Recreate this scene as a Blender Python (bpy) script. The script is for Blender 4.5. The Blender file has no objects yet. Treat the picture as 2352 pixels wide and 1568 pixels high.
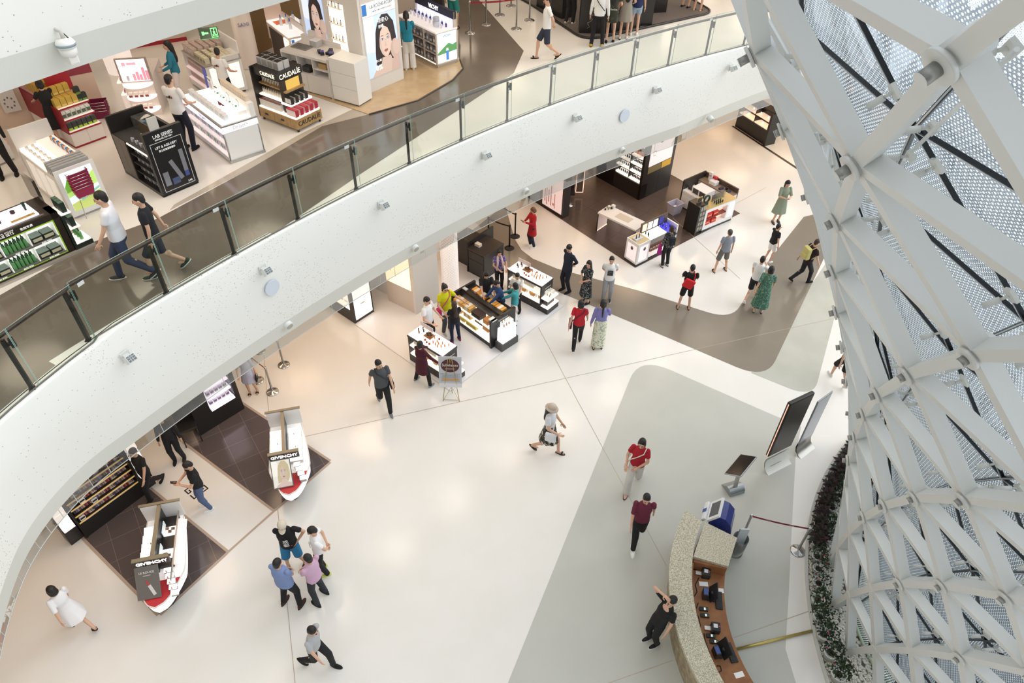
import bpy, bmesh, math, random
from mathutils import Vector, Matrix
from mathutils.geometry import tessellate_polygon
random.seed(7)
SC = bpy.context.scene
COL = SC.collection
PI = math.pi
V = Vector
# ---------------------------------------------------------------- camera
W, H, FPX, HC = 2352, 1568, 1625.7, 14.2
PITCH, ROLL = math.radians(42.76), math.radians(1.547)
FW = V((0, math.cos(PITCH), -math.sin(PITCH)))
UP0 = V((0, math.sin(PITCH), math.cos(PITCH)))
RT = V((1, 0, 0))*math.cos(ROLL) + UP0*math.sin(ROLL)
UP = UP0*math.cos(ROLL) - V((1, 0, 0))*math.sin(ROLL)
CAM = V((0, 0, HC))
F2 = 6.2           # level of the upper shop floor
def G(p, z=0.0):
    """point of the level z under a direction measured in the photograph"""
    d = RT*((p[0]-W/2)/FPX) - UP*((p[1]-H/2)/FPX) + FW
    q = CAM + d*((z-HC)/d.z)
    return V((q.x, q.y, z))
OX, OY = (0, 580, 1160, 1752), (0, 390, 780, 1168)
def T(c, r, x, y): return (OX[c]+x/3.92, OY[r]+y/3.92)
cam = bpy.data.cameras.new('camera')
cam.sensor_width = 36; cam.lens = FPX/W*36; cam.clip_start = 0.05; cam.clip_end = 500
co = bpy.data.objects.new('camera', cam); COL.objects.link(co)
M3 = Matrix((RT, UP, -FW)).transposed()
co.matrix_world = Matrix.Translation(CAM) @ M3.to_4x4()
SC.camera = co
# ---------------------------------------------------------------- materials
def lin(c):
    c = c/255.0
    return c/12.92 if c <= 0.04045 else ((c+0.055)/1.055)**2.4
def rgb(*c):
    if len(c) == 1 and isinstance(c[0], str):
        h = c[0]; c = tuple(int(h[i:i+2], 16) for i in (0, 2, 4))
    return tuple(lin(x) for x in c)+(1.0,)
MATS = {}
def M(hexc, rough=0.5, metal=0.0, emit=0.0, alpha=1.0, key=None, coat=0.0):
    k = (hexc, rough, metal, emit, alpha, coat)
    if k in MATS: return MATS[k]
    m = bpy.data.materials.new('finish_'+hexc); m.use_nodes = True
    b = m.node_tree.nodes['Principled BSDF']
    c = rgb(hexc)
    b.inputs['Base Color'].default_value = c
    b.inputs['Roughness'].default_value = rough
    b.inputs['Metallic'].default_value = metal
    if coat: b.inputs['Coat Weight'].default_value = coat
    if emit:
        b.inputs['Emission Color'].default_value = c
        b.inputs['Emission Strength'].default_value = emit
    MATS[k] = m
    return m
class NT:
    """short-hand for node trees"""
    def __init__(s, name):
        s.m = bpy.data.materials.new(name); s.m.use_nodes = True
        s.t = s.m.node_tree; s.b = s.t.nodes['Principled BSDF']; s.out = s.t.nodes['Material Output']
    def n(s, typ, **kw):
        x = s.t.nodes.new(typ)
        for k, v in kw.items():
            if k.startswith('i_'):
                kk = k[2:]; x.inputs[int(kk) if kk.isdigit() else kk.replace('_', ' ')].default_value = v
            else: setattr(x, k, v)
        return x
    def l(s, a, b): s.t.links.new(a, b)
    def ramp(s, fac, stops, interp='LINEAR'):
        r = s.n('ShaderNodeValToRGB'); r.color_ramp.interpolation = interp
        e = r.color_ramp.elements
        while len(e) < len(stops): e.new(0.5)
        for i, (p, c) in enumerate(stops): e[i].position = p; e[i].color = c
        s.l(fac, r.inputs['Fac']); return r
    def math(s, op, a, b=None):
        x = s.n('ShaderNodeMath', operation=op)
        for i, v in enumerate((a, b)):
            if v is None: continue
            if isinstance(v, (int, float)): x.inputs[i].default_value = v
            else: s.l(v, x.inputs[i])
        return x.outputs[0]
def speckle(name, c1, c2, scale=40, rough=0.4, lo=.4, hi=.6, bump=0, coord='Object', detail=3, spec=.5):
    t = NT(name); tc = t.n('ShaderNodeTexCoord'); nz = t.n('ShaderNodeTexNoise')
    nz.inputs['Scale'].default_value = scale; nz.inputs['Detail'].default_value = detail
    t.l(tc.outputs[coord], nz.inputs['Vector'])
    r = t.ramp(nz.outputs['Fac'], [(lo, rgb(c1)), (hi, rgb(c2))])
    t.l(r.outputs['Color'], t.b.inputs['Base Color']); t.b.inputs['Roughness'].default_value = rough
    t.b.inputs['Specular IOR Level'].default_value = spec
    if bump:
        bp = t.n('ShaderNodeBump', i_Strength=bump, i_Distance=.02)
        t.l(nz.outputs['Fac'], bp.inputs['Height']); t.l(bp.outputs['Normal'], t.b.inputs['Normal'])
    return t.m
def thin_glass(name, tint='f4faf7', gloss=.08, haze=0.0, rough=.02, fk=.9):
    """clear pane: mostly lets light through, reflects a little"""
    t = NT(name); t.t.nodes.remove(t.b)
    tr = t.n('ShaderNodeBsdfTransparent'); tr.inputs['Color'].default_value = rgb(tint)
    gl = t.n('ShaderNodeBsdfGlossy'); gl.inputs['Roughness'].default_value = rough
    lw = t.n('ShaderNodeLayerWeight', i_Blend=.25)
    f = t.math('MULTIPLY_ADD', lw.outputs['Fresnel'], fk); f.node.inputs[2].default_value = gloss
    mx = t.n('ShaderNodeMixShader'); t.l(f, mx.inputs[0]); t.l(tr.outputs[0], mx.inputs[1]); t.l(gl.outputs[0], mx.inputs[2])
    last = mx.outputs[0]
    if haze:
        df = t.n('ShaderNodeBsdfDiffuse'); df.inputs['Color'].default_value = rgb('ffffff')
        m2 = t.n('ShaderNodeMixShader', i_0=haze); t.l(last, m2.inputs[1]); t.l(df.outputs[0], m2.inputs[2]); last = m2.outputs[0]
    t.l(last, t.out.inputs['Surface'])
    return t.m
# ---------------------------------------------------------------- mesh builder
class MB:
    def __init__(s): s.bm = bmesh.new(); s.k = 0; s.T = Matrix.Identity(4); s.sm = False
    def f(s, vs):
        try: fc = s.bm.faces.new(vs)
        except ValueError: return None
        fc.material_index = s.k; fc.smooth = s.sm; return fc
    def v(s, p): return s.bm.verts.new(s.T @ V(p))
    def box(s, x0, x1, y0, y1, z0, z1, tx=0, ty=0):
        """tx, ty shrink the top"""
        q = [s.v(p) for p in ((x0, y0, z0), (x1, y0, z0), (x1, y1, z0), (x0, y1, z0), (x0+tx, y0+ty, z1), (x1-tx, y0+ty, z1), (x1-tx, y1-ty, z1), (x0+tx, y1-ty, z1))]
        for i in ((3, 2, 1, 0), (4, 5, 6, 7), (0, 1, 5, 4), (1, 2, 6, 5), (2, 3, 7, 6), (3, 0, 4, 7)): s.f([q[j] for j in i])
        return s
    def rbox(s, x0, x1, y0, y1, z0, z1, b=.01):
        """box with bevelled edges"""
        tmp = bmesh.new(); m = MB.__new__(MB); m.bm = tmp; m.k = s.k; m.T = s.T; m.sm = False
        m.box(x0, x1, y0, y1, z0, z1)
        bmesh.ops.bevel(tmp, geom=tmp.edges[:], offset=b, segments=2, affect='EDGES', profile=.6)
        s.join(tmp); return s
    def join(s, tmp):
        mp = {}
        for v in tmp.verts: mp[v] = s.bm.verts.new(v.co)
        for fc in tmp.faces:
            x = s.f([mp[v] for v in fc.verts])
            if x: x.smooth = fc.smooth; x.material_index = s.k
        tmp.free()
    def ring(s, c, ax, r, n, ry=None, u=None):
        ax = V(ax).normalized()
        if u is None: u = ax.orthogonal().normalized()
        w = ax.cross(u)
        ry = r if ry is None else ry
        return [s.v(V(c)+u*(math.cos(2*PI*i/n)*r)+w*(math.sin(2*PI*i/n)*ry)) for i in range(n)]
    def loft(s, rings, cap0=True, cap1=True, closed=True):
        n = len(rings[0])
        for a, b in zip(rings, rings[1:]):
            for i in range(n if closed else n-1):
                s.f([a[i], a[(i+1) % n], b[(i+1) % n], b[i]])
        if cap0: s.f(rings[0][::-1])
        if cap1: s.f(rings[-1])
        return s
    def cyl(s, p, q, r, r2=None, n=12, caps=True):
        p, q = V(p), V(q); ax = q-p
        if ax.length < 1e-6: return s
        u = ax.orthogonal().normalized()
        o = s.sm; a = s.ring(p, ax, r, n, u=u); b = s.ring(q, ax, r if r2 is None else r2, n, u=u)
        s.sm = n > 6; s.loft([a, b], False, False); s.sm = False
        if caps: s.f(a[::-1]); s.f(b)
        s.sm = o; return s
    def tube(s, pts, r, n=8, closed=False):
        pts = [V(p) for p in pts]; N = len(pts); rings = []; u = None
        for i in range(N):
            if closed: d = pts[(i+1) % N]-pts[i-1]
            else: d = pts[min(i+1, N-1)]-pts[max(i-1, 0)]
            d.normalize()
            if u is None: u = d.orthogonal().normalized()
            u = (u-d*u.dot(d)).normalized()
            rr = r[i] if isinstance(r, (list, tuple)) else r
            rings.append(s.ring(pts[i], d, rr, n, u=u))
        o = s.sm; s.sm = True
        if closed: rings.append(rings[0]); s.loft(rings, False, False)
        else: s.loft(rings)
        s.sm = o; return s
    def prism(s, poly, z0, z1, top=None):
        top = top or poly
        a = [s.v((p[0], p[1], z0)) for p in poly]; b = [s.v((p[0], p[1], z1)) for p in top]
        n = len(poly)
        for i in range(n): s.f([a[i], a[(i+1) % n], b[(i+1) % n], b[i]])
        for tri in tessellate_polygon([[V((p[0], p[1], 0)) for p in top]]): s.f([b[j] for j in tri])
        for tri in tessellate_polygon([[V((p[0], p[1], 0)) for p in poly]]): s.f([a[j] for j in tri][::-1])
        return s
    def flat(s, poly):
        vs = [s.v(p) for p in poly]
        for tri in tessellate_polygon([[V((p[0], p[1], 0)) for p in poly]]): s.f([vs[j] for j in tri])
        return s
    def quad(s, *pts): s.f([s.v(p) for p in pts]); return s
    def lathe(s, prof, c=(0, 0, 0), n=16, smooth=True):
        rings = [[s.v((c[0]+r*math.cos(2*PI*i/n), c[1]+r*math.sin(2*PI*i/n), c[2]+z)) for i in range(n)] for r, z in prof]
        o = s.sm; s.sm = smooth; s.loft(rings); s.sm = o; return s
    def ell(s, c, r, rot=None, n=12, m=8):
        c = V(c); rings = []
        for j in range(1, m):
            a = PI*j/m-PI/2
            row = []
            for i in range(n):
                p = V((r[0]*math.cos(a)*math.cos(2*PI*i/n), r[1]*math.cos(a)*math.sin(2*PI*i/n), r[2]*math.sin(a)))
                if rot: p = rot @ p
                row.append(s.v(c+p))
            rings.append(row)
        o = s.sm; s.sm = True; s.loft(rings, False, False)
        for row, sg in ((rings[0], -1), (rings[-1], 1)):
            p = V((0, 0, sg*r[2])); p = rot @ p if rot else p
            t = s.v(c+p)
            for i in range(n): s.f([row[i], row[(i+1) % n], t] if sg > 0 else [row[(i+1) % n], row[i], t])
        s.sm = o; return s
    def caps(s, p, q, r, r2, n=10):
        """tapered limb with round ends"""
        p, q = V(p), V(q); d = (q-p)
        if d.length < 1e-6: return s
        d.normalize(); u = d.orthogonal().normalized(); rings = []
        for a in (-75, -40, 0): rings.append(s.ring(p+d*(r*math.sin(math.radians(a))), d, r*math.cos(math.radians(a)), n, u=u))
        for a in (0, 40, 75): rings.append(s.ring(q+d*(r2*math.sin(math.radians(a))), d, r2*math.cos(math.radians(a)), n, u=u))
        o = s.sm; s.sm = True; s.loft(rings); s.sm = o; return s
    def mesh(s, name, mats, fix=True):
        if fix: bmesh.ops.recalc_face_normals(s.bm, faces=s.bm.faces[:])
        me = bpy.data.meshes.new(name); s.bm.to_mesh(me); s.bm.free()
        for m in (mats if isinstance(mats, (list, tuple)) else [mats]): me.materials.append(m)
        return me
    def build(s, name, mats, parent=None, loc=None, rz=0, fix=True):
        o = bpy.data.objects.new(name, s.mesh(name, mats, fix)); COL.objects.link(o)
        if parent is not None: o.parent = parent
        if loc is not None: o.location = loc
        if rz: o.rotation_euler.z = rz
        return o
def tag(o, label=None, cat=None, group=None, kind=None):
    if label: o['label'] = label
    if cat: o['category'] = cat
    if group: o['group'] = group
    if kind: o['kind'] = kind
    return o
def empty(name, loc=(0, 0, 0), rz=0, label=None, cat=None, group=None):
    o = bpy.data.objects.new(name, None); COL.objects.link(o); o.empty_display_size = .1
    o.location = loc; o.rotation_euler = (0, 0, rz)
    return tag(o, label, cat, group)
def struct(o, label=None): return tag(o, label, None, None, 'structure')
def dup(o, parent=None):
    c = o.copy(); COL.objects.link(c); c.parent = parent
    for ch in list(o.children): dup(ch, c)
    return c
def frame(a, b, z):
    """base point, heading and length of a front edge seen in the photo from pixel a to pixel b"""
    A, B = G(a, z), G(b, z); d = B-A
    return A, math.atan2(d.y, d.x), d.length
TXT = {}
def text(name, s, size, mat, parent, loc, rot=(PI/2, 0, 0), depth=.004, align='CENTER', sx=1.0, bold=0.0):
    c = bpy.data.curves.new(name, 'FONT'); c.body = s; c.size = size; c.extrude = depth; c.align_x = align; c.align_y = 'CENTER'; c.resolution_u = 2; c.offset = bold
    o = bpy.data.objects.new('tmp', c); COL.objects.link(o)
    me = bpy.data.meshes.new_from_object(o.evaluated_get(bpy.context.evaluated_depsgraph_get()))
    COL.objects.unlink(o); bpy.data.objects.remove(o)
    me.materials.clear(); me.materials.append(mat)
    t = bpy.data.objects.new(name, me); COL.objects.link(t); t.parent = parent; t.location = loc; t.rotation_euler = rot; t.scale = (sx, 1, 1)
    return t
ORD = ['first', 'second', 'third', 'fourth', 'fifth', 'sixth', 'seventh', 'eighth', 'ninth', 'tenth', 'eleventh', 'twelfth', 'thirteenth', 'fourteenth', 'fifteenth', 'sixteenth']
# ================================================================ the setting
WHITE = M('efeeea', .35)
CREAM = speckle('floor_cream_stone', 'e9e6e0', 'ebe8e3', 1.2, .16)
GREY = speckle('floor_pale_grey_stone', 'c0c0b8', 'c3c3bb', 1.0, .2)
BROWN = speckle('floor_taupe_stone', '857c70', '887f73', 1.0, .2)
BROWN2 = speckle('floor_dark_taupe_stone', '6f665d', '746b61', 1.0, .13)
WHITE_FLOOR = speckle('floor_white_stone', 'edece9', 'f2f1ee', 1.2, .14)
def tiles(name, c1, c2, size, rough, mortar, ang=0.0, gap=.012):
    t = NT(name); tc = t.n('ShaderNodeTexCoord'); mp = t.n('ShaderNodeMapping'); mp.inputs['Rotation'].default_value = (0, 0, ang)
    br = t.n('ShaderNodeTexBrick', offset=0.0); br.inputs['Scale'].default_value = 1
    br.inputs['Color1'].default_value = rgb(c1); br.inputs['Color2'].default_value = rgb(c2); br.inputs['Mortar'].default_value = rgb(mortar)
    br.inputs['Mortar Size'].default_value = gap; br.inputs['Brick Width'].default_value = size; br.inputs['Row Height'].default_value = size
    t.l(tc.outputs['Object'], mp.inputs['Vector']); t.l(mp.outputs['Vector'], br.inputs['Vector'])
    t.l(br.outputs['Color'], t.b.inputs['Base Color']); t.b.inputs['Roughness'].default_value = rough
    return t.m
def plate(poly, z, mat, name='floor', label=None, th=None):
    b = MB()
    if th: b.prism([(p[0], p[1]) for p in poly], z-th, z)
    else: b.flat([(p[0], p[1], z) for p in poly])
    o = b.build(name, mat); return struct(o, label)
def rnd(poly, spec):
    """rounds the corners named in spec {index: cut length}"""
    out = []; n = len(poly)
    for i, p in enumerate(poly):
        p = V((p[0], p[1], 0))
        if i not in spec: out.append(p); continue
        a, b = V((*poly[i-1][:2], 0)), V((*poly[(i+1) % n][:2], 0)); c = spec[i]
        p0 = p+(a-p).normalized()*c; p1 = p+(b-p).normalized()*c
        for k in range(9):
            t = k/8; out.append(p0*(1-t)**2+p*2*t*(1-t)+p1*t*t)
    return out
# ground floor
b = MB(); b.flat([(-45, -12, 0), (40, -12, 0), (40, 60, 0), (-45, 60, 0)])
struct(b.build('floor', CREAM), 'pale cream stone floor of the ground level')
g = lambda *p: [G(q) for q in p]
R1 = g((1150, 1610), (1468, 818), (1760, 946), (1840, 980), (1828, 1040), (1820, 1180), (1812, 1350), (1804, 1490), (1835, 1590), (1840, 1610))
plate(rnd(R1, {1: 1.0, 8: .4}), .003, GREY, label='pale grey inlaid floor field around the stone desk')
R2 = g((1050, 556), (1160, 470), (1182, 548), (1198, 574), (1224, 594), (1280, 617), (1466, 667), (1680, 734), (1763, 602), (1846, 498), (1960, 470), (1893, 592), (1760, 872), (1545, 780), (1287, 672), (1140, 600))
plate(rnd(R2, {7: .75, 12: .9}), .003, BROWN, label='taupe inlaid floor band curving past the boutiques')
R3 = g((1893, 592), (1918, 724), (1868, 912), (1719, 853), (1745, 862), (1786, 790))
R3 = g((1900, 600), (1930, 690), (1918, 724), (1868, 914), (1725, 856))
plate(rnd(R3, {3: .7}), .0025, speckle('floor_light_taupe_stone', 'b9b9ae', 'c0c0b6', 1.0, .2), label='light grey floor wedge beyond the taupe band')
# joints between the big slabs
def joint(a, b_, z=0.005, w=.012, mat=None):
    A, B = G(a, z), G(b_, z); d = (B-A).normalized(); n = V((-d.y, d.x, 0))*w/2
    o = MB().quad(A-n, B-n, B+n, A+n).build('trim_1', mat or M('b9ab98', .5)); struct(o)
for a, b_ in (((700, 1002), (1300, 868)), ((1300, 868), (1915, 731)), ((1237, 752), (1385, 1029)), ((1385, 1029), (1531, 1299)), ((1398, 1568), (1545, 1516)), ((1686, 1464), (1860, 1402)), ((638, 1170), (681, 1600)), ((606, 815), (617, 945)), ((1545, 500), (1700, 640)), ((1620, 505), (1760, 430))):
    joint(a, b_)
# curve of the atrium edge (rail side T, lower lip B), from the right to the left
CC, CR = V((29.57, -13.85, 0)), 42.7
def arc(th, r=CR, z=0): return V((CC.x+r*math.cos(th), CC.y+r*math.sin(th), z))
def cat(pts, n=5):
    out = []
    for i in range(1, len(pts)-2):
        p0, p1, p2, p3 = [V((*p, 0)) for p in pts[i-1:i+3]]
        for k in range(n):
            t = k/n
            out.append(.5*((2*p1)+(p2-p0)*t+(2*p0-5*p1+4*p2-p3)*t*t+(3*p1-p0-3*p2+p3)*t**3))
    out.append(V((*pts[-2], 0))); return out
ths = [math.radians(92+i) for i in range(57)]
arcp = [arc(t) for t in ths]
T_ = arcp + cat([(-6.2, 9.4), (-6.85, 8.25), (-7.3, 7.1), (-7.55, 6.2), (-7.65, 5.4), (-7.55, 4.5), (-7.25, 3.5), (-6.7, 2.3), (-5.9, 1.0), (-4.8, -.3), (-3.4, -1.5), (-1.8, -2.4), (0, -3)])
B_ = [arc(t, CR+max(0, 125-math.degrees(t))*.11) for t in ths] + cat([(-6.2, 9.4), (-6.9, 8.35), (-7.4, 7.5), (-7.66, 6.7), (-7.73, 5.95), (-7.62, 5.2), (-7.4, 4.45), (-6.95, 3.3), (-6.2, 1.9), (-5.1, .4), (-3.7, -.9), (-2.0, -1.9), (0, -2.6)])
EDGE_T, EDGE_B = list(T_), list(B_)
MID = V((12, 0, 0))
def out(p, d):
    q = (V((p.x, p.y, 0))-CC) if p.y > 8.3 else (V((p.x, p.y, 0))-V((3, 5, 0)))
    return V((p.x, p.y, 0))+q.normalized()*d
def perf():
    """white cladding pierced by small holes, crowded in blob-shaped patches"""
    t = NT('perforated_white_cladding'); uv = t.n('ShaderNodeUVMap')
    nz = t.n('ShaderNodeTexNoise', i_Scale=.75, i_Detail=.5); t.l(uv.outputs[0], nz.inputs['Vector'])
    blob = t.math('GREATER_THAN', nz.outputs['Fac'], .6)
    cols = []
    for sc, rad, keep in ((13.5, .115, .95), (27, .2, .95)):
        vo = t.n('ShaderNodeTexVoronoi', i_Scale=sc); vo.inputs['Randomness'].default_value = .85; t.l(uv.outputs[0], vo.inputs['Vector'])
        dot = t.math('LESS_THAN', vo.outputs['Distance'], rad)
        sp = t.n('ShaderNodeSeparateColor'); t.l(vo.outputs['Color'], sp.inputs[0])
        k = t.math('LESS_THAN', sp.outputs[0], keep)
        cols.append(t.math('MULTIPLY', dot, k))
    nz2 = t.n('ShaderNodeTexNoise', i_Scale=.35, i_Detail=2.0); t.l(uv.outputs[0], nz2.inputs['Vector'])
    present = t.math('GREATER_THAN', nz2.outputs['Fac'], .2)
    dense = t.math('MULTIPLY', cols[1], blob)
    sparse = t.math('MULTIPLY', cols[0], present)
    tot = t.math('MAXIMUM', dense, sparse)
    mx = t.n('ShaderNodeMix', data_type='RGBA'); mx.inputs[6].default_value = rgb('f0f0eb'); mx.inputs[7].default_value = rgb('b5b0a0')
    t.l(tot, mx.inputs[0]); t.l(mx.outputs[2], t.b.inputs['Base Color']); t.b.inputs['Roughness'].default_value = .4
    return t.m
PERF = perf(); LIP = M('dcddd6', .45)
def band(ztop, name):
    """the curved balcony front: sloped perforated face, lip, under-edge"""
    bm = bmesh.new(); uvl = bm.loops.layers.uv.new('UVMap')
    rows = []
    u = 0; us = []
    for i, p in enumerate(T_):
        if i: u += (T_[i]-T_[i-1]).length
        us.append(u)
        a = V((p.x, p.y, 0)); q = V((B_[i].x, B_[i].y, 0))
        mid = out(q, -.1)
        prof = [(out(a, .12), ztop), (out(a, -.02), ztop), (out(a, -.05), ztop-.05), (a*.5+mid*.5, ztop-1.0), (mid, ztop-2.02), (out(q, -.09), ztop-2.06), (q, ztop-2.44), (out(q, .1), ztop-2.47), (out(q, 1.2), ztop-2.42)]
        rows.append([bm.verts.new((w.x, w.y, z)) for w, z in prof])
    for i in range(len(rows)-1):
        for j in range(len(rows[0])-1):
            f = bm.faces.new([rows[i][j], rows[i+1][j], rows[i+1][j+1], rows[i][j+1]])
            f.material_index = 1 if j >= 4 else 0; f.smooth = 1 <= j <= 3
            for lp, (a, z) in zip(f.loops, ((i, j), (i+1, j), (i+1, j+1), (i, j+1))): lp[uvl].uv = (us[a]*.9+ztop, rows[a][z].co.z)
    me = bpy.data.meshes.new(name); bm.to_mesh(me); bm.free(); me.materials.append(PERF); me.materials.append(LIP)
    o = bpy.data.objects.new(name, me); COL.objects.link(o); return o
struct(band(F2, 'wall_balcony'), 'curved white perforated balcony front of the upper shop floor')
struct(band(F2+6.47, 'wall_upper_balcony'), 'perforated white balcony front of the floor above')
def slab(z, mat, name, d0=.1, up=True):
    bm = MB(); a = [out(p, d0) for p in T_]; far = []
    for p in T_:
        q = V((p.x, p.y, 0))-MID; far.append(MID+q.normalized()*(q.length+34))
    ra = [bm.v((p.x, p.y, z)) for p in a]; rf = [bm.v((p.x, p.y, z)) for p in far]
    for i in range(len(ra)-1): bm.f([ra[i], ra[i+1], rf[i+1], rf[i]])
    return struct(bm.build(name, mat))
slab(F2, CREAM, 'floor')['label'] = 'pale stone floor of the upper shop level'
CEIL = M('d9d4cc', .8)
slab(F2-2.4, CEIL, 'ceiling', .6); slab(F2+6.47-2.4, CEIL, 'ceiling', .6); slab(F2+6.47, M('e8e6e0', .5), 'floor')
# unseen back walls far under both floors, built to stop sky light leaking in
def ringwall(z0, z1, d, mat, name):
    bm = MB(); pts = []
    for p in T_:
        q = V((p.x, p.y, 0))-MID; pts.append(MID+q.normalized()*(q.length+d))
    a = [bm.v((p.x, p.y, z0)) for p in pts]; c = [bm.v((p.x, p.y, z1)) for p in pts]
    for i in range(len(a)-1): bm.f([a[i], a[i+1], c[i+1], c[i]])
    return struct(bm.build(name, mat))
ringwall(0, F2-2.4, 21, M('d8c8b8', .6), 'wall_back'); ringwall(F2, F2+4.07, 26, M('c9b7a4', .6), 'wall_back')
# upper floor inlays
u = lambda *p: [G(q, F2) for q in p]
railarc = [arc(t, CR+.14) for t in [math.radians(x*.5) for x in range(2*139, 2*150)]]
left_in = [out(p, .14) for p in T_[57:75]]
P1 = u((628, 537)) + [p for p in railarc if p.x < G((640, 530), F2).x-.05] + left_in[2:] + u((-330, 820), (0, 678), (214, 556), (362, 502), (571, 390), (740, 290), (850, 262), (950, 215), (1042, 178), (1062, 158), (1053, 130), (1052, 0), (1050, -60), (1068, -60), (1100, 0), (1203, 117), (1180, 168), (1065, 245), (835, 395))
plate(P1, F2+.004, BROWN2, label='dark taupe floor band following the glass balustrade')
P2 = u((560, 395), (571, 390), (740, 290), (850, 262), (812, 250), (690, 308), (400, 470), (390, 483))
plate(P2, F2+.0045, speckle('floor_mid_taupe', 'b6aca0', 'bdb4a8', 1, .15), label='lighter taupe strip of upper floor')
b = MB()
# glass balustrade: posts, panes, handrail
bases = [(1707, 101), (1625, 125), (1541, 150), (1457, 176), (1369, 206), (1276, 242), (1178, 280), (1070, 322), (953, 376), (829, 433), (690, 498), (546, 578), (393, 668), (228, 783), (43, 917)]
pth = []
for q in bases:
    p = G(q, F2)-CC; pth.append(math.atan2(p.y, p.x))
lastp = G(bases[-1], F2)
GLASS = thin_glass('balustrade_glass', 'e6eeea', .03, 0, .02, .16)
EDGE = M('9fc0b4', .2)
DARK = M('2b2724', .45, .3)
RAILW = M('3d2c25', .3)
def cpt(i, f, off):   # point along the balustrade run
    t = pth[i]+(pth[i+1]-pth[i])*f if i+1 < len(pth) else pth[i]
    return t
def onrail(th, off):
    p = arc(th)
    if p.y < 8.35:   # the left end follows the tighter curve
        s = (math.radians(148.5)-th)*-CR
        acc = 0
        for k in range(56, len(T_)-1):
            d = (T_[k+1]-T_[k]).length
            if acc+d >= s: return out(T_[k].lerp(T_[k+1], (s-acc)/d), off)
            acc += d
    return arc(th, CR+off)
pth = pth[:-1]+[pth[-2]+.0352, pth[-2]+.0705, pth[-2]+.106]
names = ['rightmost'] + ORD[1:]
n_p = len(pth)
for i, th in enumerate(pth):
    c = onrail(th, .06); c2 = onrail(th+.001, .1); d = (c2-c).normalized(); nrm = V((-d.y, d.x, 0))
    if nrm.dot(c-V((10, 2, 0))) < 0: nrm = -nrm
    rz = math.atan2(d.y, d.x)
    root = empty('railing_post', (c.x, c.y, F2), rz, 'dark flat steel balustrade post, %s counted from the right end' % (ORD[i] if i < 16 else ORD[15]), 'railing post', 'balustrade posts')
    m = MB(); m.box(.035, .09, .0, .075, 0, .98); m.box(.02, .11, -.0, .1, 0, .012); m.build('bar', DARK, root)
    m = MB(); m.rbox(-.045, .02, -.075, -.02, .76, .93, .006); m.box(.0, .06, -.04, .0, .83, .88); m.build('clamp', M('1d1b1a', .4), root)
    m = MB(); m.cyl((.06, .04, .97), (.06, .04, 1.0), .02, n=8); m.build('bracket', DARK, root)
    if i < n_p-1:
        m = MB(); m.k = 0
        ts = [th+(pth[i+1]-th)*f for f in (.0, .25, .5, .75, .99)]
        pts = [onrail(t, .015) for t in ts]
        lo = [m.v((p.x, p.y, F2+.01)) for p in pts]; hi = [m.v((p.x, p.y, F2+1.15)) for p in pts]
        for k in range(4): m.f([lo[k], lo[k+1], hi[k+1], hi[k]])
        root = m.build('glass_panel', GLASS, fix=False)
        tag(root, 'clear glass balustrade pane, %s counted from the right end' % ORD[i], 'glass panel', 'balustrade panes')
        m = MB(); m.tube([(p.x, p.y, F2+1.15) for p in pts], .0045, 4); m.cyl((pts[0].x, pts[0].y, F2-.02), (pts[0].x, pts[0].y, F2+1.15), .0045, n=4); m.cyl((pts[-1].x, pts[-1].y, F2-.02), (pts[-1].x, pts[-1].y, F2+1.15), .004, n=4)
        m.build('polished_edge', EDGE, root)
        if i % 2 == 1:
            c = onrail(th+.003, .005); d = (onrail(th+.006, .005)-c).normalized()
            q = [c+d*x+V((0, 0, F2+z)) for x, z in ((.02, 1.02), (.14, 1.02), (.14, 1.09), (.02, 1.09))]
            MB().quad(*q).build('notice', M('cfd5d2', .5), root)
m = MB(); hp = []
t = math.radians(112)
while t < pth[-1]: hp.append(onrail(t, .16)+V((0, 0, F2+1.0))); t += .012
m.tube(hp, .034, 10); tag(m.build('handrail', RAILW), 'dark brown round handrail running along the glass balustrade', 'handrail')
m = MB(); tp = [onrail(math.radians(112)+k*.012, .02) for k in range(62)]
m.tube([p+V((0, 0, F2+.012)) for p in tp], .014, 6); struct(m.build('trim_2', M('6d6a66', .4, .5)))
# hanging smoke screen of glass under the lip
SCREEN = thin_glass('smoke_screen_glass', 'd3d6d4', .03, .03, .02, .22)
for nm, zt, rr in (('window_1', F2-2.44, (0, 200)),):
    m = MB(); pts = [out(p, .16) for p in B_]
    for k in range(10, len(pts)-6):
        a, c = pts[k], pts[k+1]
        m.quad((a.x, a.y, zt-.42), (c.x, c.y, zt-.42), (c.x, c.y, zt+.02), (a.x, a.y, zt+.02))
    o = struct(m.build(nm, SCREEN, fix=False), 'glass smoke screen hanging under the balcony edge')
    m = MB(); m.tube([(p.x, p.y, zt-.42) for p in pts[10:-6]], .009, 5)
    for k in range(10, len(pts)-6, 2):
        p = pts[k]; m.cyl((p.x, p.y, zt-.42), (p.x, p.y, zt), .006, n=4)
    m.build('edge_strip', M('cfd3d0', .3), o)
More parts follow.
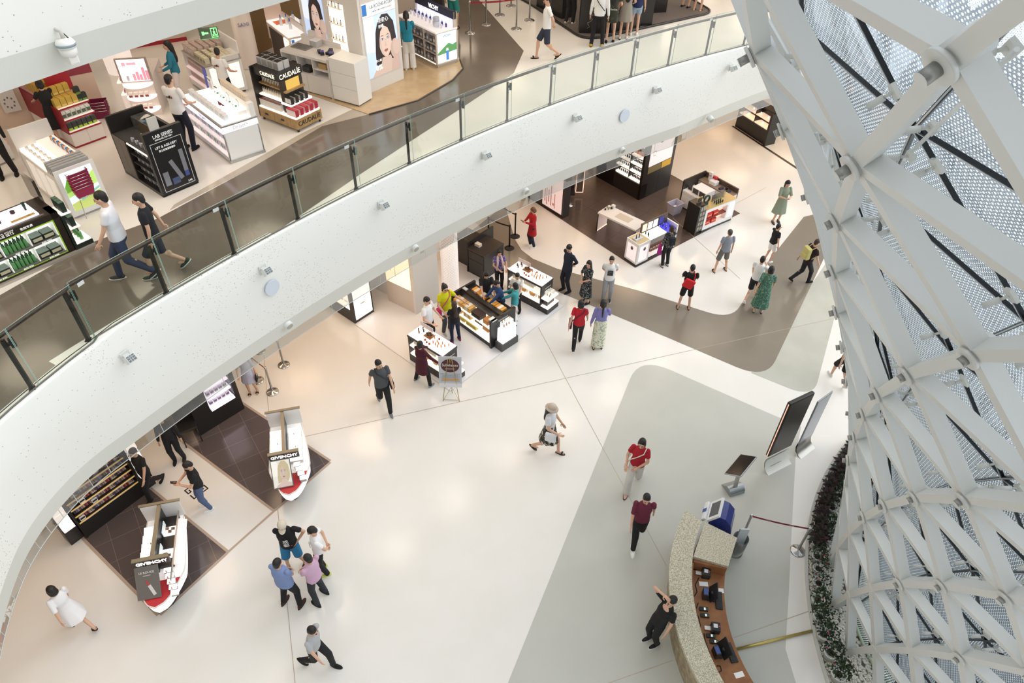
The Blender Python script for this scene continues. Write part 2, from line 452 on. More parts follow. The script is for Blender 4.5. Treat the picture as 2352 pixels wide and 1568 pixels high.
# flood lights and discs painted as projected light spots on the balcony front
FLB = M('dcdedb', .4); GRL = M('6f7679', .5)
for i, q in enumerate([(262, 803), (572, 600), (849, 455), (1092, 345), (1298, 258), (1481, 194), (1647, 140)]):
    c = G(q, F2-.55); th = math.atan2(c.y-CC.y, c.x-CC.x); cc = arc(th, CR-.06, F2-.55)
    if cc.y < 9: cc = V((-6.62, 8.62, F2-.55))
    root = empty('floodlight', cc, th+PI, 'small white square floodlight on the balcony front, %s from the left' % ORD[i], 'floodlight', 'balcony floodlights')
    m = MB(); m.box(0, .1, -.05, .05, -.06, .05); m.box(.0, .02, -.08, .08, -.1, .1)
    m.T = Matrix.Translation((.13, 0, 0)) @ Matrix.Rotation(math.radians(50), 4, 'Y')
    m.rbox(-.07, .07, -.085, .085, -.06, .09, .012); m.build('housing', FLB, root)
    m = MB(); m.T = Matrix.Translation((.13, 0, 0)) @ Matrix.Rotation(math.radians(50), 4, 'Y')
    m.box(-.055, .055, -.07, .07, .088, .096)
    m.k = 1
    for k in (-.03, .01): m.box(-.055, .055, k, k+.012, .094, .1); m.box(k, k+.012, -.07, .07, .094, .1)
    m.build('louvre', [GRL, M('b7bcbc', .4)], root)
for i, q in enumerate([(1612, 266), (1415, 340), (1198, 436), (943, 566), (640, 735)]):
    c = G(q, F2-2.2); th = math.atan2(c.y-CC.y, c.x-CC.x); cc = arc(th, CR-.08, F2-2.22)
    root = empty('edge_downlight', cc, th+PI, 'white half round downlight under the balcony edge, %s from the right' % ORD[i], 'downlight', 'edge downlights')
    m = MB(); m.cyl((-.1, 0, .1), (.06, 0, .04), .1, n=16); m.build('housing', M('e6e7e2', .4), root)
    m = MB(); m.cyl((.055, 0, .042), (.07, 0, .036), .075, n=16); m.build('lens', M('a9a899', .3), root)
for i, q in enumerate([(625, 660), (1437, 267)]):
    z = F2-1.05; c = G(q, z); th = math.atan2(c.y-CC.y, c.x-CC.x)
    root = empty('light_spot_disc', arc(th, CR-.075, z), th+PI, 'pale blue disc painted as a projected light spot on the balcony front, %s one' % ('left' if i == 0 else 'right'), 'round patch')
    m = MB(); m.cyl((0, 0, 0), (.03, 0, .0), .17 if i == 0 else .19, n=28); m.build('disc', M('d5dde8', .5), root)
# ================================================================ glazed steel funnel
AX = V((11.038, 6.864, 0)); NS = 26; DP = 2*PI/NS; PH0 = 2.7792
RL = [4.153, 4.391, 4.673, 5.025, 5.448, 5.955, 6.543, 7.211, 7.984, 8.812, 9.61, 10.46, 11.35]
ZL = [0, 1.406, 2.717, 4.027, 5.324, 6.608, 7.853, 9.132, 10.445, 11.658, 12.912, 14.15, 15.35]
def nang(c, l): return PH0+DP*(c-3)+.5*DP*l
def nrm(c, l):
    a = nang(c, l); i0, i1 = max(l-1, 0), min(l+1, 12)
    dr, dz = RL[i1]-RL[i0], ZL[i1]-ZL[i0]
    return V((math.cos(a)*dz, math.sin(a)*dz, -dr)).normalized()
def node(c, l, off=0):
    a = nang(c, l); return AX+V((RL[l]*math.cos(a), RL[l]*math.sin(a), ZL[l]))+nrm(c, l)*off
STEEL = M('dfe0dc', .38)
def beam(m, p, q, n, w=.115, d0=.0, d1=-.165):
    p, q = V(p), V(q); d = (q-p).normalized(); t = d.cross(n).normalized(); n = t.cross(d).normalized()
    if n.dot(V(n)) < 0: n = -n
    a = [m.v(p+t*s+n*o) for s, o in ((-w/2, d0), (w/2, d0), (w/2, d1), (-w/2, d1))]
    b = [m.v(q+t*s+n*o) for s, o in ((-w/2, d0), (w/2, d0), (w/2, d1), (-w/2, d1))]
    for i in range(4): m.f([a[i], a[(i+1) % 4], b[(i+1) % 4], b[i]])
    m.f(a[::-1]); m.f(b)
mem = []
for l in range(0, 13):
    for c in range(NS):
        if l >= 1: mem.append(((c, l), (c+1, l)))
        if l < 12:
            mem.append(((c, l), (c, l+1))); mem.append(((c, l), (c-1, l+1)))
def inview(p):
    d = p-CAM; w = d.dot(FW)
    if w < .5: return False
    x, y = W/2+FPX*d.dot(RT)/w, H/2-FPX*d.dot(UP)/w
    return -150 < x < W+150 and -150 < y < H+150
def facing(p): return (p-AX-V((0, 0, p.z))).dot(V((CAM.x-AX.x, CAM.y-AX.y, 0))) > -8
def mkey(mm):
    p = (node(*mm[0])+node(*mm[1]))/2
    return ((p-CAM).length if inview(p) and facing(p) else 100+(p-CAM).length)
mem.sort(key=mkey)
dg = empty('steel_lattice', AX, 0, 'white steel diagrid of the flaring glazed funnel rising from the pebble bed', 'steel lattice')
far = MB()
def seg(m, mm):
    p, q = node(*mm[0]), node(*mm[1]); n = (nrm(*mm[0])+nrm(*mm[1])).normalized()
    beam(m, p-AX, q-AX, n)
for i, mm in enumerate(mem):
    if i < 100:
        m = MB(); seg(m, mm); m.build('beam', STEEL, dg)
    elif mkey(mm) < 100: seg(far, mm)
o = far.build('far_beams', STEEL, dg); o['kind'] = 'stuff'
nd = [(c, l) for l in range(1, 13) for c in range(NS)]
nd.sort(key=lambda x: ((node(*x)-CAM).length if inview(node(*x)) else 100+(node(*x)-CAM).length))
CAPM = M('a3a39f', .35, .5)
for i, x in enumerate(nd[:56]):
    n = nrm(*x); p = node(*x)-AX
    m = MB(); m.cyl(p-n*.21, p+n*.01, .085, n=14)
    if x[1] >= 3: m.cyl(p+n*.015, p+n*.045, .105, n=28)
    o = m.build('node_disc', STEEL, dg)
    if x[1] >= 3:
        m = MB(); m.cyl(p+n*.045, p+n*(.135 if x[1] > 8 else .1), .042, n=18); m.build('pin_cap', CAPM, o)
        m = MB(); m.cyl(p+n*(.135 if x[1] > 8 else .1), p+n*(.14 if x[1] > 8 else .105), .044, n=18); m.build('pin_face', STEEL, o)
# glass skin
def frit():
    t = NT('dotted_facade_glass'); t.t.nodes.remove(t.b); uv = t.n('ShaderNodeUVMap')
    mp = t.n('ShaderNodeMapping'); mp.inputs['Rotation'].default_value = (0, 0, math.radians(45)); t.l(uv.outputs[0], mp.inputs['Vector'])
    dots = []
    for off, th in ((0, .25), (.5, .15)):
        m2 = t.n('ShaderNodeMapping'); m2.inputs['Location'].default_value = (off, off, 0); m2.inputs['Scale'].default_value = (23, 23, 23)
        t.l(mp.outputs[0], m2.inputs['Vector'])
        vo = t.n('ShaderNodeTexVoronoi', i_Scale=1.0); vo.inputs['Randomness'].default_value = 0; vo.voronoi_dimensions = '2D'
        t.l(m2.outputs[0], vo.inputs['Vector']); dots.append(t.math('LESS_THAN', vo.outputs['Distance'], th))
    f = t.math('MAXIMUM', dots[0], dots[1])
    tr = t.n('ShaderNodeBsdfTransparent'); tr.inputs['Color'].default_value = rgb('cbd3dc')
    gl = t.n('ShaderNodeBsdfGlossy'); gl.inputs['Roughness'].default_value = .03; gl.inputs['Color'].default_value = rgb('d5dade')
    lw = t.n('ShaderNodeLayerWeight', i_Blend=.3)
    fr = t.math('MULTIPLY_ADD', lw.outputs['Fresnel'], .8); fr.node.inputs[2].default_value = .05
    mx = t.n('ShaderNodeMixShader'); t.l(fr, mx.inputs[0]); t.l(tr.outputs[0], mx.inputs[1]); t.l(gl.outputs[0], mx.inputs[2])
    df = t.n('ShaderNodeBsdfDiffuse'); df.inputs['Color'].default_value = rgb('f4f7f7')
    tl = t.n('ShaderNodeBsdfTranslucent'); tl.inputs['Color'].default_value = rgb('f4f7f7')
    ad = t.n('ShaderNodeMixShader', i_0=.5); t.l(df.outputs[0], ad.inputs[1]); t.l(tl.outputs[0], ad.inputs[2])
    m2 = t.n('ShaderNodeMixShader'); t.l(f, m2.inputs[0]); t.l(mx.outputs[0], m2.inputs[1]); t.l(ad.outputs[0], m2.inputs[2])
    t.l(m2.outputs[0], t.out.inputs['Surface']); return t.m
GO = -.52
bm = bmesh.new(); uvl = bm.loops.layers.uv.new('UVMap'); vv = {}
def gv(c, l):
    k = (c, l)
    if k not in vv: vv[k] = bm.verts.new(node(c, l, GO)-AX)
    return vv[k]
for l in range(0, 12):
    for c in range(NS+l):
        for tri in (((c, l), (c+1, l), (c, l+1)), ((c, l+1), (c+1, l), (c+1, l+1))):
            if tri[0][0]-tri[0][1]*0 >= NS+0: continue
            try: f = bm.faces.new([gv(*k) for k in tri])
            except ValueError: continue
            q = [gv(*k).co for k in tri]; eu = (q[1]-q[0]).normalized(); ev = (q[2]-q[0]); ev = (ev-eu*ev.dot(eu)).normalized()
            for lp, k in zip(f.loops, tri): w_ = gv(*k).co-q[0]; lp[uvl].uv = (w_.dot(eu), w_.dot(ev))
me = bpy.data.meshes.new('window_2'); bm.to_mesh(me); bm.free(); me.materials.append(frit())
gw = bpy.data.objects.new('window_2', me); COL.objects.link(gw); gw.location = AX; struct(gw, 'dotted glass skin inside the white steel lattice')
MUL = M('23272a', .25, .4); ARM = M('d9d9d2', .4); SILV = M('c9ccce', .25, .9)
mulf = MB(); k = 0
for mm in mem:
    p, q = node(*mm[0], GO+.04)-AX, node(*mm[1], GO+.04)-AX; n = (nrm(*mm[0])+nrm(*mm[1])).normalized()
    key = mkey(mm)
    if key > 100: continue
    if k < 60:
        m = MB(); beam(m, p, q, n, .03, .022, -.012); o = m.build('mullion', MUL, gw)
        m = MB(); beam(m, p+n*.026, q+n*.026, n, .012, .004, -.004); m.build('mullion_highlight', SILV, o)  # silver strip stands in for the highlight reflected along the mullion
    else: beam(mulf, p, q, n, .03, .022, -.012)
    k += 1
if len(mulf.bm.verts): mulf.build('far_mullions', MUL, gw)['kind'] = 'stuff'
# arms that hold the skin, and thin tie rods
ka = 0; armf = MB()
for mm in mem:
    if mkey(mm) > 16: continue
    if mm[0][1] == mm[1][1]: continue
    for t in (.17, .83):
        a = node(*mm[0], -.26).lerp(node(*mm[1], -.26), t)-AX; e = node(*mm[0], GO+.08).lerp(node(*mm[1], GO+.08), t)-AX
        n = (nrm(*mm[0])+nrm(*mm[1])).normalized(); d = (node(*mm[1])-node(*mm[0])).normalized(); s = d.cross(n)
        e2 = e+s*.1
        m = MB() if ka < 90 else armf
        m.cyl(a, a.lerp(e2, .6), .026, n=10); m.cyl(a.lerp(e2, .6), e2, .012, n=8)
        beam(m, e2-d*.06, e2+d*.06, n, .085, .022, -.01)
        if ka < 90: m.build('glazing_arm', ARM, dg)
        ka += 1
if len(armf.bm.verts): armf.build('far_glazing_arms', ARM, dg)['kind'] = 'stuff'
kr = 0
for mm in mem:
    if mm[0][1] == mm[1][1] or mkey(mm) > 18: continue
    if mm[1][0] != mm[0][0]: continue
    n = (nrm(*mm[0])+nrm(*mm[1])).normalized(); d = (node(*mm[1])-node(*mm[0])).normalized(); s = d.cross(n)
    p, q = node(*mm[0], -.33)+s*.14+d*.1-AX, node(*mm[1], -.33)+s*.14-d*.1-AX
    m = MB(); m.cyl(p, q, .014, n=8); m.build('tie_rod', M('e9eae6', .35), dg); kr += 1
    if kr > 60: break
# base: planter kerb, pebble bed, grating
PC, PR = V((14.5, 6.06, 0)), 8.18
ka = [PC+V((PR*math.cos(t), PR*math.sin(t), 0)) for t in [math.radians(118+i*2) for i in range(56)]]
kb = [PC+V(((PR-.06)*math.cos(t), (PR-.06)*math.sin(t), 0)) for t in [math.radians(118+i*2) for i in range(56)]]
m = MB(); r0 = [[m.v((p.x, p.y, z)) for p in ka] for z in (0, .06)]; r1 = [[m.v((p.x, p.y, z)) for p in kb] for z in (.06, 0)]
for A, B in ((r0[0], r0[1]), (r0[1], r1[0]), (r1[0], r1[1])):
    for i in range(len(A)-1): m.f([A[i], A[i+1], B[i+1], B[i]])
struct(m.build('trim_3', M('cfcfc9', .4)), 'thin white kerb round the pebble bed')
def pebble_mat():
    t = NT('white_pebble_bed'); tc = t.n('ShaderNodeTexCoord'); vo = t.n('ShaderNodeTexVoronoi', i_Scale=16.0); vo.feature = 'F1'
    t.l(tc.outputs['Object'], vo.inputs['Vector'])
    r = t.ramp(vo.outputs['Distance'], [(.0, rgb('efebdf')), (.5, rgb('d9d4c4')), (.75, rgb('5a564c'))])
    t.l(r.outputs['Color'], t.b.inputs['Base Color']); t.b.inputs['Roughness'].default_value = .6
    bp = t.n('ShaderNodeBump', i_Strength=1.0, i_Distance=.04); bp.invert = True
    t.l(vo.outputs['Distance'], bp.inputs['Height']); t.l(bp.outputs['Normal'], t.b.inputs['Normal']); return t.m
ring_in = [AX+V((3.75*math.cos(t), 3.75*math.sin(t), 0)) for t in [math.radians(100+i*3) for i in range(60)]]
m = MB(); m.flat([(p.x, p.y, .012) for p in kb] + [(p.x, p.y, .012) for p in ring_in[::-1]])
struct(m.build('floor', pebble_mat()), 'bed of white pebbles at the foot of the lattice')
# loose pebbles on top of the bed near the kerb: too many to count
bm = MB(); rr = random.Random(3)
for i in range(5200):
    a = rr.uniform(math.radians(140), math.radians(232)); ro = rr.uniform(3.85, 5.4)
    p = AX+V((ro*math.cos(a), ro*math.sin(a), 0))
    if (p-PC).length > PR-.1: continue
    s = rr.uniform(.012, .022); bm.ell((p.x, p.y, .012+s*.4), (s*rr.uniform(1, 1.5), s, s*.7), Matrix.Rotation(rr.uniform(0, 6), 3, 'Z'), 6, 4)
tag(bm.build('pebbles', M('e8e4d8', .6), fix=False), 'loose white pebbles filling the planter bed', 'pebbles', None, 'stuff')
m = MB(); m.flat([(AX.x+3.75*math.cos(i*PI/24), AX.y+3.75*math.sin(i*PI/24), .02) for i in range(48)])
struct(m.build('floor', M('6a7276', .5)), 'grey ground inside the funnel')
for i in range(46):
    a = math.radians(150+i*2)
    if i % 2: continue
m = MB()
for i in range(150):
    a = math.radians(140+i*.7); c, s = math.cos(a), math.sin(a)
    m.T = Matrix.Translation((AX.x, AX.y, 0)) @ Matrix.Rotation(a, 4, 'Z'); m.box(3.3, 3.72, -.008, .008, .02, .05)
tag(m.build('floor_grating', M('c5cdbf', .5, .3)), 'curved metal floor grating just inside the funnel glass', 'grating')
m = MB(); P = [AX+V((3.74*math.cos(math.radians(140+i*3)), 3.74*math.sin(math.radians(140+i*3)), .04)) for i in range(36)]; m.tube(P, .03, 6)
struct(m.build('trim_4', M('b9c4a9', .4)))
# ================================================================ people
DG = bpy.context.evaluated_depsgraph_get
def fuse(m, vox=.013, smooth=6, extra=None):
    """runs overlapping volumes together into one continuous skin; EXTRA is joined on afterwards"""
    me = m.mesh('t', M('cccccc'), fix=False)
    o = bpy.data.objects.new('t', me); COL.objects.link(o)
    r = o.modifiers.new('r', 'REMESH'); r.mode = 'VOXEL'; r.voxel_size = vox; r.use_smooth_shade = True
    s = o.modifiers.new('s', 'SMOOTH'); s.factor = .5; s.iterations = smooth
    ne = bpy.data.meshes.new_from_object(o.evaluated_get(DG()))
    bpy.data.objects.remove(o); bpy.data.meshes.remove(me)
    if extra is not None:
        bm = bmesh.new(); bm.from_mesh(ne); tmp = bpy.data.meshes.new('t2'); extra.bm.to_mesh(tmp); extra.bm.free(); bm.from_mesh(tmp)
        bm.to_mesh(ne); bm.free(); bpy.data.meshes.remove(tmp)
    for p in ne.polygons: p.use_smooth = True
    return ne
def put(name, me, mat, parent):
    me.materials.clear(); me.materials.append(mat); me.name = name
    o = bpy.data.objects.new(name, me); COL.objects.link(o); o.parent = parent; return o
def ik(a, b, l1, l2, hint):
    d = b-a; L = d.length; mx = (l1+l2)*.995
    if L > mx: b = a+d*(mx/L); d = b-a; L = mx
    L = max(L, abs(l1-l2)+.02)
    x = (l1*l1-l2*l2+L*L)/(2*L); hgt = math.sqrt(max(l1*l1-x*x, 0)); dn = d.normalized()
    hp = (hint-dn*hint.dot(dn)); hp = hp.normalized() if hp.length > 1e-4 else dn.orthogonal()
    return a+dn*x+hp*hgt, b
ARMS = {'down': ((.27, .04, .76), (.3, -1, 0)), 'back': ((.05, -.19, .95), (1, -.4, -.2)), 'front': ((.045, .2, .98), (1, -.4, 0)),
        'phone': ((.05, .31, 1.16), (.8, -.2, -1)), 'cross': ((-.07, .15, 1.2), (1, -.1, -.6)), 'hip': ((.19, .03, .98), (1, -.5, 0)),
        'fwd': ((.23, .26, .84), (.2, -1, 0)), 'bwd': ((.27, -.2, .82), (.2, -1, 0)), 'reach': ((.16, .48, 1.05), (.5, -.2, -1)),
        'mouth': ((.04, .16, 1.44), (.7, .3, -1)), 'out': ((.5, .18, 1.0), (.3, -.5, -1)), 'head': ((.12, .13, 1.63), (1, .3, .1)), 'carry': ((.2, .26, 1.0), (.5, -1, -.2))}
SKIN = {k: M(v, .55) for k, v in {'a': 'd9ae93', 'b': 'c99a7c', 'c': 'e4c0a8'}.items()}
HAIRM = {k: M(v, .5) for k, v in {'k': '1a1614', 'b': '3a2a22', 'n': '6b4a32', 'g': '4d4844'}.items()}
def patt(name, c1, c2, c3, scale):
    t = NT(name); tc = t.n('ShaderNodeTexCoord'); vo = t.n('ShaderNodeTexVoronoi', i_Scale=scale); t.l(tc.outputs['Object'], vo.inputs['Vector'])
    nz = t.n('ShaderNodeTexNoise', i_Scale=scale*.7); t.l(tc.outputs['Object'], nz.inputs['Vector'])
    sp = t.n('ShaderNodeSeparateColor'); t.l(vo.outputs['Color'], sp.inputs[0])
    r = t.ramp(sp.outputs[0], [(0, rgb(c1)), (.5, rgb(c1)), (.55, rgb(c2)), (.8, rgb(c3))], 'CONSTANT'); t.l(r.outputs['Color'], t.b.inputs['Base Color']); t.b.inputs['Roughness'].default_value = .8
    return t.m
def stripes(name, c1, c2, scale, axis='X'):
    t = NT(name); tc = t.n('ShaderNodeTexCoord'); w = t.n('ShaderNodeTexWave', i_Scale=scale); w.bands_direction = axis; t.l(tc.outputs['Object'], w.inputs['Vector'])
    r = t.ramp(w.outputs['Fac'], [(.45, rgb(c1)), (.55, rgb(c2))]); t.l(r.outputs['Color'], t.b.inputs['Base Color']); t.b.inputs['Roughness'].default_value = .8
    return t.m
CL = lambda c: M(c, .85)
def hand(m, w, d, palm, s, grip=.5):
    """palm, four fingers of different length with a knuckle bend, and a thumb on the side"""
    d = d.normalized(); nr = palm-d*palm.dot(d); nr.normalize(); sd = d.cross(nr)
    c = w+d*.045
    rot = Matrix((sd, d, nr)).transposed()
    m.ell(c, (.038, .052, .016), rot, 8, 6)
    for i, L in enumerate((.066, .076, .072, .056)):
        b = w+d*.085+sd*((i-1.5)*.019)
        k = b+(d*(1-.3*grip)+nr*.5*grip).normalized()*L*.55
        e = k+(d*(1-grip)+nr*grip).normalized()*L*.5
        m.caps(b-d*.01, k, .009, .0085, 6); m.caps(k, e, .0085, .007, 6)
    b = w+d*.02+sd*(s*-.03); k = b+(d*.6+sd*(-s)*.7+nr*.3).normalized()*.036; e = k+(d*.9+nr*.4).normalized()*.03
    m.caps(b, k, .011, .01, 6); m.caps(k, e, .01, .008, 6)
PEOPLE = {}
def person(key, label, foot, head, face, z=0.0, top='ffffff', sleeve='short', bot=('trousers', '222222'), shoes=('222222', 'shoe'), hair='short', hc='k',
           arms=('down', 'down'), walk=0, fem=False, lean=0, nod=12, turn=0, skin='a', hem=None, stance=.11, hat=None, build=1.0, side=0, glasses=False, height=None):
    P0 = G(foot, z)
    if height is None:
        best = None
        for i in range(60):
            t = 1.4+i*.008; p = P0+V((0, 0, t))-CAM; w = p.dot(FW); x = W/2+FPX*p.dot(RT)/w; y = H/2-FPX*p.dot(UP)/w
            e = abs(y-head[1])+.3*abs(x-head[0])
            if best is None or e < best[0]: best = (e, t)
        height = min(max(best[1], 1.5), 1.8)
    s = height/1.7; root = empty('person', P0, math.radians(face-90), label, 'person'); root.scale = (s, s, s)
    sw = .16 if fem else .178; hw = .085
    L = math.radians(lean); SD = math.radians(side)
    def up(p, z0=.92):
        p = V(p); q = V((p.x, p.y, p.z-z0)); q = Matrix.Rotation(-L, 3, 'X') @ q; q = Matrix.Rotation(SD, 3, 'Y') @ q; return V((q.x, q.y, q.z+z0))
    drop = .035 if walk else 0.0
    hips = [V((sgn*hw, 0, .9-drop)) for sgn in (-1, 1)]
    if walk: fy = {1: (-.33, .27), -1: (.27, -.33)}[walk]; fz = tuple(.195 if y < 0 else .08 for y in fy)
    else: fy = (-.02, .03); fz = (.08, .08)
    ank = [V((sgn*(stance if not walk else .07), fy[i]-.03, fz[i])) for i, sgn in enumerate((-1, 1))]
    kn = []; 
    for i in (0, 1):
        k, a = ik(hips[i], ank[i], .425, .415, V((.0, 1, 0))); kn.append(k); ank[i] = a
    sh = [up((sgn*sw, -.01, 1.385)) for sgn in (-1, 1)]
    el, wr = [], []
    for i, sgn in enumerate((-1, 1)):
        a = arms[i]
        tg, hint = ARMS[a] if isinstance(a, str) else a
        t = V((tg[0]*sgn, tg[1], tg[2])); 
        if a not in ('down', 'fwd', 'bwd'): t = up(t)
        e, w_ = ik(sh[i], t, .285, .255, V((hint[0]*sgn, hint[1], hint[2]))); el.append(e); wr.append(w_)
    nb = up((0, -.015, 1.43)); hcn = up((0, .015, 1.575))
    HR = Matrix.Rotation(math.radians(turn), 3, 'Z') @ Matrix.Rotation(-math.radians(nod)-L, 3, 'X')
    hp = lambda x, y, zz: hcn+HR @ V((x, y, zz))
    b = build
    # --- skin
    m = MB(); m.ell((0, 0, .95), (.13*b, .09*b, .12)); m.ell(up((0, 0, 1.1)), (.115*b, .08*b, .16)); m.ell(up((0, 0, 1.28)), (.13, .085, .15))
    m.caps(up((0, -.015, 1.36)), hp(0, -.015, -.05), .054, .048, 12)
    m.ell(hcn, (.073, .092, .105), HR, 14, 10); m.ell(hp(0, .028, -.055), (.055, .058, .06), HR)
    for i in (0, 1):
        m.caps(sh[i], el[i], .045, .037, 10); m.caps(el[i], wr[i], .037, .026, 10)
        qk = .7 if bot[0] in ('trousers', 'jeans', 'wide') else 1.0
        m.caps(hips[i], kn[i], .075*qk, .05*qk, 10); m.caps(kn[i], ank[i], .05*qk, .036, 10)
        m.ell(kn[i].lerp(ank[i], .3)+V((0, -.015, 0)), (.046*qk, .05*qk, .09))
        m.caps(ank[i]+V((0, -.03, -.04)), ank[i]+V((0, .12, -.055)), .03, .028, 8)
    ex = MB()
    for i, sgn in enumerate((-1, 1)):
        d = (wr[i]-el[i]).normalized(); pm = V((0, -1, -.3)) if arms[i] == 'cross' else (V((-sgn, .1, 0)) if abs(d.z) > .6 else V((0, 0, 1 if arms[i] in ('phone', 'front', 'carry') else -1)))
        hand(ex, wr[i]-d*.005, d, pm, sgn, .55 if arms[i] in ('phone', 'carry', 'front', 'back') else (.8 if arms[i] == 'cross' else .3))
    ex.caps(hp(0, .086, .02), hp(0, .102, -.018), .011, .015, 8)          # nose
    for sgn in (-1, 1): ex.ell(hp(sgn*.076, -.008, -.005), (.01, .022, .032), HR, 8, 6)
    put('body', fuse(m, .0135, 5, ex), SKIN[skin], root)
    # --- face
    for sgn in (-1, 1):
        m = MB(); m.ell(hp(sgn*.03, .083, .008), (.011, .006, .0055), HR, 8, 6); m.build('eye', M('1c1614', .3), root)
        m = MB(); m.caps(hp(sgn*.016, .087, .03), hp(sgn*.044, .077, .03), .0035, .003, 6); m.build('eyebrow', HAIRM['k'], root)
    m = MB(); m.caps(hp(-.018, .088, -.05), hp(.018, .088, -.05), .0075, .0075, 6); m.build('mouth', M('a5635a', .5), root)
    if glasses:
        m = MB(); m.tube([hp(-.06, .075, .012), hp(-.03, .097, .012), hp(.03, .097, .012), hp(.06, .075, .012)], .005, 5); m.build('glasses', M('202020', .3), root)
    # --- hair
    if hair:
        m = MB(); hm = HAIRM[hc]
        if hair == 'short':
            if not hat: m.ell(hp(0, -.024, .038), (.081, .098, .096), HR, 14, 10)
            m.ell(hp(0, -.055, -.015), (.07, .055, .075), HR)
        else:
            if not hat: m.ell(hp(0, -.026, .034), (.086, .1, .102), HR, 14, 10)
            m.ell(hp(0, -.055, -.03), (.078, .06, .09), HR)
            for sgn in (-1, 1): m.caps(hp(sgn*.068, -.005, .02), hp(sgn*.072, -.01, -.075), .028, .022, 8)
            if hair == 'long': m.caps(hp(0, -.065, -.03), up((0, -.105, 1.28)), .08, .055, 12); m.ell(up((0, -.12, 1.25)), (.085, .04, .13))
            if hair == 'bob': m.ell(hp(0, -.04, -.055), (.092, .085, .075), HR)
            if hair == 'pony': m.caps(hp(0, -.11, .03), hp(0, -.14, -.06), .03, .035, 8); m.caps(hp(0, -.14, -.06), up((0, -.15, 1.24)), .035, .018, 8)
            if hair == 'bun': m.ell(hp(0, -.1, .07), (.045, .045, .045), HR)
        put('hair', fuse(m, .012, 4), hm, root)
    if hat:
        kind, c = hat; m = MB(); rings = []
        for zz, r in ((.015, 1.04), (.06, 1.02), (.1, .84), (.125, .5), (.132, .1)):
            rings.append([m.v(hp(.088*r*math.cos(a*PI/8), -.005+.105*r*math.sin(a*PI/8), zz)) for a in range(16)])
        m.sm = True; m.loft(rings); m.sm = False
        ho = m.build('hat', CL(c), root)
        m = MB()
        if kind == 'cap':
            m.loft([[m.v(hp(.07*math.cos(a), .085+.1*math.sin(a)*k, .03-.02*k)) for a in [PI*i/8 for i in range(9)]] for k in (0, 1)], False, False, False)
            m.loft([[m.v(hp(.07*math.cos(a), .085+.1*math.sin(a)*k, .024-.02*k)) for a in [PI*i/8 for i in range(9)]] for k in (0, 1)], False, False, False)
        else:
            m.sm = True
            m.loft([[m.v(hp(.09*r*math.cos(a*PI/10), -.005+.105*r*math.sin(a*PI/10), zz)) for a in range(20)] for r, zz in ((1.0, .03), (1.5, .0), (1.5, -.008), (1.0, .018))], False, False)
        m.build('brim', CL(c), ho)
    # --- upper garment
    mt = top if not isinstance(top, str) else CL(top)
    dress = bot[0] == 'dress'
    hz = hem if hem is not None else (.86 if not dress else .95)
    m = MB()
    def er(c, rx, ry, n=18): return [m.v(V((c.x+rx*math.cos(2*PI*i/n), c.y+ry*math.sin(2*PI*i/n), c.z))) for i in range(n)]
    wa = .142 if fem else .158
    prof = [(hz, .17 if hz > .7 else .2, .125 if hz > .7 else .16), (.97, .168, .122), (1.08, wa, .112), (1.22, .162 if fem else .172, .122+.012*fem), (1.33, .155, .108), (1.40, .11, .08), (1.435, .062, .062)]
    m.loft([er(up((0, .0 if zz < 1.38 else -.012, zz)), rx*b, ry*b) for zz, rx, ry in prof])
    for i in (0, 1):
        shp = sh[i]
        if sleeve == 'none': m.caps(shp, shp.lerp(el[i], .1), .055, .05, 10); continue
        f = {'short': .62, 'half': .95, 'long': 1, 'cap': .35}[sleeve]
        e = shp.lerp(el[i], f); r1 = .062 if sleeve == 'short' else .055
        m.caps(shp, shp.lerp(el[i], .2), .057, .057, 12); m.cyl(shp, e, .057, r1-.003, 12)
        if sleeve == 'long': m.caps(shp, el[i], .06, .05, 10); m.caps(el[i], el[i].lerp(wr[i], .93), .05, .038, 10)
    if not dress: put('top', fuse(m, .0135, 6), mt, root)
    # --- lower garment
    k, c = bot[0], bot[1] or '222222'; mb_ = c if not isinstance(c, str) else CL(c)
    if k in ('trousers', 'shorts', 'wide', 'jeans'):
        m2 = MB(); m2.ell((0, 0, .95-drop*.5), (.158*b, .113*b, .11)); m2.ell((0, -.01, .87-drop), (.155*b, .11*b, .09))
        for i in (0, 1):
            if k == 'shorts':
                e = hips[i].lerp(kn[i], bot[2] if len(bot) > 2 else .9); m2.caps(hips[i], hips[i].lerp(kn[i], .5), .092*b, .088*b, 12); m2.cyl(hips[i], e, .095*b, .087*b, 12)
            else:
                w2 = .07 if k == 'trousers' else (.085 if k == 'wide' else .066); w3 = .056 if k == 'trousers' else (.095 if k == 'wide' else .05)
                m2.caps(hips[i], kn[i], .092*b, w2*1.05, 12); m2.caps(kn[i], kn[i].lerp(ank[i], .5), w2*1.05, (w2+w3)/2, 12); m2.cyl(kn[i], ank[i]+V((0, 0, -.02)), w2, w3, 12)
        put('shorts' if k == 'shorts' else 'trousers', fuse(m2, .0135, 5), mb_, root)
    else:
        m2 = m if dress else MB()
        hz2 = bot[2] if len(bot) > 2 else .5; wd_ = bot[3] if len(bot) > 3 else .24
        cy = (fy[0]+fy[1])*.5
        def er2(zz, rx, ry, y=0, n=24, wv=0.0): return [m2.v((rx*(1+wv*math.cos(8*2*PI*i/n))*math.cos(2*PI*i/n), y+ry*(1+wv*math.cos(8*2*PI*i/n))*math.sin(2*PI*i/n), zz)) for i in range(n)]
        sp = .1 if walk else 0
        m2.loft([er2(1.06, wa+.003, .115), er2(.95, .172, .128), er2((.95+hz2)/2, (.18+wd_)/2, .14+sp*.5, 0, 24, .02), er2(hz2, wd_, wd_*.75+sp, cy*.3, 24, .04)])
        put('dress' if dress else 'skirt', fuse(m2, .0135, 4), mt if dress else mb_, root)
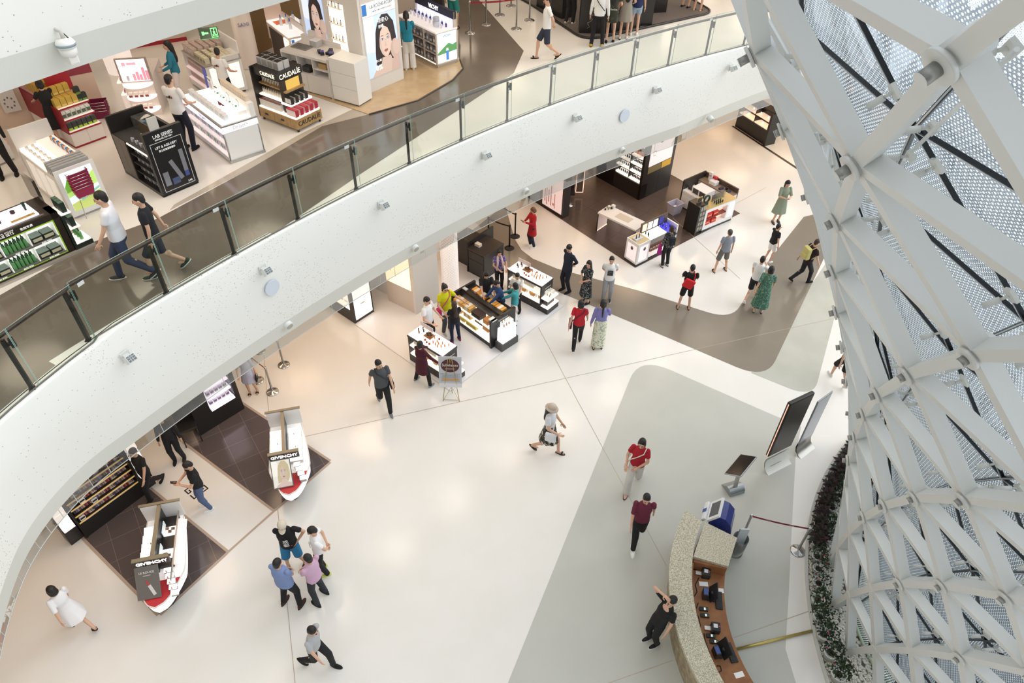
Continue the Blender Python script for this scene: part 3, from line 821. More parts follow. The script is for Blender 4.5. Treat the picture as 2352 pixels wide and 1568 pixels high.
    # --- shoes
    c, kind = shoes; sm = CL(c) if isinstance(c, str) else c
    for i in (0, 1):
        m3 = MB(); a = ank[i]; pitch = math.radians(-38) if (walk and fy[i] < 0) else 0
        R = Matrix.Translation(a+V((0, .0, -.02))) @ Matrix.Rotation(pitch, 4, 'X'); m3.T = R
        if kind == 'sandal':
            m3.loft([[m3.v((.042*(1+.15*math.sin(t))*math.cos(t), .05+.125*math.sin(t), zz)) for t in [2*PI*j/14 for j in range(14)]] for zz in (-.06, -.042)])
            so = m3.build('shoe', sm, root)
            m4 = MB(); m4.T = R
            for yy in (.085, .105): m4.tube([(-.045, yy, -.045), (-.03, yy, .0), (0, yy, .012), (.03, yy, .0), (.045, yy, -.045)], .011, 6)
            m4.build('strap', M('2a2623', .5) if c != '2a2623' else M('8a7a68', .5), so)
        else:
            hi = .035 if kind == 'shoe' else .05
            m3.ell((0, .055, -.032), (.043, .135, .035), None, 14, 8); m3.ell((0, -.02, -.012), (.042, .06, .05), None, 12, 8)
            me = fuse(m3, .011, 2); so = put('shoe', me, sm, root)
            m4 = MB(); m4.T = R
            m4.loft([[m4.v((.047*(1+.12*math.sin(t))*math.cos(t), .052+.142*math.sin(t), zz)) for t in [2*PI*j/14 for j in range(14)]] for zz in (-.06, -.045)])
            m4.build('sole', M('f0efec' if kind == 'sneaker' else '1c1a19', .6), so)
    PEOPLE[key] = root; root['hgt'] = height
    return dict(root=root, wr=wr, el=el, sh=sh, up=up, hp=hp, s=s)
def held(name, label, cat, p, mb, mats, group=None):
    """an object carried by a person, modelled in the person's own axes"""
    r = p['root']; o = mb.build(name, mats); o.matrix_world = Matrix.Translation(r.location) @ Matrix.Rotation(r.rotation_euler.z, 4, 'Z') @ Matrix.Scale(p['s'], 4)
    return tag(o, label, cat, group)
def phone(p, label, side=1, col='222428', size=(.038, .075, .005)):
    w = (p['wr'][0]+p['wr'][1])/2 if side == 0 else p['wr'][1 if side > 0 else 0]
    m = MB(); m.T = Matrix.Translation(w+V((0, .09, .045))) @ Matrix.Rotation(math.radians(35), 4, 'X'); m.rbox(-size[0], size[0], -size[1], size[1], -size[2], size[2], .003)
    o = held('mobile_phone', label, 'phone', p, m, M(col, .3)); return o
def shoulder_bag(p, label, col, sx=1, y=-.02, z=.86, size=(.05, .14, .11), strap=True):
    m = MB(); x = sx*.235
    m.rbox(x-size[0], x+size[0], y-size[1], y+size[1], z-size[2], z+size[2], .03)
    o = held('handbag', label, 'bag', p, m, CL(col))
    if strap:
        m = MB(); a = p['up']((-sx*.1, -.105, 1.36)); f = p['up']((-sx*.1, .105, 1.36)); t = p['up']((-sx*.12, 0, 1.45))
        m.tube([V((x, y-.1, z+.1)), p['up']((sx*.16, -.115, 1.08)), p['up']((.03*sx, -.145, 1.25)), a, t, f, p['up']((.03*sx, .15, 1.24)), p['up']((sx*.16, .125, 1.08)), V((x, y+.1, z+.1))], .012, 6)
        m.build('strap', CL(col), o)
    return o
def backpack(p, label, col, big=1.0):
    m = MB(); c = p['up']((0, -.2, 1.2)); m.rbox(c.x-.14*big, c.x+.14*big, c.y-.075*big, c.y+.075*big, c.z-.2*big, c.z+.2*big, .05)
    o = held('backpack', label, 'backpack', p, m, CL(col))
    m = MB(); m.rbox(c.x-.11*big, c.x+.11*big, c.y-.11*big, c.y-.06*big, c.z-.17*big, c.z+.0, .02); m.build('pocket', CL(col), o)
    for sgn in (-1, 1):
        m = MB(); m.tube([p['up']((sgn*.1, -.13, 1.38)), p['up']((sgn*.11, -.02, 1.455)), p['up']((sgn*.11, .13, 1.33)), p['up']((sgn*.14, .13, 1.18)), p['up']((sgn*.17, -.06, 1.05))], .016, 6); m.build('shoulder_strap', CL(col), o)
    return o
W_, K_, N_ = 'f1f1f0', '1b1b1d', '23283a'
# ------------------------------------------------ ground floor
p = person('redcoat', 'person with short brown hair in a long red coat reading a phone', (1221, 566), (1219, 476), 205, top='b3202a', sleeve='long', bot=('trousers', '262a3a'), shoes=('f2f0ee', 'sneaker'), hair='bob', hc='n', arms=('phone', 'phone'), fem=True, hem=.55, nod=30)
phone(p, 'dark phone held by the person in the red coat')
p = person('suit', 'person in a dark navy suit with hands behind the back, head bowed', (1299, 668), (1291, 557), 215, top='1d2436', sleeve='long', bot=('trousers', '191c26'), shoes=('15151a', 'shoe'), arms=('back', 'back'), nod=35, turn=15, hem=.76)
p = person('blackdress', 'person with long black hair in a black patterned dress, hands clasped in front', (1343, 694), (1343, 599), 215, top=patt('dark_leaf_print', '17191c', '17191c', '8d9699', 45), sleeve='half', bot=('dress', '', .3, .25), shoes=('1b1b1d', 'shoe'), hair='long', arms=('front', 'front'), fem=True, turn=25)
p = person('printtee', 'person in a white t-shirt with a dark square print and grey sweatpants, hands behind back', (1392, 690), (1385, 589), -95, top=W_, bot=('trousers', '9c9ea3'), shoes=('2a2f3c', 'sneaker'), arms=('back', 'back'), nod=10)
m = MB(); m.quad((-.085, .155, 1.1), (.085, .155, 1.1), (.085, .158, 1.29), (-.085, .158, 1.29)); m.quad((-.085, .1555, 1.1), (-.05, .156, 1.16), (.02, .156, 1.14), (.085, .1555, 1.1)); m.build('chest_print', patt('dark_print', '26282b', '3a3d40', '777b7d', 60), p['root'], fix=False)
p = person('redtop', 'person in a red t-shirt and black trousers walking away with a purple crossbody bag', (1324, 795), (1333, 690), 82, top='c3202f', bot=('trousers', K_), shoes=('2a2a2c', 'sneaker'), hair='bob', walk=1, arms=('bwd', 'fwd'), fem=True)
shoulder_bag(p, 'purple crossbody bag of the person in the red t-shirt', '5a2340', -1)
p = person('lavender', 'person with a long dark ponytail in a lavender top and pale floral skirt walking away', (1372, 798), (1381, 685), 88, top='8583bf', sleeve='long', bot=('skirt', patt('pale_floral', 'e9e8d8', 'cfd6b0', '9fb0a0', 30), .1, .19), shoes=('3a3634', 'sandal'), hair='pony', arms=('down', 'phone'), fem=True)
p = person('polka', 'person in a black dotted blouse and black trousers facing the white cosmetics kiosk', (1526, 610), (1535, 519), 105, top=patt('dotted_black', '202024', '202024', 'a9a9ac', 90), sleeve='long', bot=('trousers', K_), shoes=('cfc3b4', 'shoe'), hair='bun', hc='b', arms=('down', 'reach'), fem=True)
backpack(p, 'small black backpack on the person at the white cosmetics kiosk', '202228', .8)
m = MB(); m.box(-.34, -.24, -.05, .12, .55, .95, .02, .03); held('jacket', 'magenta jacket hanging over the arm of the person at the kiosk', 'jacket', p, m, CL('a3127c'))
p = person('greytee', 'person in a grey t-shirt and olive grey shorts standing with legs apart, seen from behind', (1653, 622), (1677, 527), 100, top='8f95a0', bot=('shorts', '6c6d67', 1.0), shoes=('5b4a3e', 'sandal'), stance=.22, hc='g', arms=('down', 'down'))
p = person('redbag', 'person in black t-shirt and black shorts with a bright red bag on the back', (1569, 708), (1579, 608), 78, top=K_, bot=('shorts', '1e1f22', .95), shoes=('3a2620', 'sandal'), arms=('phone', 'phone'), stance=.17)
m = MB(); m.T = Matrix.Translation(p['up']((-.02, -.19, 1.13))) @ Matrix.Rotation(math.radians(20), 4, 'Y'); m.rbox(-.16, .16, -.045, .045, -.17, .15, .04)
o = held('sling_bag', 'bright red sling bag on the back of the person in black shorts', 'bag', p, m, CL('d8262c'))
m = MB(); m.tube([p['up']((.1, -.15, 1.2)), p['up']((.12, -.1, 1.38)), p['up']((.08, .02, 1.46)), p['up']((0, .145, 1.28)), p['up']((-.16, .09, 1.1)), p['up']((-.15, -.14, 1.02))], .016, 6); m.build('strap', CL('c8232a'), o)
p = person('greendress', 'person with long dark hair in a sage green pleated dress looking at a paper', (1781, 510), (1799, 414), -85, top='8f9a86', sleeve='half', bot=('dress', '', .42, .27), shoes=('50545f', 'shoe'), hair='long', arms=('phone', 'phone'), fem=True, nod=28)
phone(p, 'white leaflet held by the person in the sage green dress', 0, 'ecece8', (.09, .11, .003)); 
p = person('blacktee', 'person in a black t-shirt and white shorts with a hand raised to the mouth', (1762, 600), (1779, 515), 25, top=K_, bot=('shorts', 'f0efed', .9), shoes=('ddd9d2', 'sneaker'), arms=('mouth', 'down'), hair='short', fem=True)
p = person('whitetee', 'person in a white t-shirt and black shorts walking beside the long green dress', (1722, 690), (1749, 589), 55, top=W_, bot=('shorts', '232327', .95), shoes=('e6e4e0', 'sneaker'), walk=1, arms=('fwd', 'mouth'))
p = person('greenlong', 'person with short dark hair in a long green patterned dress, seen from behind', (1740, 715), (1766, 612), 70, top=patt('green_leaf_print', '4f7a66', '3f6a58', '7fa390', 40), sleeve='half', bot=('dress', '', .22, .26), shoes=('c9b6a6', 'shoe'), hair='bob', arms=('bwd', 'fwd'), fem=True)
p = person('yellowpack', 'person in a dark maroon top and black trousers striding past the white lattice', (1838, 648), (1863, 550), 15, top='2e1a24', bot=('trousers', '1d1f26'), shoes=('141416', 'shoe'), walk=1, arms=('bwd', 'fwd'), hc='b', lean=6)
backpack(p, 'pale yellow backpack on the person striding past the white lattice', 'c9c07c', 1.05)
p = person('lattice', 'person in black top and black shorts half hidden by the white lattice', (1921, 876), (1945, 775), 95, top=K_, bot=('shorts', '17171a', 1.0), shoes=('e0dedc', 'sneaker'), walk=-1, arms=('bwd', 'fwd'))
p = person('scarf', 'person in a purple patterned shirt with a pale scarf behind the gift box counter', (1146, 662), (1146, 576), -75, top=patt('purple_print', '6a5fa0', 'b9a7c9', '433c78', 35), bot=('trousers', K_), shoes=(K_, 'shoe'), hair='bun', arms=('carry', 'front'), fem=True)
m = MB(); m.tube([p['up']((-.1, .15, 1.02)), p['up']((-.09, .16, 1.25)), p['up']((-.06, .03, 1.46)), p['up']((0, -.07, 1.46)), p['up']((.06, .03, 1.46)), p['up']((.09, .16, 1.25)), p['up']((.11, .15, .95))], .035, 8); held('scarf', 'pale pink scarf round the neck of the person in the purple shirt', 'scarf', p, m, CL('d9bcbc'))
p = person('clerk', 'shop assistant in a black t-shirt leaning over the gift boxes on the counter', (1116, 722), (1101, 618), -75, top=K_, bot=('trousers', K_), shoes=(K_, 'shoe'), hair='bun', arms=('reach', 'reach'), fem=True, nod=30, lean=8)
p = person('vest', 'person in cream sleeves and a blue vest bending over the gift box counter', (1150, 738), (1139, 640), 205, top='2f4a78', sleeve='long', bot=('trousers', '30343c'), shoes=(K_, 'shoe'), hair='short', arms=('reach', 'reach'), nod=35, lean=12)
p = person('teal', 'person in a turquoise blouse and white trousers at the end of the gift counter', (1181, 742), (1172, 650), 165, top='45a5ab', sleeve='long', bot=('wide', 'f0f0ee'), shoes=('2a2a2c', 'shoe'), hair='bob', arms=('reach', 'reach'), fem=True)
p = person('whiteclerk', 'person in a white shirt looking down behind the person in the turquoise blouse', (1186, 716), (1171, 632), -105, top='e9e6e2', bot=('trousers', K_), shoes=(K_, 'shoe'), hair='short', arms=('reach', 'front'), nod=25)
p = person('yellow', 'person in a bright yellow t-shirt and grey trousers resting one arm on the counter', (1027, 762), (1016, 652), -55, top='d3d418', bot=('trousers', '55575a'), shoes=('cfcccb', 'sneaker'), hair='bun', arms=('out', 'carry'), fem=True, glasses=True, build=1.08)
shoulder_bag(p, 'pink bag at the side of the person in the yellow t-shirt', 'c72f73', 1, .05, .9, (.04, .1, .08))
p = person('whiteshirt', 'person in a white short sleeved shirt holding a small item by the glowing tester table', (988, 790), (977, 682), -25, top='f0f0f0', bot=('trousers', '2a2c33'), shoes=(K_, 'shoe'), arms=('carry', 'carry'), nod=20)
p = person('jeans', 'person with long dark hair in a black t-shirt and navy jeans holding papers', (1047, 783), (1038, 699), 115, top=K_, bot=('jeans', '242b48'), shoes=('a83a4a', 'shoe'), hair='long', hc='b', arms=('carry', 'front'), fem=True, stance=.14)
m = MB(); w = p['wr'][0]; m.T = Matrix.Translation(w+V((0, .12, .03))) @ Matrix.Rotation(.3, 4, 'X'); m.box(-.13, .13, -.1, .1, -.01, .01); held('folder', 'white folder held by the person in navy jeans', 'folder', p, m, M('efefec', .6))
p = person('maroon', 'person in a long maroon tunic leaning at the tester counter behind the easel sign', (973, 880), (966, 784), 55, top='4a1626', sleeve='long', bot=('trousers', K_), shoes=('8e9296', 'sneaker'), hair='bun', arms=('reach', 'out'), fem=True, hem=.5, stance=.27, build=1.15)
p = person('vneck', 'person in a grey v-neck t-shirt and black trousers walking alone across the cream floor', (885, 938), (875, 822), -65, top='4c4f54', bot=('trousers', K_), shoes=('7f8082', 'sneaker'), walk=-1, arms=('fwd', 'bwd'), build=1.05, turn=20)
shoulder_bag(p, 'dark grey bag on a strap of the person in the grey v-neck', '2c2e33', -1, 0, .85)
p = person('sunhat', 'person in a beige sun hat, white top and black floral skirt walking in slides', (1258, 1038), (1258, 922), -20, top='dfe0e2', bot=('skirt', patt('black_floral', '24231f', 'cfc9bb', '59554a', 22), .45, .19), shoes=('43352e', 'sandal'), hair='long', walk=-1, arms=('fwd', 'carry'), fem=True, hat=('sun', 'cbb9a8'))
shoulder_bag(p, 'white tote bag of the person in the sun hat', 'e6e8ec', 1, .1, .85, (.04, .13, .13), False)
p = person('redwhite', 'person with black hair in a red top and loose white trousers walking towards the camera', (1452, 1118), (1474, 1002), -112, top='b01c2c', bot=('wide', 'dcd8d2'), shoes=('d9b0a8', 'shoe'), hair='bob', arms=('front', 'carry'), walk=1, fem=True)
shoulder_bag(p, 'cream shoulder bag of the person in the red top and white trousers', 'e9e2d6', 1, .05, .82, (.035, .09, .08))
p = person('wine', 'person in a wine red striped top and black trousers, walking in white and red sneakers', (1460, 1243), (1483, 1117), -95, top=stripes('wine_stripes', '5a1a30', '7a2a44', 30), sleeve='half', bot=('trousers', K_), shoes=('eeeeec', 'sneaker'), walk=1, arms=('bwd', 'fwd'))
p = person('guard', 'person in black leaning against the curved stone desk, one arm raised to the head', (1497, 1474), (1538, 1358), 205, top='161618', bot=('trousers', '17171b'), shoes=('1a1a1c', 'sneaker'), lean=-14, arms=('down', 'head'), nod=20, stance=.09, height=1.74)
p = person('cap', 'person in a beige cap, black t-shirt with white characters and blue shorts', (682, 1299), (655, 1199), -80, top='151517', bot=('shorts', '2f7fae', .95), shoes=('3c3a3a', 'sandal'), hat=('cap', 'd8cdb8'), hair='short', arms=('hip', 'back'), stance=.17, build=1.1, nod=30, height=1.74)
for i, ch in enumerate('成都'): text('chest_lettering', ch, .12, M('f2f2f2', .6), p['root'], (0, .165, 1.19-.125*i), (PI/2, 0, PI), .003)
m = MB(); m.ell((-.1, .162, 1.05), (.014, .004, .014)); m.build('chest_mark', M('c22a2a', .6), p['root'])
p = person('polo', 'person in a white polo shirt, black trousers and neon yellow shoes, hands behind the back', (747, 1312), (706, 1196), 200, top='f2f2f2', bot=('trousers', K_), shoes=('d7dc6a', 'sneaker'), arms=('back', 'back'), nod=30, height=1.72)
for i, ch in enumerate('生活三'): text('chest_lettering', ch, .06, M('555960', .6), p['root'], (-.05, .13, 1.27-.06*i), (PI/2, 0, PI), .003)
p = person('bluepolo', 'person in a light blue polo shirt and black trousers with folded arms, seen from behind', (673, 1386), (639, 1274), 72, top='8094c2', bot=('trousers', '17171b'), shoes=('4a2c22', 'shoe'), arms=('cross', 'cross'), stance=.18, build=1.18, height=1.74)
p = person('pinkshirt', 'person in a pink shirt and dark grey trousers with folded arms', (738, 1374), (714, 1259), 150, top=stripes('pink_check', 'd9b4cc', 'c9a2c0', 40), bot=('trousers', '2b2d33'), shoes=('202226', 'shoe'), arms=('cross', 'cross'), stance=.15, height=1.72, build=1.05)
p = person('stride', 'person in a light grey t-shirt striding near the bottom edge of the picture', (738, 1528), (716, 1422), -15, top='b4b6b8', bot=('trousers', '1b1b1e'), shoes=('161618', 'shoe'), walk=-1, arms=('bwd', 'fwd'), lean=8, height=1.68)
p = person('whitedress', 'person in a loose white dress and slides walking in the bottom left corner', (190, 1440), (128, 1335), 155, top='ecebec', sleeve='half', bot=('dress', '', .55, .25), shoes=('3c332d', 'sandal'), hair='bob', walk=-1, arms=('bwd', 'fwd'), fem=True, height=1.62)
p = person('phoneman', 'person in a black t-shirt, blue jeans and white shoes looking down at a phone', (478, 1165), (428, 1058), 215, top='17171a', bot=('jeans', '56688a'), shoes=('f2f2f2', 'sneaker'), arms=('phone', 'phone'), nod=35, height=1.72)
phone(p, 'phone in the hands of the person in blue jeans')
p = person('clerk2', 'person in a black suit standing by the black shop wall with the glowing shelves', (413, 1056), (380, 964), -75, top='1b1b1e', sleeve='long', bot=('trousers', '1b1b1e'), shoes=(K_, 'shoe'), hair='bun', arms=('down', 'down'), fem=True, height=1.66)
p = person('clerk3', 'person in black walking past the black shelving full of palettes', (357, 1132), (316, 1035), -110, top='1b1b1e', bot=('trousers', '1b1b1e'), shoes=(K_, 'shoe'), walk=-1, arms=('fwd', 'bwd'), height=1.66)
p = person('queue', 'person in a pale lavender dress waiting beside the stanchions under the balcony', (583, 902), (560, 822), -80, top='c4c6dc', sleeve='half', bot=('dress', '', .55, .24), shoes=('c9b2a2', 'sandal'), hair='long', arms=('down', 'carry'), fem=True)
shoulder_bag(p, 'black bag of the person in the pale lavender dress', '1d1d20', -1, .05, .7, (.03, .12, .1), False)
# ------------------------------------------------ upper floor
f2 = dict(z=F2)
p = person('shopper1', 'person in a knee length black dress reaching towards the gold gift boxes', (150, 328), (86, 205), 140, top='131315', sleeve='half', bot=('dress', '', .45, .24), shoes=('c9a994', 'shoe'), hair='bun', arms=('reach', 'reach'), fem=True, **f2)
def backprint(p):
    text('back_lettering', 'cdf', .085, M('202024', .6), p['root'], (-.012, -.148, 1.27), (PI/2, 0, 0), .003, bold=.003); text('back_lettering', 's', .085, M('b03a30', .6), p['root'], (.062, -.146, 1.27), (PI/2, 0, 0), .003, bold=.003)
p = person('staff1', 'shop assistant in a white printed t-shirt and navy trousers between the black and white counters', (437, 342), (369, 171), 75, top='f3f3f3', bot=('trousers', '1d2030'), shoes=('1a1a1c', 'shoe'), arms=('front', 'carry'), nod=10, **f2); backprint(p)
p = person('shopper2', 'person with long black hair in a teal top and white trousers walking between upper counters', (425, 237), (375, 93), 195, top='2a7c96', sleeve='long', bot=('trousers', 'e9dcdc'), shoes=('6f665d', 'shoe'), hair='long', arms=('carry', 'carry'), fem=True, turn=20, **f2)
p = person('staff2', 'shop assistant in a white printed t-shirt looking down behind the bright white counter', (531, 248), (499, 132), 70, top='f3f3f3', bot=('trousers', '1d2030'), shoes=('1a1a1c', 'shoe'), arms=('carry', 'carry'), nod=30, turn=40, **f2); backprint(p)
p = person('legs', 'person in black trousers and black loafers cut off by the left edge of the picture', (22, 404), (-45, 240), -60, top='18181a', sleeve='long', bot=('trousers', '18181a'), shoes=('18181a', 'shoe'), height=1.7, stance=.14, **f2)
p = person('walker1', 'person in a white shirt and navy trousers walking along the glass balustrade', (312, 640), (248, 433), 195, top='e6e6ea', bot=('trousers', '39425c'), shoes=('3a3a3e', 'sneaker'), walk=1, arms=('fwd', 'down'), nod=15, build=1.1, **f2)
p = person('walker2', 'person in a black t-shirt and dark shorts walking behind the person in the white shirt', (385, 628), (313, 444), 200, top='1a1c22', bot=('shorts', '272d3d', 1.0), shoes=('38483a', 'sneaker'), walk=-1, arms=('down', 'bwd'), nod=15, **f2)
p = person('pony', 'person with a black ponytail and teal blouse at the white framed lit counter', (942, 160), (934, 25), 95, top='248aa3', sleeve='long', bot=('wide', 'e9e6e2'), shoes=('e6e2de', 'shoe'), hair='pony', arms=('down', 'reach'), fem=True, **f2)
p = person('tealshorts', 'person in a white t-shirt and teal shorts behind the lit skincare counter', (1042, 66), (1034, -60), 70, top='eeeeec', bot=('shorts', '2f8f86', .95), shoes=('44403c', 'sandal'), arms=('down', 'carry'), height=1.72, **f2)
p = person('stroller', 'person in a white t-shirt and dark shorts strolling past the black make-up island', (1252, 136), (1258, -8), 185, top='f0f0f0', bot=('shorts', '33384a', .95), shoes=('2b2725', 'sandal'), arms=('back', 'back'), walk=1, height=1.75, **f2)
p = person('hoodie', 'person in a white hoodie, black trousers and yellow shoes at the black make-up island', (1370, 106), (1356, -55), 82, top='eceded', sleeve='long', bot=('trousers', '15151a'), shoes=('c7a43a', 'shoe'), arms=('down', 'down'), stance=.16, height=1.78, **f2)
m = MB(); m.tube([p['up']((-.15, -.1, 1.36)), p['up']((-.02, -.155, 1.2)), p['up']((.14, -.12, 1.02))], .012, 6); held('bag_strap', 'thin black strap across the back of the white hoodie', 'strap', p, m, CL('222226'))
p = person('darkman', 'person in dark clothes and beige shoes beside the black make-up island', (1308, 55), (1300, -80), 60, top='1b1b1e', bot=('trousers', '202024'), shoes=('cfc6ba', 'sneaker'), arms=('carry', 'down'), height=1.72, **f2)
p = person('olive', 'person in a short olive dress and black flats standing at the make-up island', (1400, 97), (1408, -50), 85, top=patt('olive_print', '35382a', '2b2e22', '44483a', 12), bot=('dress', '', .62, .19), shoes=('1a1a1c', 'shoe'), hair='long', arms=('down', 'carry'), fem=True, height=1.68, **f2)
text('back_lettering', 'RunSea', .07, M('e6e6de', .6), p['root'], (.02, -.16, 1.02), (PI/2, 0, 0), .003)
p = person('ruffle', 'person in a grey ruffled dress standing at the make-up island', (1431, 89), (1438, -55), 85, top='9b948b', bot=('dress', '', .55, .22), shoes=('d9d5cf', 'shoe'), hair='long', arms=('down', 'carry'), fem=True, height=1.66, **f2)
p = person('denim', 'person in pale denim shorts and white shoes standing at the make-up island', (1455, 80), (1462, -70), 85, top='26305c', bot=('shorts', '9fb3c6', .55), shoes=('eeeeec', 'sneaker'), hair='long', arms=('down', 'down'), fem=True, stance=.1, height=1.66, **f2)
p = person('edge1', 'person in dark shorts and black sneakers cut off by the top edge', (1574, 18), (1570, -130), 40, top='55525e', bot=('shorts', '55525e', 1.0), shoes=('202022', 'sneaker'), height=1.65, arms=('front', 'front'), **f2)
p = person('edge2', 'person in maroon shorts and black sandals cut off by the top edge of the picture', (1601, 26), (1605, -120), 60, top='6a2733', bot=('shorts', '5a2430', .9), shoes=('1d1b1b', 'sandal'), height=1.65, arms=('front', 'front'), **f2)
# ================================================================ helpers for shop fittings and goods
def wm(r): return Matrix.Translation(r.location) @ Matrix.Rotation(r.rotation_euler.z, 4, 'Z')
def fx(name, label, cat, a, b, z=0.0, group=None):
    A, ang, L = frame(a, b, z); return empty(name, A, ang, label, cat, group), L
PMESH = {}
def pm(key, fn):
    if key not in PMESH:
        m = MB(); mats = fn(m); PMESH[key] = m.mesh(key[0] if isinstance(key, tuple) else key, mats)
    return PMESH[key]
def m_box(w, d, h, c, band=None, top=None):
    def f(m):
        m.rbox(-w/2, w/2, -d/2, d/2, 0, h, min(w, d, h)*.06)
        mats = [M(c, .5)]
        if band:
            m.k = 1; z0, z1 = band[1], band[2]; m.box(-w*.42, w*.42, -d/2-.002, -d/2+.004, h*z0, h*z1); mats.append(M(band[0], .5))
        if top:
            m.k = len(mats); m.box(-w*.48, w*.48, -d*.48, d*.48, h-.002, h+.002); mats.append(M(top, .5))
        return mats
    return pm(('box', w, d, h, c, band, top), f)
def m_strap(w, d, h, c, c2):
    def f(m):
        m.rbox(-w/2, w/2, -d/2, d/2, 0, h, .006); m.k = 1; m.box(-w*.16, w*.16, -d/2-.002, d/2+.002, .002, h+.002); return [M(c, .5), M(c2, .5)]
    return pm(('gift', w, d, h, c, c2), f)
def m_bottle(r, h, c, cap, rough=.3):
    def f(m):
        m.lathe([(r*.92, 0), (r, h*.06), (r, h*.6), (r*.55, h*.72), (r*.4, h*.74)], n=10); m.k = 1; m.lathe([(r*.42, h*.73), (r*.42, h), (r*.1, h)], n=8); return [M(c, rough), M(cap, .35)]
    return pm(('bottle', r, h, c, cap), f)
def m_pump(r, h, c, cap):
    def f(m):
        m.lathe([(r*.9, 0), (r, h*.05), (r, h*.62), (r*.35, h*.74)], n=10); m.k = 1; m.lathe([(r*.38, h*.73), (r*.38, h*.88), (r*.15, h*.9), (r*.15, h*.97)], n=8); m.box(-r*.9, r*.25, -r*.25, r*.25, h*.94, h); return [M(c, .25), M(cap, .4)]
    return pm(('pump', r, h, c, cap), f)
def m_tube(r, h, c, cap):
    def f(m):
        m.lathe([(r*.6, 0), (r*.6, h*.2)], n=10); m.k = 1
        a = [m.v((r*.62*math.cos(t), r*.62*math.sin(t), h*.2)) for t in [2*PI*i/10 for i in range(10)]]; b = [m.v((r*math.cos(t), r*.1*math.sin(t), h)) for t in [2*PI*i/10 for i in range(10)]]; m.loft([a, b]); return [M(cap, .4), M(c, .35)]
    return pm(('tube', r, h, c, cap), f)
def m_jar(r, h, c, lid):
    def f(m):
        m.lathe([(r*.9, 0), (r, h*.1), (r, h*.55), (r*.9, h*.6)], n=14); m.k = 1; m.lathe([(r, h*.6), (r, h*.95), (r*.9, h)], n=14); return [M(c, .3), M(lid, .3)]
    return pm(('jar', r, h, c, lid), f)
def m_palette(w, d, c, cols):
    def f(m):
        m.T = Matrix.Rotation(math.radians(28), 4, 'X'); m.box(-w/2, w/2, -d/2, d/2, 0, .012); mats = [M(c, .4)]
        for i, q in enumerate(cols):
            m.k = i+1; x = -w/2+w*(i+.5)/len(cols); m.box(x-w*.4/len(cols), x+w*.4/len(cols), -d*.38, d*.38, .012, .015); mats.append(M(q, .5))
        return mats
    return pm(('palette', w, d, c, cols), f)
def goods(root, name, label, cat, group, meshes, pos, rz=0, jit=0.0):
    """single goods standing on a fitting, each an object of its own; pos in the fitting's axes"""
    B = wm(root); r = random.Random(hash(label) % 9973 if False else len(label)*131+len(pos))
    for i, p in enumerate(pos):
        me = meshes[i % len(meshes)] if isinstance(meshes, list) else meshes
        o = bpy.data.objects.new(name, me); COL.objects.link(o)
        o.matrix_world = B @ Matrix.Translation(V(p)) @ Matrix.Rotation(rz+r.uniform(-jit, jit), 4, 'Z')
        tag(o, label, cat, group if len(pos) > 1 else None)
def row(x0, x1, n, y, z): return [(x0+(x1-x0)*(i+.5)/n, y, z) for i in range(n)]
def grid(x0, x1, nx, ys, z): return [p for y in ys for p in row(x0, x1, nx, y, z)]
def bld(root, name, mat, *boxes, bev=0):
    m = MB()
    for b in boxes:
        if bev: m.rbox(*b, bev)
        else: m.box(*b)
    return m.build(name, mat, root)
def oval(m, cx, cz, rx, rz, y, n=22, a0=0, a1=2*PI):
    m.f([m.v((cx+rx*math.cos(a0+(a1-a0)*i/n), y, cz+rz*math.sin(a0+(a1-a0)*i/n))) for i in range(n if a1-a0 > 6.2 else n+1)])
def poly(m, pts, y): m.f([m.v((x, y, z)) for x, z in pts])
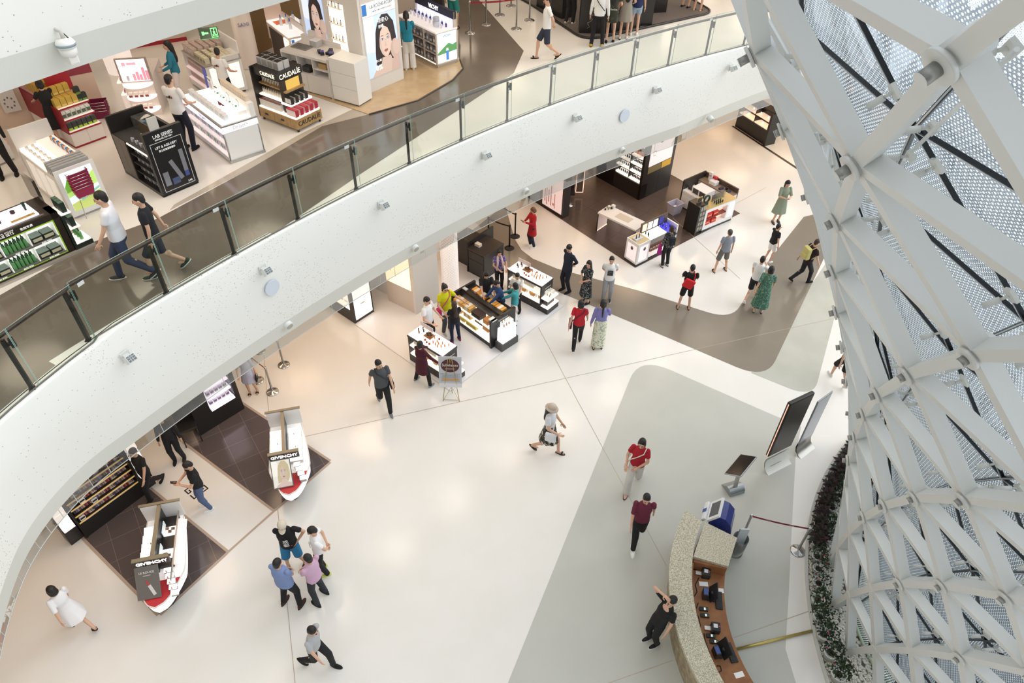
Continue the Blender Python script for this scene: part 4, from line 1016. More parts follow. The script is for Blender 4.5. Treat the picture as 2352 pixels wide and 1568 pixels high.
def portrait(root, name, w, h, em, hairc='2b2326', bgc=('b9cdf0', 'd9e4f6'), skinc='e2c8bc', second=True, T=None):
    """advertising picture: the head and shoulders of a person, generic"""
    m = MB(); m.T = T or Matrix.Identity(4); mats = [M(bgc[0], .4, 0, em), M(bgc[1], .4, 0, em), M(hairc, .4, 0, em*.5), M(skinc, .4, 0, em*.55), M('3c3236', .4, 0, em*.4), M('ad6a68', .4, 0, em*.5), M('cdb3aa', .4, 0, em*.5), M('7f93b4', .4, 0, em*.6), M('d6bfb5', .4, 0, em*.5)]
    X = lambda x: (x-.5)*w
    Z = lambda z: z*h
    P_ = lambda pts, k, y: (setattr(m, 'k', k), poly(m, [(X(x), Z(z)) for x, z in pts], y))
    O = lambda cx, cz, rx, rz, k, y: (setattr(m, 'k', k), oval(m, X(cx), Z(cz), rx*w, rz*h, y))
    P_([(0, 0), (1, 0), (1, 1), (0, 1)], 0, 0); P_([(0, .45), (.35, .4), (.3, 1), (0, 1)], 1, -.001)
    P_([(.26, .16), (.27, .4), (.32, .72), (.42, .9), (.56, .985), (.74, .97), (.9, .82), (.95, .55), (.92, .34), (.82, .2), (.55, .2)], 2, -.002)
    P_([(.1, 0), (.22, .1), (.42, .17), (.46, .28), (.74, .28), (.78, .17), (1, .12), (1, 0)], 8, -.003)
    O(.6, .56, .205, .27, 3, -.004); P_([(.41, .5), (.46, .37), (.54, .29), (.6, .275), (.67, .29), (.75, .37), (.795, .5)], 3, -.0041)
    P_([(.4, .58), (.41, .46), (.47, .34), (.54, .29), (.5, .4), (.47, .52), (.46, .6)], 8, -.0043)
    P_([(.38, .74), (.46, .86), (.6, .89), (.76, .85), (.84, .68), (.8, .5), (.77, .64), (.7, .75), (.58, .8), (.47, .72), (.42, .58), (.4, .42), (.31, .5)], 2, -.005)
    for cx, s1 in ((.51, -1), (.69, 1)):
        O(cx, .585, .05, .02, 4, -.006); O(cx, .583, .043, .0145, 1, -.0062); O(cx, .584, .021, .0165, 7, -.0064); O(cx, .584, .01, .009, 4, -.0066)
        P_([(cx-.062, .622 if s1 < 0 else .632), (cx, .648), (cx+.062, .632 if s1 < 0 else .622), (cx, .634)], 4, -.006)
    P_([(.585, .58), (.57, .47), (.555, .462), (.6, .45), (.645, .462), (.63, .472), (.612, .58)], 8, -.006); O(.575, .463, .014, .006, 6, -.0062); O(.627, .463, .014, .006, 6, -.0062)
    P_([(.535, .39), (.575, .408), (.602, .402), (.63, .408), (.668, .39), (.6, .386)], 5, -.006); P_([(.535, .39), (.6, .386), (.668, .39), (.64, .364), (.6, .356), (.56, .364)], 5, -.0061); P_([(.535, .391), (.6, .388), (.668, .391), (.6, .384)], 4, -.0065)
    if second: O(.9, .36, .16, .17, 6, -.0055); O(.94, .38, .12, .13, 8, -.0057); P_([(.72, .0), (.76, .18), (.88, .24), (1, .22), (1, 0)], 6, -.0052)
    return m.build(name, mats, root, fix=False)
GLOWW = M('fff6ea', .4, 0, .8); GLOWC = M('fbeeee', .4, 0, .42); GLOWP = M('f6dedd', .4, 0, .4)
BLK = M('262322', .35); BLK2 = M('34302e', .4); GREYM = M('6f6d6a', .4); WHT = M('f1f0ee', .3); WHT2 = M('e4e2df', .4); GOLD = M('b99a5a', .3, .6); WOODL = speckle('light_oak', 'ab8a5c', 'b99768', 8, .45); REDM = M('a3202d', .4)
ACR = thin_glass('clear_acrylic', 'f2f6f6', .06, .04); CHR = M('c8c8c6', .18, .9)
STAN = {}
def stanchion(label, p, z=0.0, belt='c', h=.95, group=None):
    dark = belt == 'k'; key = belt
    P0 = G(p, z)
    root = empty('stanchion', P0, 0, label, 'stanchion', group)
    me = M('1c1c1d', .4) if dark else CHR
    m = MB(); m.lathe([(.17, 0), (.17, .012), (.14, .03), (.05, .05), (.028, .07)], n=24); m.build('base', me, root)
    m = MB(); m.lathe([(.028, .05), (.028, h-.06), (.036, h-.055), (.036, h), (.02, h+.012)], n=14); m.build('pole', me, root)
    return root
def belt(label, a, b, z, c, h=.9, writing=True):
    A, B = G(a, z)+V((0, 0, h)), G(b, z)+V((0, 0, h)); d = (B-A); L = d.length; d.normalize()
    m = MB(); n = 12
    pts = [A+d*(L*i/n)-V((0, 0, .03*math.sin(PI*i/n))) for i in range(n+1)]; s = V((-d.y, d.x, 0))*.002
    for i in range(n):
        for sg in (1, -1):
            m.quad(pts[i]+s*sg+V((0, 0, -.025)), pts[i+1]+s*sg+V((0, 0, -.025)), pts[i+1]+s*sg+V((0, 0, .025)), pts[i]+s*sg+V((0, 0, .025)))
    o = m.build('queue_belt', M(c, .6)); tag(o, label, 'belt')
    if writing:
        for f in (.3, .7):
            q = A+d*(L*f)-V((0, 0, .03*math.sin(PI*f))); rz = math.atan2(d.y, d.x)
            n_ = V((math.sin(rz), -math.cos(rz), 0)); fl = n_.dot(CAM-q) < 0
            t = text('printing', '中国国旅', .028, M('e6b8b8', .6), o, q+(n_*(-.004 if fl else .004)), (PI/2, 0, rz+(PI if fl else 0)), .001)
    return o
# ================================================================ ground floor shops
DTILE = tiles('dark_brown_tiles', '574a45', '5c4e48', .6, .2, '463c38', math.radians(40), .006)
BTILE = tiles('black_tiles', '5a5050', '5f5554', .6, .15, '7a706b', math.radians(-35), .006)
def strip(a, b_, w, mat, z=.006):
    d = (b_-a).normalized(); n = V((-d.y, d.x, 0))*w; struct(MB().flat([(p.x, p.y, z) for p in (a, b_, b_+n, a+n)]).build('trim_1', mat), 'pale stone border strip of a boutique floor')
# --- jewellery-white beauty platform
A, B_1, C_ = G((752, 700)), G((1035, 898)), G((1294, 703)); D_ = C_+(A-B_1)*.8
m = MB(); m.prism([(p.x, p.y) for p in (A, B_1, C_, D_)], 0, .012); struct(m.build('floor', M('f3f2f4', .2)), 'white boutique platform carrying the three black and white counters')
for a, b_ in ((A, B_1), (B_1, C_)):
    d = (b_-a).normalized(); n = V((d.y, -d.x, 0))*.02; m = MB(); m.prism([((a-n*.2).x, (a-n*.2).y), ((b_-n*.2).x, (b_-n*.2).y), ((b_+n).x, (b_+n).y), ((a+n).x, (a+n).y)], 0, .014); struct(m.build('trim_1', M('d8d6d4', .3)))
PZ = .012
def tester(label, a, cor, grp):
    cn = G(cor, PZ); A0 = G(a, PZ); ang = math.radians(-38.5); L = 1.34
    o = cn-V((math.cos(ang), math.sin(ang), 0))*(L+.27)
    r = empty('tester_counter', o, ang, label, 'counter'); D = .56
    bld(r, 'plinth', BLK, (0, L, 0, D, 0, .27)); bld(r, 'back_panel', BLK2, (.03, L-.03, D-.03, D, .27, .93))
    for x in (0, L-.05): bld(r, 'side_panel', BLK, (x, x+.05, 0, D, .27, .93))
    for z in (.27, .58): bld(r, 'shelf', GLOWW, (.05, L-.05, .0, D-.03, z, z+.045))
    bld(r, 'top_frame', BLK, (-.01, L+.01, -.01, D+.01, .9, .95)); 
    m = MB(); m.rbox(.01, L-.01, .01, D-.01, .95, .985, .012); m.build('light_tray', M('fff6f2', .35, 0, .95), r)
    m = MB(); m.box(.05, L-.05, .05, D-.05, .985, .99); m.box(.05, .055, .05, D-.05, .99, 1.0); m.build('tray_liner', M('fdf6f4', .3, 0, .5), r)
    bld(r, 'picture_card', M('d9cfcc', .4), (.02, .5, D-.06, D-.045, .99, 1.14))
    bld(r, 'end_plinth', BLK2, (L, L+.27, 0, D, 0, .22)); bld(r, 'end_shelf', GLOWW, (L+.01, L+.29, -.02, D-.02, .22, .25))
    bld(r, 'end_riser', M('3c3431', .4), (L+.02, L+.18, .08, D-.12, .25, .5)); bld(r, 'end_tray', GLOWW, (L, L+.27, .0, D-.04, .5, .54))
    bld(r, 'acrylic_box', ACR, (L+.03, L+.22, .1, D-.16, .54, .72))
    text('lettering', 'Sulwhasoo', .07, M('e8e4de', .4), r, (L+.012, .3, .78), (PI/2, 0, PI/2), .002)
    for x in (.35, .95): m = MB(); m.ell((x, -.006, .14), (.012, .008, .012)); m.build('knob', M('8c8680', .3, .6), r)
    goods(r, 'cosmetic_box', 'slim white cosmetic carton on the %s' % grp[0], 'box', 'cartons on the '+grp[0], m_box(.05, .05, .16, 'ede9e0', ('d7c7a4', .2, .5)), grid(.12, .95, 12, (.12, .22), .625))
    goods(r, 'cosmetic_box', 'amber and cream gift carton on the %s' % grp[1], 'box', 'cartons on the '+grp[1], [m_box(.13, .12, .11, 'b98a4a'), m_box(.06, .06, .2, 'ece6d6'), m_box(.05, .05, .18, 'd9a05e')], row(.15, 1.2, 9, .16, .315))
    goods(r, 'cosmetic_bottle', 'small amber bottle standing on the tray of the %s' % grp[2], 'bottle', 'amber bottles on the '+grp[2], m_bottle(.016, .12, 'd98f4c', 'c8a070'), [(.8, .2, .99), (.86, .3, .99), (.9, .18, .99), (.95, .26, .99), (1.0, .16, .99), (1.02, .34, .99), (1.08, .22, .99), (1.14, .3, .99), (.7, .36, .99), (1.2, .4, .99)])
    goods(r, 'cosmetic_jar', 'small round amber pot on the tray of the %s' % grp[2], 'jar', 'pots on the '+grp[2], m_jar(.028, .035, 'b5552c', 'a04a28'), [(.55, .14, .99), (.65, .1, .99), (.62, .26, .99), (.75, .1, .99), (.82, .42, .99)])
    goods(r, 'make_up_jar', 'gold lidded jar on the brown tray of the %s' % grp[2], 'jar', 'gold jars on the '+grp[2], m_jar(.035, .06, 'd9a566', '3a2a20'), [(.44, .34, 1.0), (.52, .3, 1.0), (.5, .4, 1.0), (.58, .36, 1.0)])
    bld(r, 'brown_tray', M('9a6a4c', .4), (.38, .64, .24, .46, .988, .998))
    goods(r, 'cosmetic_tube', 'dark tester standing near the picture card of the %s' % grp[2], 'bottle', 'dark testers on the '+grp[2], m_bottle(.018, .14, '4a2c2a', 'cfcac4'), [(.14, .3, .99), (.22, .24, .99), (.28, .36, .99), (.2, .42, .99)])
    goods(r, 'cosmetic_bottle', 'small gold bottle inside the acrylic box of the %s' % grp[2], 'bottle', 'bottles in the acrylic box of the '+grp[2], m_bottle(.015, .1, 'caa05a', 'efe6d6'), [(L+.08, .2, .54), (L+.14, .28, .54), (L+.17, .2, .54)])
tester('black tester counter with glowing tray nearest the easel sign', (937, 830), (1036.6, 887), ('upper shelf of the counter by the easel', 'lower shelf of the counter by the easel', 'counter by the easel'))
tester('black tester counter with glowing tray beside the person in navy suit', (1165, 660), (1257, 723), ('upper shelf of the counter by the navy suit', 'lower shelf of the counter by the navy suit', 'counter by the navy suit'))
# --- gift box counter
r, L = fx('gift_counter', 'black gift box counter with three glowing shelves in the middle of the white platform', 'counter', (1040, 735), (1127, 798), PZ); D = .95
bld(r, 'plinth', BLK, (0, L, 0, D, 0, .16))
for x in (-.05, L-.02): bld(r, 'side_panel', BLK, (x, x+.07, -.03, D, .0, 1.02))
for i, z in enumerate((.16, .42, .68)): bld(r, 'shelf', GLOWW, (.02, L-.02, -.01, .36, z, z+.045))
bld(r, 'back_panel', BLK2, (.02, L-.02, .36, .4, .16, .96)); bld(r, 'upper_ledge', BLK, (-.04, L+.04, .38, .5, .9, 1.03)); bld(r, 'worktop', M('231f1d', .4), (0, L, .5, D, .86, .9)); bld(r, 'rear_panel', BLK, (0, L, D-.03, D, .1, .86))
text('lettering', 'Sulwhasoo', .09, M('e8e4de', .4), r, (L+.052, .45, .9), (PI/2, 0, PI/2), .002)
bld(r, 'price_card', M('e9ece8', .4), (L-.12, L+.06, .02, .2, .99, 1.02))
gb = m_strap(.34, .24, .15, 'd9ab5e', 'e9e6e0'); db = m_box(.36, .26, .15, '3a2622', ('2a1b18', .2, .8))
goods(r, 'gift_box', 'ochre gift box with a white band on the top shelf of the gift counter', 'gift box', 'ochre gift boxes on the top shelf', gb, [(.22, .14, .725), (.6, .14, .725)])
goods(r, 'gift_box', 'dark brown gift box on the top shelf of the gift counter', 'gift box', None, db, [(1.02, .14, .725)])
goods(r, 'gift_box', 'small orange brown box at the right end of the top shelf', 'gift box', None, m_box(.2, .22, .15, 'c68748'), [(1.42, .14, .725)])
goods(r, 'gift_box', 'ochre banded carton on the middle shelf of the gift counter', 'gift box', 'cartons on the middle shelf', [m_strap(.3, .22, .17, 'd9ab5e', 'e9e6e0')], [(.22, .14, .465), (.62, .14, .465)])
goods(r, 'cosmetic_bottle', 'dark brown bottle on the middle shelf of the gift counter', 'bottle', 'dark bottles on the middle shelf', m_bottle(.03, .16, '3a2a24', '8c6a4a'), row(.88, 1.2, 5, .12, .465))
goods(r, 'gift_box', 'orange carton at the right end of the middle shelf', 'gift box', None, m_box(.24, .22, .16, 'cf8f4a'), [(1.42, .14, .465)])
goods(r, 'gift_box', 'wide olive gold box on the bottom shelf of the gift counter', 'gift box', 'olive gold boxes on the bottom shelf', m_box(.42, .24, .13, 'c9b458'), [(.3, .14, .205), (.8, .14, .205)])
goods(r, 'gift_box', 'flat orange gift box with a white band lying on the worktop by the clerk', 'gift box', 'gift boxes on the worktop', m_strap(.3, .2, .08, 'e0a04a', 'efe9df'), [(1.05, .68, .9), (1.38, .68, .9), (.62, .7, .9), (.34, .72, .9)])
goods(r, 'tablet', 'small tablet lying on the gift counter beside the open boxes', 'tablet', None, m_box(.18, .12, .012, '2a2c30', None, '8fa0b0'), [(.8, .85, .9)])
goods(r, 'card_reader', 'small grey acrylic sign at the left end of the gift counter ledge', 'sign', None, m_box(.16, .1, .03, 'bfc6cc'), [(.12, .44, 1.03)])
r2 = empty('display_stand', r.location+Matrix.Rotation(r.rotation_euler.z, 3, 'Z') @ V((L+.07, .1, 0)), r.rotation_euler.z, 'white glowing bag shaped display on a grey plinth at the gift counter end', 'display stand')
bld(r2, 'plinth', M('4a4947', .4), (0, .3, .0, .66, 0, .25)); m = MB(); m.box(.03, .27, .06, .6, .25, .74, .02, .0); m.build('glowing_case', M('fbfafa', .3, 0, .8), r2); bld(r2, 'acrylic_box', ACR, (.06, .24, .14, .52, .74, .93))
goods(r2, 'cosmetic_bottle', 'orange bottle in the acrylic box on the glowing display stand', 'bottle', 'bottles on the glowing stand', m_bottle(.018, .13, 'd98f4c', 'e9dccb'), [(.15, .22, .745), (.15, .32, .745), (.15, .42, .745)])
# --- easel sign
P0 = G((1036.5, 921)); r = empty('easel_sign', P0, 0, 'grey poster with a dark red oval on a thin gold easel', 'easel sign')
EG = M('b7a468', .3, .7)
for x, y, tx in ((-.22, 0, -.05), (.22, 0, .05), (0, .3, 0)):
    m = MB(); m.cyl((x, y, 0), (tx, .16, 1.45), .009, n=8); m.build('leg', EG, r)
m = MB(); m.cyl((-.2, .02, .03), (.2, .02, .03), .006, n=6); m.cyl((-.2, .02, .03), (0, .27, .3), .006, n=6); m.cyl((.2, .02, .03), (0, .27, .3), .006, n=6); m.build('brace', EG, r)
TT = Matrix.Translation((0, .045, .5)) @ Matrix.Rotation(math.radians(-9), 4, 'X')
m = MB(); m.T = TT; m.box(-.3, .3, 0, .02, 0, .98); bo = m.build('board', M('c3c6cc', .4), r)
m = MB(); m.T = TT; oval(m, 0, .7, .24, .21, -.003, 30); m.build('oval', M('4f1820', .4), bo, fix=False)
for s_, sz, z, c in (('Sulwhasoo', .115, .72, 'f3efea'),):
    t = text('lettering', s_, sz, M(c, .4), bo, TT @ V((0, -.006, z)), (PI/2-math.radians(9), 0, 0), .002, sx=.85)
m = MB(); m.T = TT
for i in range(9): m.box(-.12+.027*i, -.105+.027*i, -.006, -.003, .59, .615)
m.build('small_print', M('e6d8d4', .4), bo)
m = MB(); m.T = TT
for bx in ((-.25, .25, -.002, 0, .2, .205), (-.25, .25, -.002, 0, .44, .445), (-.25, -.245, -.002, 0, .2, .44), (.245, .25, -.002, 0, .2, .44)): m.box(*bx)
m.build('frame_line', M('3a3c44', .4), bo)
m = MB(); m.T = TT; m.box(-.22, .22, -.002, 0, .22, .29); m.build('picture_strip', M('c99a62', .4), bo)
m = MB(); m.T = TT; m.box(-.22, .22, -.002, 0, .3, .42); m.build('picture_panel', M('9fa6b2', .4), bo)
m = MB(); m.T = TT; m.box(-.3, .3, -.0015, 0, .0, .13); m.build('footer', M('e2e3e6', .4), bo)
# --- light box with open shelf behind (left of the platform)
r, L = fx('lightbox_display', 'black framed light box sign with glowing shelves on its left, near the beige wall', 'display', T(1, 1, 925, 1385), T(1, 1, 1095, 1275), PZ); D = .95
bld(r, 'frame', BLK, (0, L, 0, .14, 0, 1.62)); bld(r, 'light_panel', M('fbf4f3', .4, 0, 1.1), (.06, L-.05, -.008, 0, .1, 1.3)); text('lettering', 'Sulwhasoo', .085, M('e9e6e2', .4), r, (L/2, -.006, 1.45), (PI/2, 0, 0), .003)
m = MB(); m.sm = True; oval(m, L/2, .6, .09, .022, -.011); m.build('picture', M('c9b27a', .4), r, fix=False)
bld(r, 'shelf_body', BLK, (0, .5, .14, 1.6, 0, .3), (.42, .5, .14, 1.6, .3, 1.5))
for z in (.45, .75, 1.05): bld(r, 'shelf', GLOWW, (0, .42, .16, 1.58, z, z+.05))
goods(r, 'cosmetic_box', 'brown carton on the glowing shelves behind the light box sign', 'box', 'cartons behind the light box sign', [m_box(.12, .1, .16, 'a8744a'), m_box(.1, .12, .18, 'e5d9c6')], [(.2, y, z) for z in (.5, .8, 1.1) for y in (.3, .5, .7, .9, 1.1)])
# --- walls at the back of the platform
r, L = fx('wall_panel', 'white wall with a glowing golden picture behind the white platform', 'wall panel', (893, 690), (955, 720), PZ); 
bld(r, 'panel', M('ddd0c4', .5), (0, L, 0, .3, 0, 3.1)); bld(r, 'light_picture', M('ffe9bd', .4, 0, 1.2), (.03, L-.1, -.02, 0, .85, 2.5))
m = MB()
for x, z0, z1 in ((.25, 1.3, 2.4), (.42, 1.2, 2.2)): m.box(x, x+.02, -.024, -.02, z0, z1)
m.build('picture_lines', M('d9a850', .4, 0, .6), r)
o = bld(r, 'left_panel', M('d8c9bd', .5), (-2.6, 0, .6, .75, 0, 3.1)); bld(r, 'ledge', WHT, (-1.4, -.02, .2, .6, .0, .9)); goods(r, 'cosmetic_bottle', 'pink bottle on the white ledge next to the golden picture', 'bottle', 'bottles on the white ledge', m_bottle(.03, .16, 'd9a0a0', 'e8d8d0'), row(-.9, -.1, 5, .35, .9))
r, L = fx('partition', 'plain white partition with a small grey sign between golden picture and column', 'partition', (957, 722), (1010, 690), PZ)
bld(r, 'panel', M('e6e3df', .5), (0, L, 0, .15, 0, 3.1)); bld(r, 'sign', M('b9aaa0', .5), (L*.35, L*.5, -.006, 0, 2.1, 2.3))
def lattice():
    t = NT('white_lattice_column'); tc = t.n('ShaderNodeTexCoord'); mp = t.n('ShaderNodeMapping'); mp.inputs['Scale'].default_value = (1, 1, 1)
    vo = t.n('ShaderNodeTexVoronoi', i_Scale=1.0); vo.voronoi_dimensions = '2D'; vo.inputs['Randomness'].default_value = 0
    uv = t.n('ShaderNodeUVMap'); mp.inputs['Scale'].default_value = (14, 14, 1); mp.inputs['Rotation'].default_value = (0, 0, math.radians(45)); t.l(uv.outputs[0], mp.inputs[0]); t.l(mp.outputs[0], vo.inputs['Vector'])
    r_ = t.ramp(vo.outputs['Distance'], [(.2, rgb('e2cdc0')), (.32, rgb('fbf7f3')), (.5, rgb('fdf9f6'))]); t.l(r_.outputs['Color'], t.b.inputs['Base Color'])
    t.l(r_.outputs['Color'], t.b.inputs['Emission Color']); t.b.inputs['Emission Strength'].default_value = .35; return t.m
pc = G((1036, 672)); bm = bmesh.new(); uvl = bm.loops.layers.uv.new('UVMap'); n = 32; R_ = .27
lo = [bm.verts.new((R_*math.cos(2*PI*i/n), R_*math.sin(2*PI*i/n), 0)) for i in range(n)]; hi = [bm.verts.new((R_*math.cos(2*PI*i/n), R_*math.sin(2*PI*i/n), 3.7)) for i in range(n)]
for i in range(n):
    f = bm.faces.new([lo[i], lo[(i+1) % n], hi[(i+1) % n], hi[i]]); f.smooth = True
    for lp, (a, z) in zip(f.loops, ((i, 0), (i+1, 0), (i+1, 3.7), (i, 3.7))): lp[uvl].uv = (a/n*2*PI*R_, z)
me = bpy.data.meshes.new('lattice_column'); bm.to_mesh(me); bm.free(); me.materials.append(lattice()); o = bpy.data.objects.new('lattice_column', me); COL.objects.link(o); o.location = pc
tag(o, 'round white column with a glowing lattice pattern behind the white platform', 'column')
# --- black cash desk and black stanchions
r, L = fx('cash_desk', 'black cash desk with drawers and a cream box on top, beside the lattice column', 'cash desk', T(1, 1, 1945, 915), T(1, 1, 2075, 985), PZ); D = .95; L = max(L, .7)
bld(r, 'body', BLK, (0, L, 0, D, 0, .92)); bld(r, 'worktop', M('3a332f', .2), (-.02, L+.02, -.02, D, .92, .95)); bld(r, 'rear_screen', BLK, (-.05, 0, -.02, D+.3, 0, 1.15)); bld(r, 'left_cabinet', BLK2, (-.75, -.05, .2, .8, 0, 1.0))
for z in (.6,): bld(r, 'drawer_front', BLK2, (.04, L-.04, -.008, 0, .6, .88)); bld(r, 'door', BLK2, (.04, L-.04, -.008, 0, .05, .57))
goods(r, 'tissue_box', 'cream box lying on the black cash desk', 'box', None, m_box(.2, .14, .1, 'd9d2c6'), [(.18, .3, .95)])
for i, (q, lb) in enumerate((((1183, 543), 'black stanchion nearest the person in the red coat'), ((1170, 570), 'black stanchion between the cash desk and person in red coat'), ((1122, 552), 'black stanchion half hidden beside the black cash desk'))): stanchion(lb, q, 0, 'k', .95, 'black stanchions')
belt('black queue belt from the cash desk to the middle black stanchion', (1170, 570), (1122, 552), 0, '1a1a1b', .9, False); belt('black queue belt running to the stanchion by the red coat', (1183, 543), (1130, 510), 0, '1a1a1b', .9, False)
# --- brown tiled boutique
Q = [G((1195, 442)), G((1459, 615)), G((1700, 490)), G((1553, 407))]; Q.append(Q[3]+(Q[0]-Q[1])*.9); 
plate([Q[0], Q[1], Q[2], Q[3], Q[4]], .004, DTILE, label='dark brown tiled boutique floor')
r, L = fx('shelf_tower', 'tall dark shop tower with glowing shelves and a large pink light box picture', 'shelf tower', T(2, 1, 820, 60), T(2, 1, 1205, 275)); D = 1.72
DB = M('2b2422', .35); HT = 3.3
bld(r, 'body', DB, (0, L, .35, D, 0, HT), (L-.1, L, 0, .35, 0, HT), (0, L, 0, .35, 0, .62), (0, .9, 0, .35, 0, HT)); 
for x0, x1 in ((.95, L*.5+.45), (L*.5+.48, L-.12)):
    for z in (.66, .98, 1.3, 1.62): bld(r, 'shelf', GLOWW, (x0, x1, .0, .33, z, z+.06))
bld(r, 'light_panel', GLOWP, (.95, L-.12, .2, .34, 1.95, HT-.1)); bld(r, 'divider', DB, (L*.5+.45, L*.5+.48, 0, .35, .6, 1.95))
m = MB(); m.box(L, L+.012, .25, D-.18, 1.3, HT-.05); m.build('light_picture', GLOWC, r)
m = MB(); m.box(L, L+.014, .25, .98, 1.02, 1.27); m.build('picture_caption', M('8c7a4c', .4), r); m = MB(); m.box(L, L+.014, 1.02, D-.18, 1.02, 1.27); m.build('gold_tile', M('c79a32', .35, .5, .3), r)
m = MB(); m.T = Matrix.Translation((L+.016, 0, 0)) @ Matrix.Rotation(PI/2, 4, 'Z'); oval(m, .8, 2.3, .14, .17, -.002); m.k = 1; oval(m, .8, 2.4, .11, .04, -.004); m.k = 2; poly(m, [(.42, 1.7), (.55, 1.7), (.55, 1.9), (.42, 1.9)], -.002); m.k = 3; poly(m, [(.44, 1.73), (.53, 1.73), (.53, 1.85), (.44, 1.85)], -.003); m.build('product_picture', [M('3b3a40', .4), M('8a8790', .3), M('d9b8a0', .4), M('fdf0ee', .4, 0, .8)], r, fix=False)
m = MB(); m.box(L, L+.004, D*.55, D*.55+.008, .05, 1.0); m.build('door_gap', BLK, r)
goods(r, 'perfume_bottle', 'small dark perfume bottle on the glowing shelves of the dark tower', 'bottle', 'perfume on the dark tower shelves', [m_bottle(.028, .13, '3c3640', '1c1a1c'), m_bottle(.03, .12, '4a4668', 'c8c4d0'), m_bottle(.026, .14, '2a2a2c', 'b9a070')], [p for z in (.72, 1.04, 1.36) for x0, x1 in ((.98, 1.55), (1.65, 2.1)) for p in row(x0, x1, 6, .14, z)])
goods(r, 'perfume_box', 'orange carton on the top shelf of the dark tower', 'box', 'orange cartons on the dark tower', m_box(.07, .07, .13, 'd07a3c'), row(1.65, 2.1, 5, .16, 1.68))
goods(r, 'perfume_box', 'cream carton on the top shelf of the dark tower', 'box', 'cream cartons on the dark tower', m_box(.07, .07, .14, 'e3d3c3'), row(.98, 1.55, 5, .16, 1.68))
r, L = fx('lightbox_display', 'dark cabinet with a tall pink light box picture beside the person in red coat', 'display', T(2, 1, 190, 235), T(2, 1, 520, 440))
bld(r, 'cabinet', DB, (0, L, 0, .3, 0, 1.75)); bld(r, 'light_picture', GLOWP, (L*.45, L-.1, -.01, 0, .12, 1.65)); m = MB()
for x, z, w, hh in ((.1, .3, .05, .7), (.2, .2, .04, .9), (.3, .35, .05, .5), (.42, .25, .05, .8), (.52, .3, .1, .1), (.62, .2, .04, .6)): m.box(L*.45+x, L*.45+x+w, -.013, -.01, z, z+hh)
m.build('picture', M('b98a86', .4, 0, .3), r)
# back recess with mirror and chair
r, L = fx('vanity_mirror', 'tall mirror panel with glowing edges behind the bar chair', 'mirror', T(2, 1, 545, 235), T(2, 1, 700, 235)); L = max(L, .6)
bld(r, 'panel', M('b9a493', .3), (0, L*.5, 0, .06, .1, 2.2)); bld(r, 'glow_frame', M('ffd2b8', .4, 0, 1.0), (L*.55, L, -.0, .03, .15, 2.2)); bld(r, 'glass', M('8f7c70', .1, .6), (L*.58, L-.03, -.006, 0, .18, 2.15))
P0 = G(T(2, 1, 568, 312)); r = empty('bar_chair', P0, 0, 'black swivel chair on a round chrome foot in the dark boutique', 'chair')
m = MB(); m.lathe([(.2, 0), (.2, .015), (.05, .04), (.03, .06)], n=24); m.build('base', CHR, r); m = MB(); m.cyl((0, 0, .04), (0, 0, .5), .025); m.build('column', CHR, r); m = MB(); m.rbox(-.2, .2, -.2, .2, .5, .58, .03); m.build('seat', BLK, r); m = MB(); m.rbox(-.2, .2, .16, .22, .58, .9, .03); m.build('backrest', BLK, r)
r, L = fx('white_table', 'long white table on glowing panel legs standing on dark tiles', 'table', T(2, 1, 815, 550), T(2, 1, 1120, 700)); L = 1.62; D = .66
bld(r, 'top', WHT2, (0, L, 0, D, .72, .78)); 
for x in (0, L-.04): o = bld(r, 'leg', M('3c3330', .4), (x, x+.04, 0, .03, 0, .72), (x, x+.04, D-.03, D, 0, .72)); bld(r, 'leg_panel', M('e8cfc4', .4, 0, .25), (x+.01, x+.03, .03, D-.03, .03, .72)); bld(r, 'leg_glow', M('ffd9c4', .4, 0, 1.0), (x, x+.04, .03, D-.03, .0, .03))
bld(r, 'inlay', M('c9bfae', .5), (L*.36, L*.72, .18, D-.14, .78, .783))
goods(r, 'cosmetic_jar', 'small bottle or jar at the far end of the white table', 'jar', 'testers on the white table', [m_jar(.03, .06, '2c2a2c', '1a1a1a'), m_bottle(.018, .11, '6a7a4c', '2a2a2a'), m_jar(.025, .05, 'e8e0da', 'f3f0ee')], [(.1, .3, .78), (.16, .4, .78), (.13, .52, .78), (.22, .5, .78), (.08, .44, .78)])
goods(r, 'acrylic_stand', 'white acrylic display block at the far end of the white table', 'stand', None, m_box(.12, .12, .12, 'e9e7e2'), [(.22, .6, .78)])
# white kiosk
r, L = fx('white_kiosk', 'white cosmetics kiosk with pink light panels at the corner of the dark floor', 'kiosk', T(2, 1, 1175, 870), T(2, 1, 1520, 700)); D = .56
bld(r, 'plinth', M('4a423e', .4), (0, L, .02, D, 0, .06)); bld(r, 'corner_cabinet', WHT, (0, .55, 0, D, .06, .86)); bld(r, 'corner_top', M('cdb98c', .4), (.03, .52, .03, D-.03, .86, .863))
for bx in ((.08, .47, -.006, 0, .14, .74),): bld(r, 'light_panel', GLOWC, bx)
bld(r, 'side_light_panel', GLOWC, (-.006, 0, .07, D-.07, .14, .74))
for T_2 in (Matrix.Translation((.3, -.008, .6)), Matrix.Translation((-.008, .28, .6)) @ Matrix.Rotation(-PI/2, 4, 'Z')):
    m = MB(); m.T = T_2; oval(m, 0, 0, .06, .07, 0); m.k = 1; oval(m, 0, .03, .045, .02, -.002); m.build('product_picture', [M('4a3f46', .4), M('a79aa4', .4)], r, fix=False)
bld(r, 'body', M('5c504a', .4), (.55, L-.05, .05, D, .06, .8)); bld(r, 'end_panel', WHT, (L-.05, L, 0, D, .06, .95)); bld(r, 'lower_panel', M('f0e9e4', .4, 0, .3), (.57, L-.06, .03, .05, .1, .3))
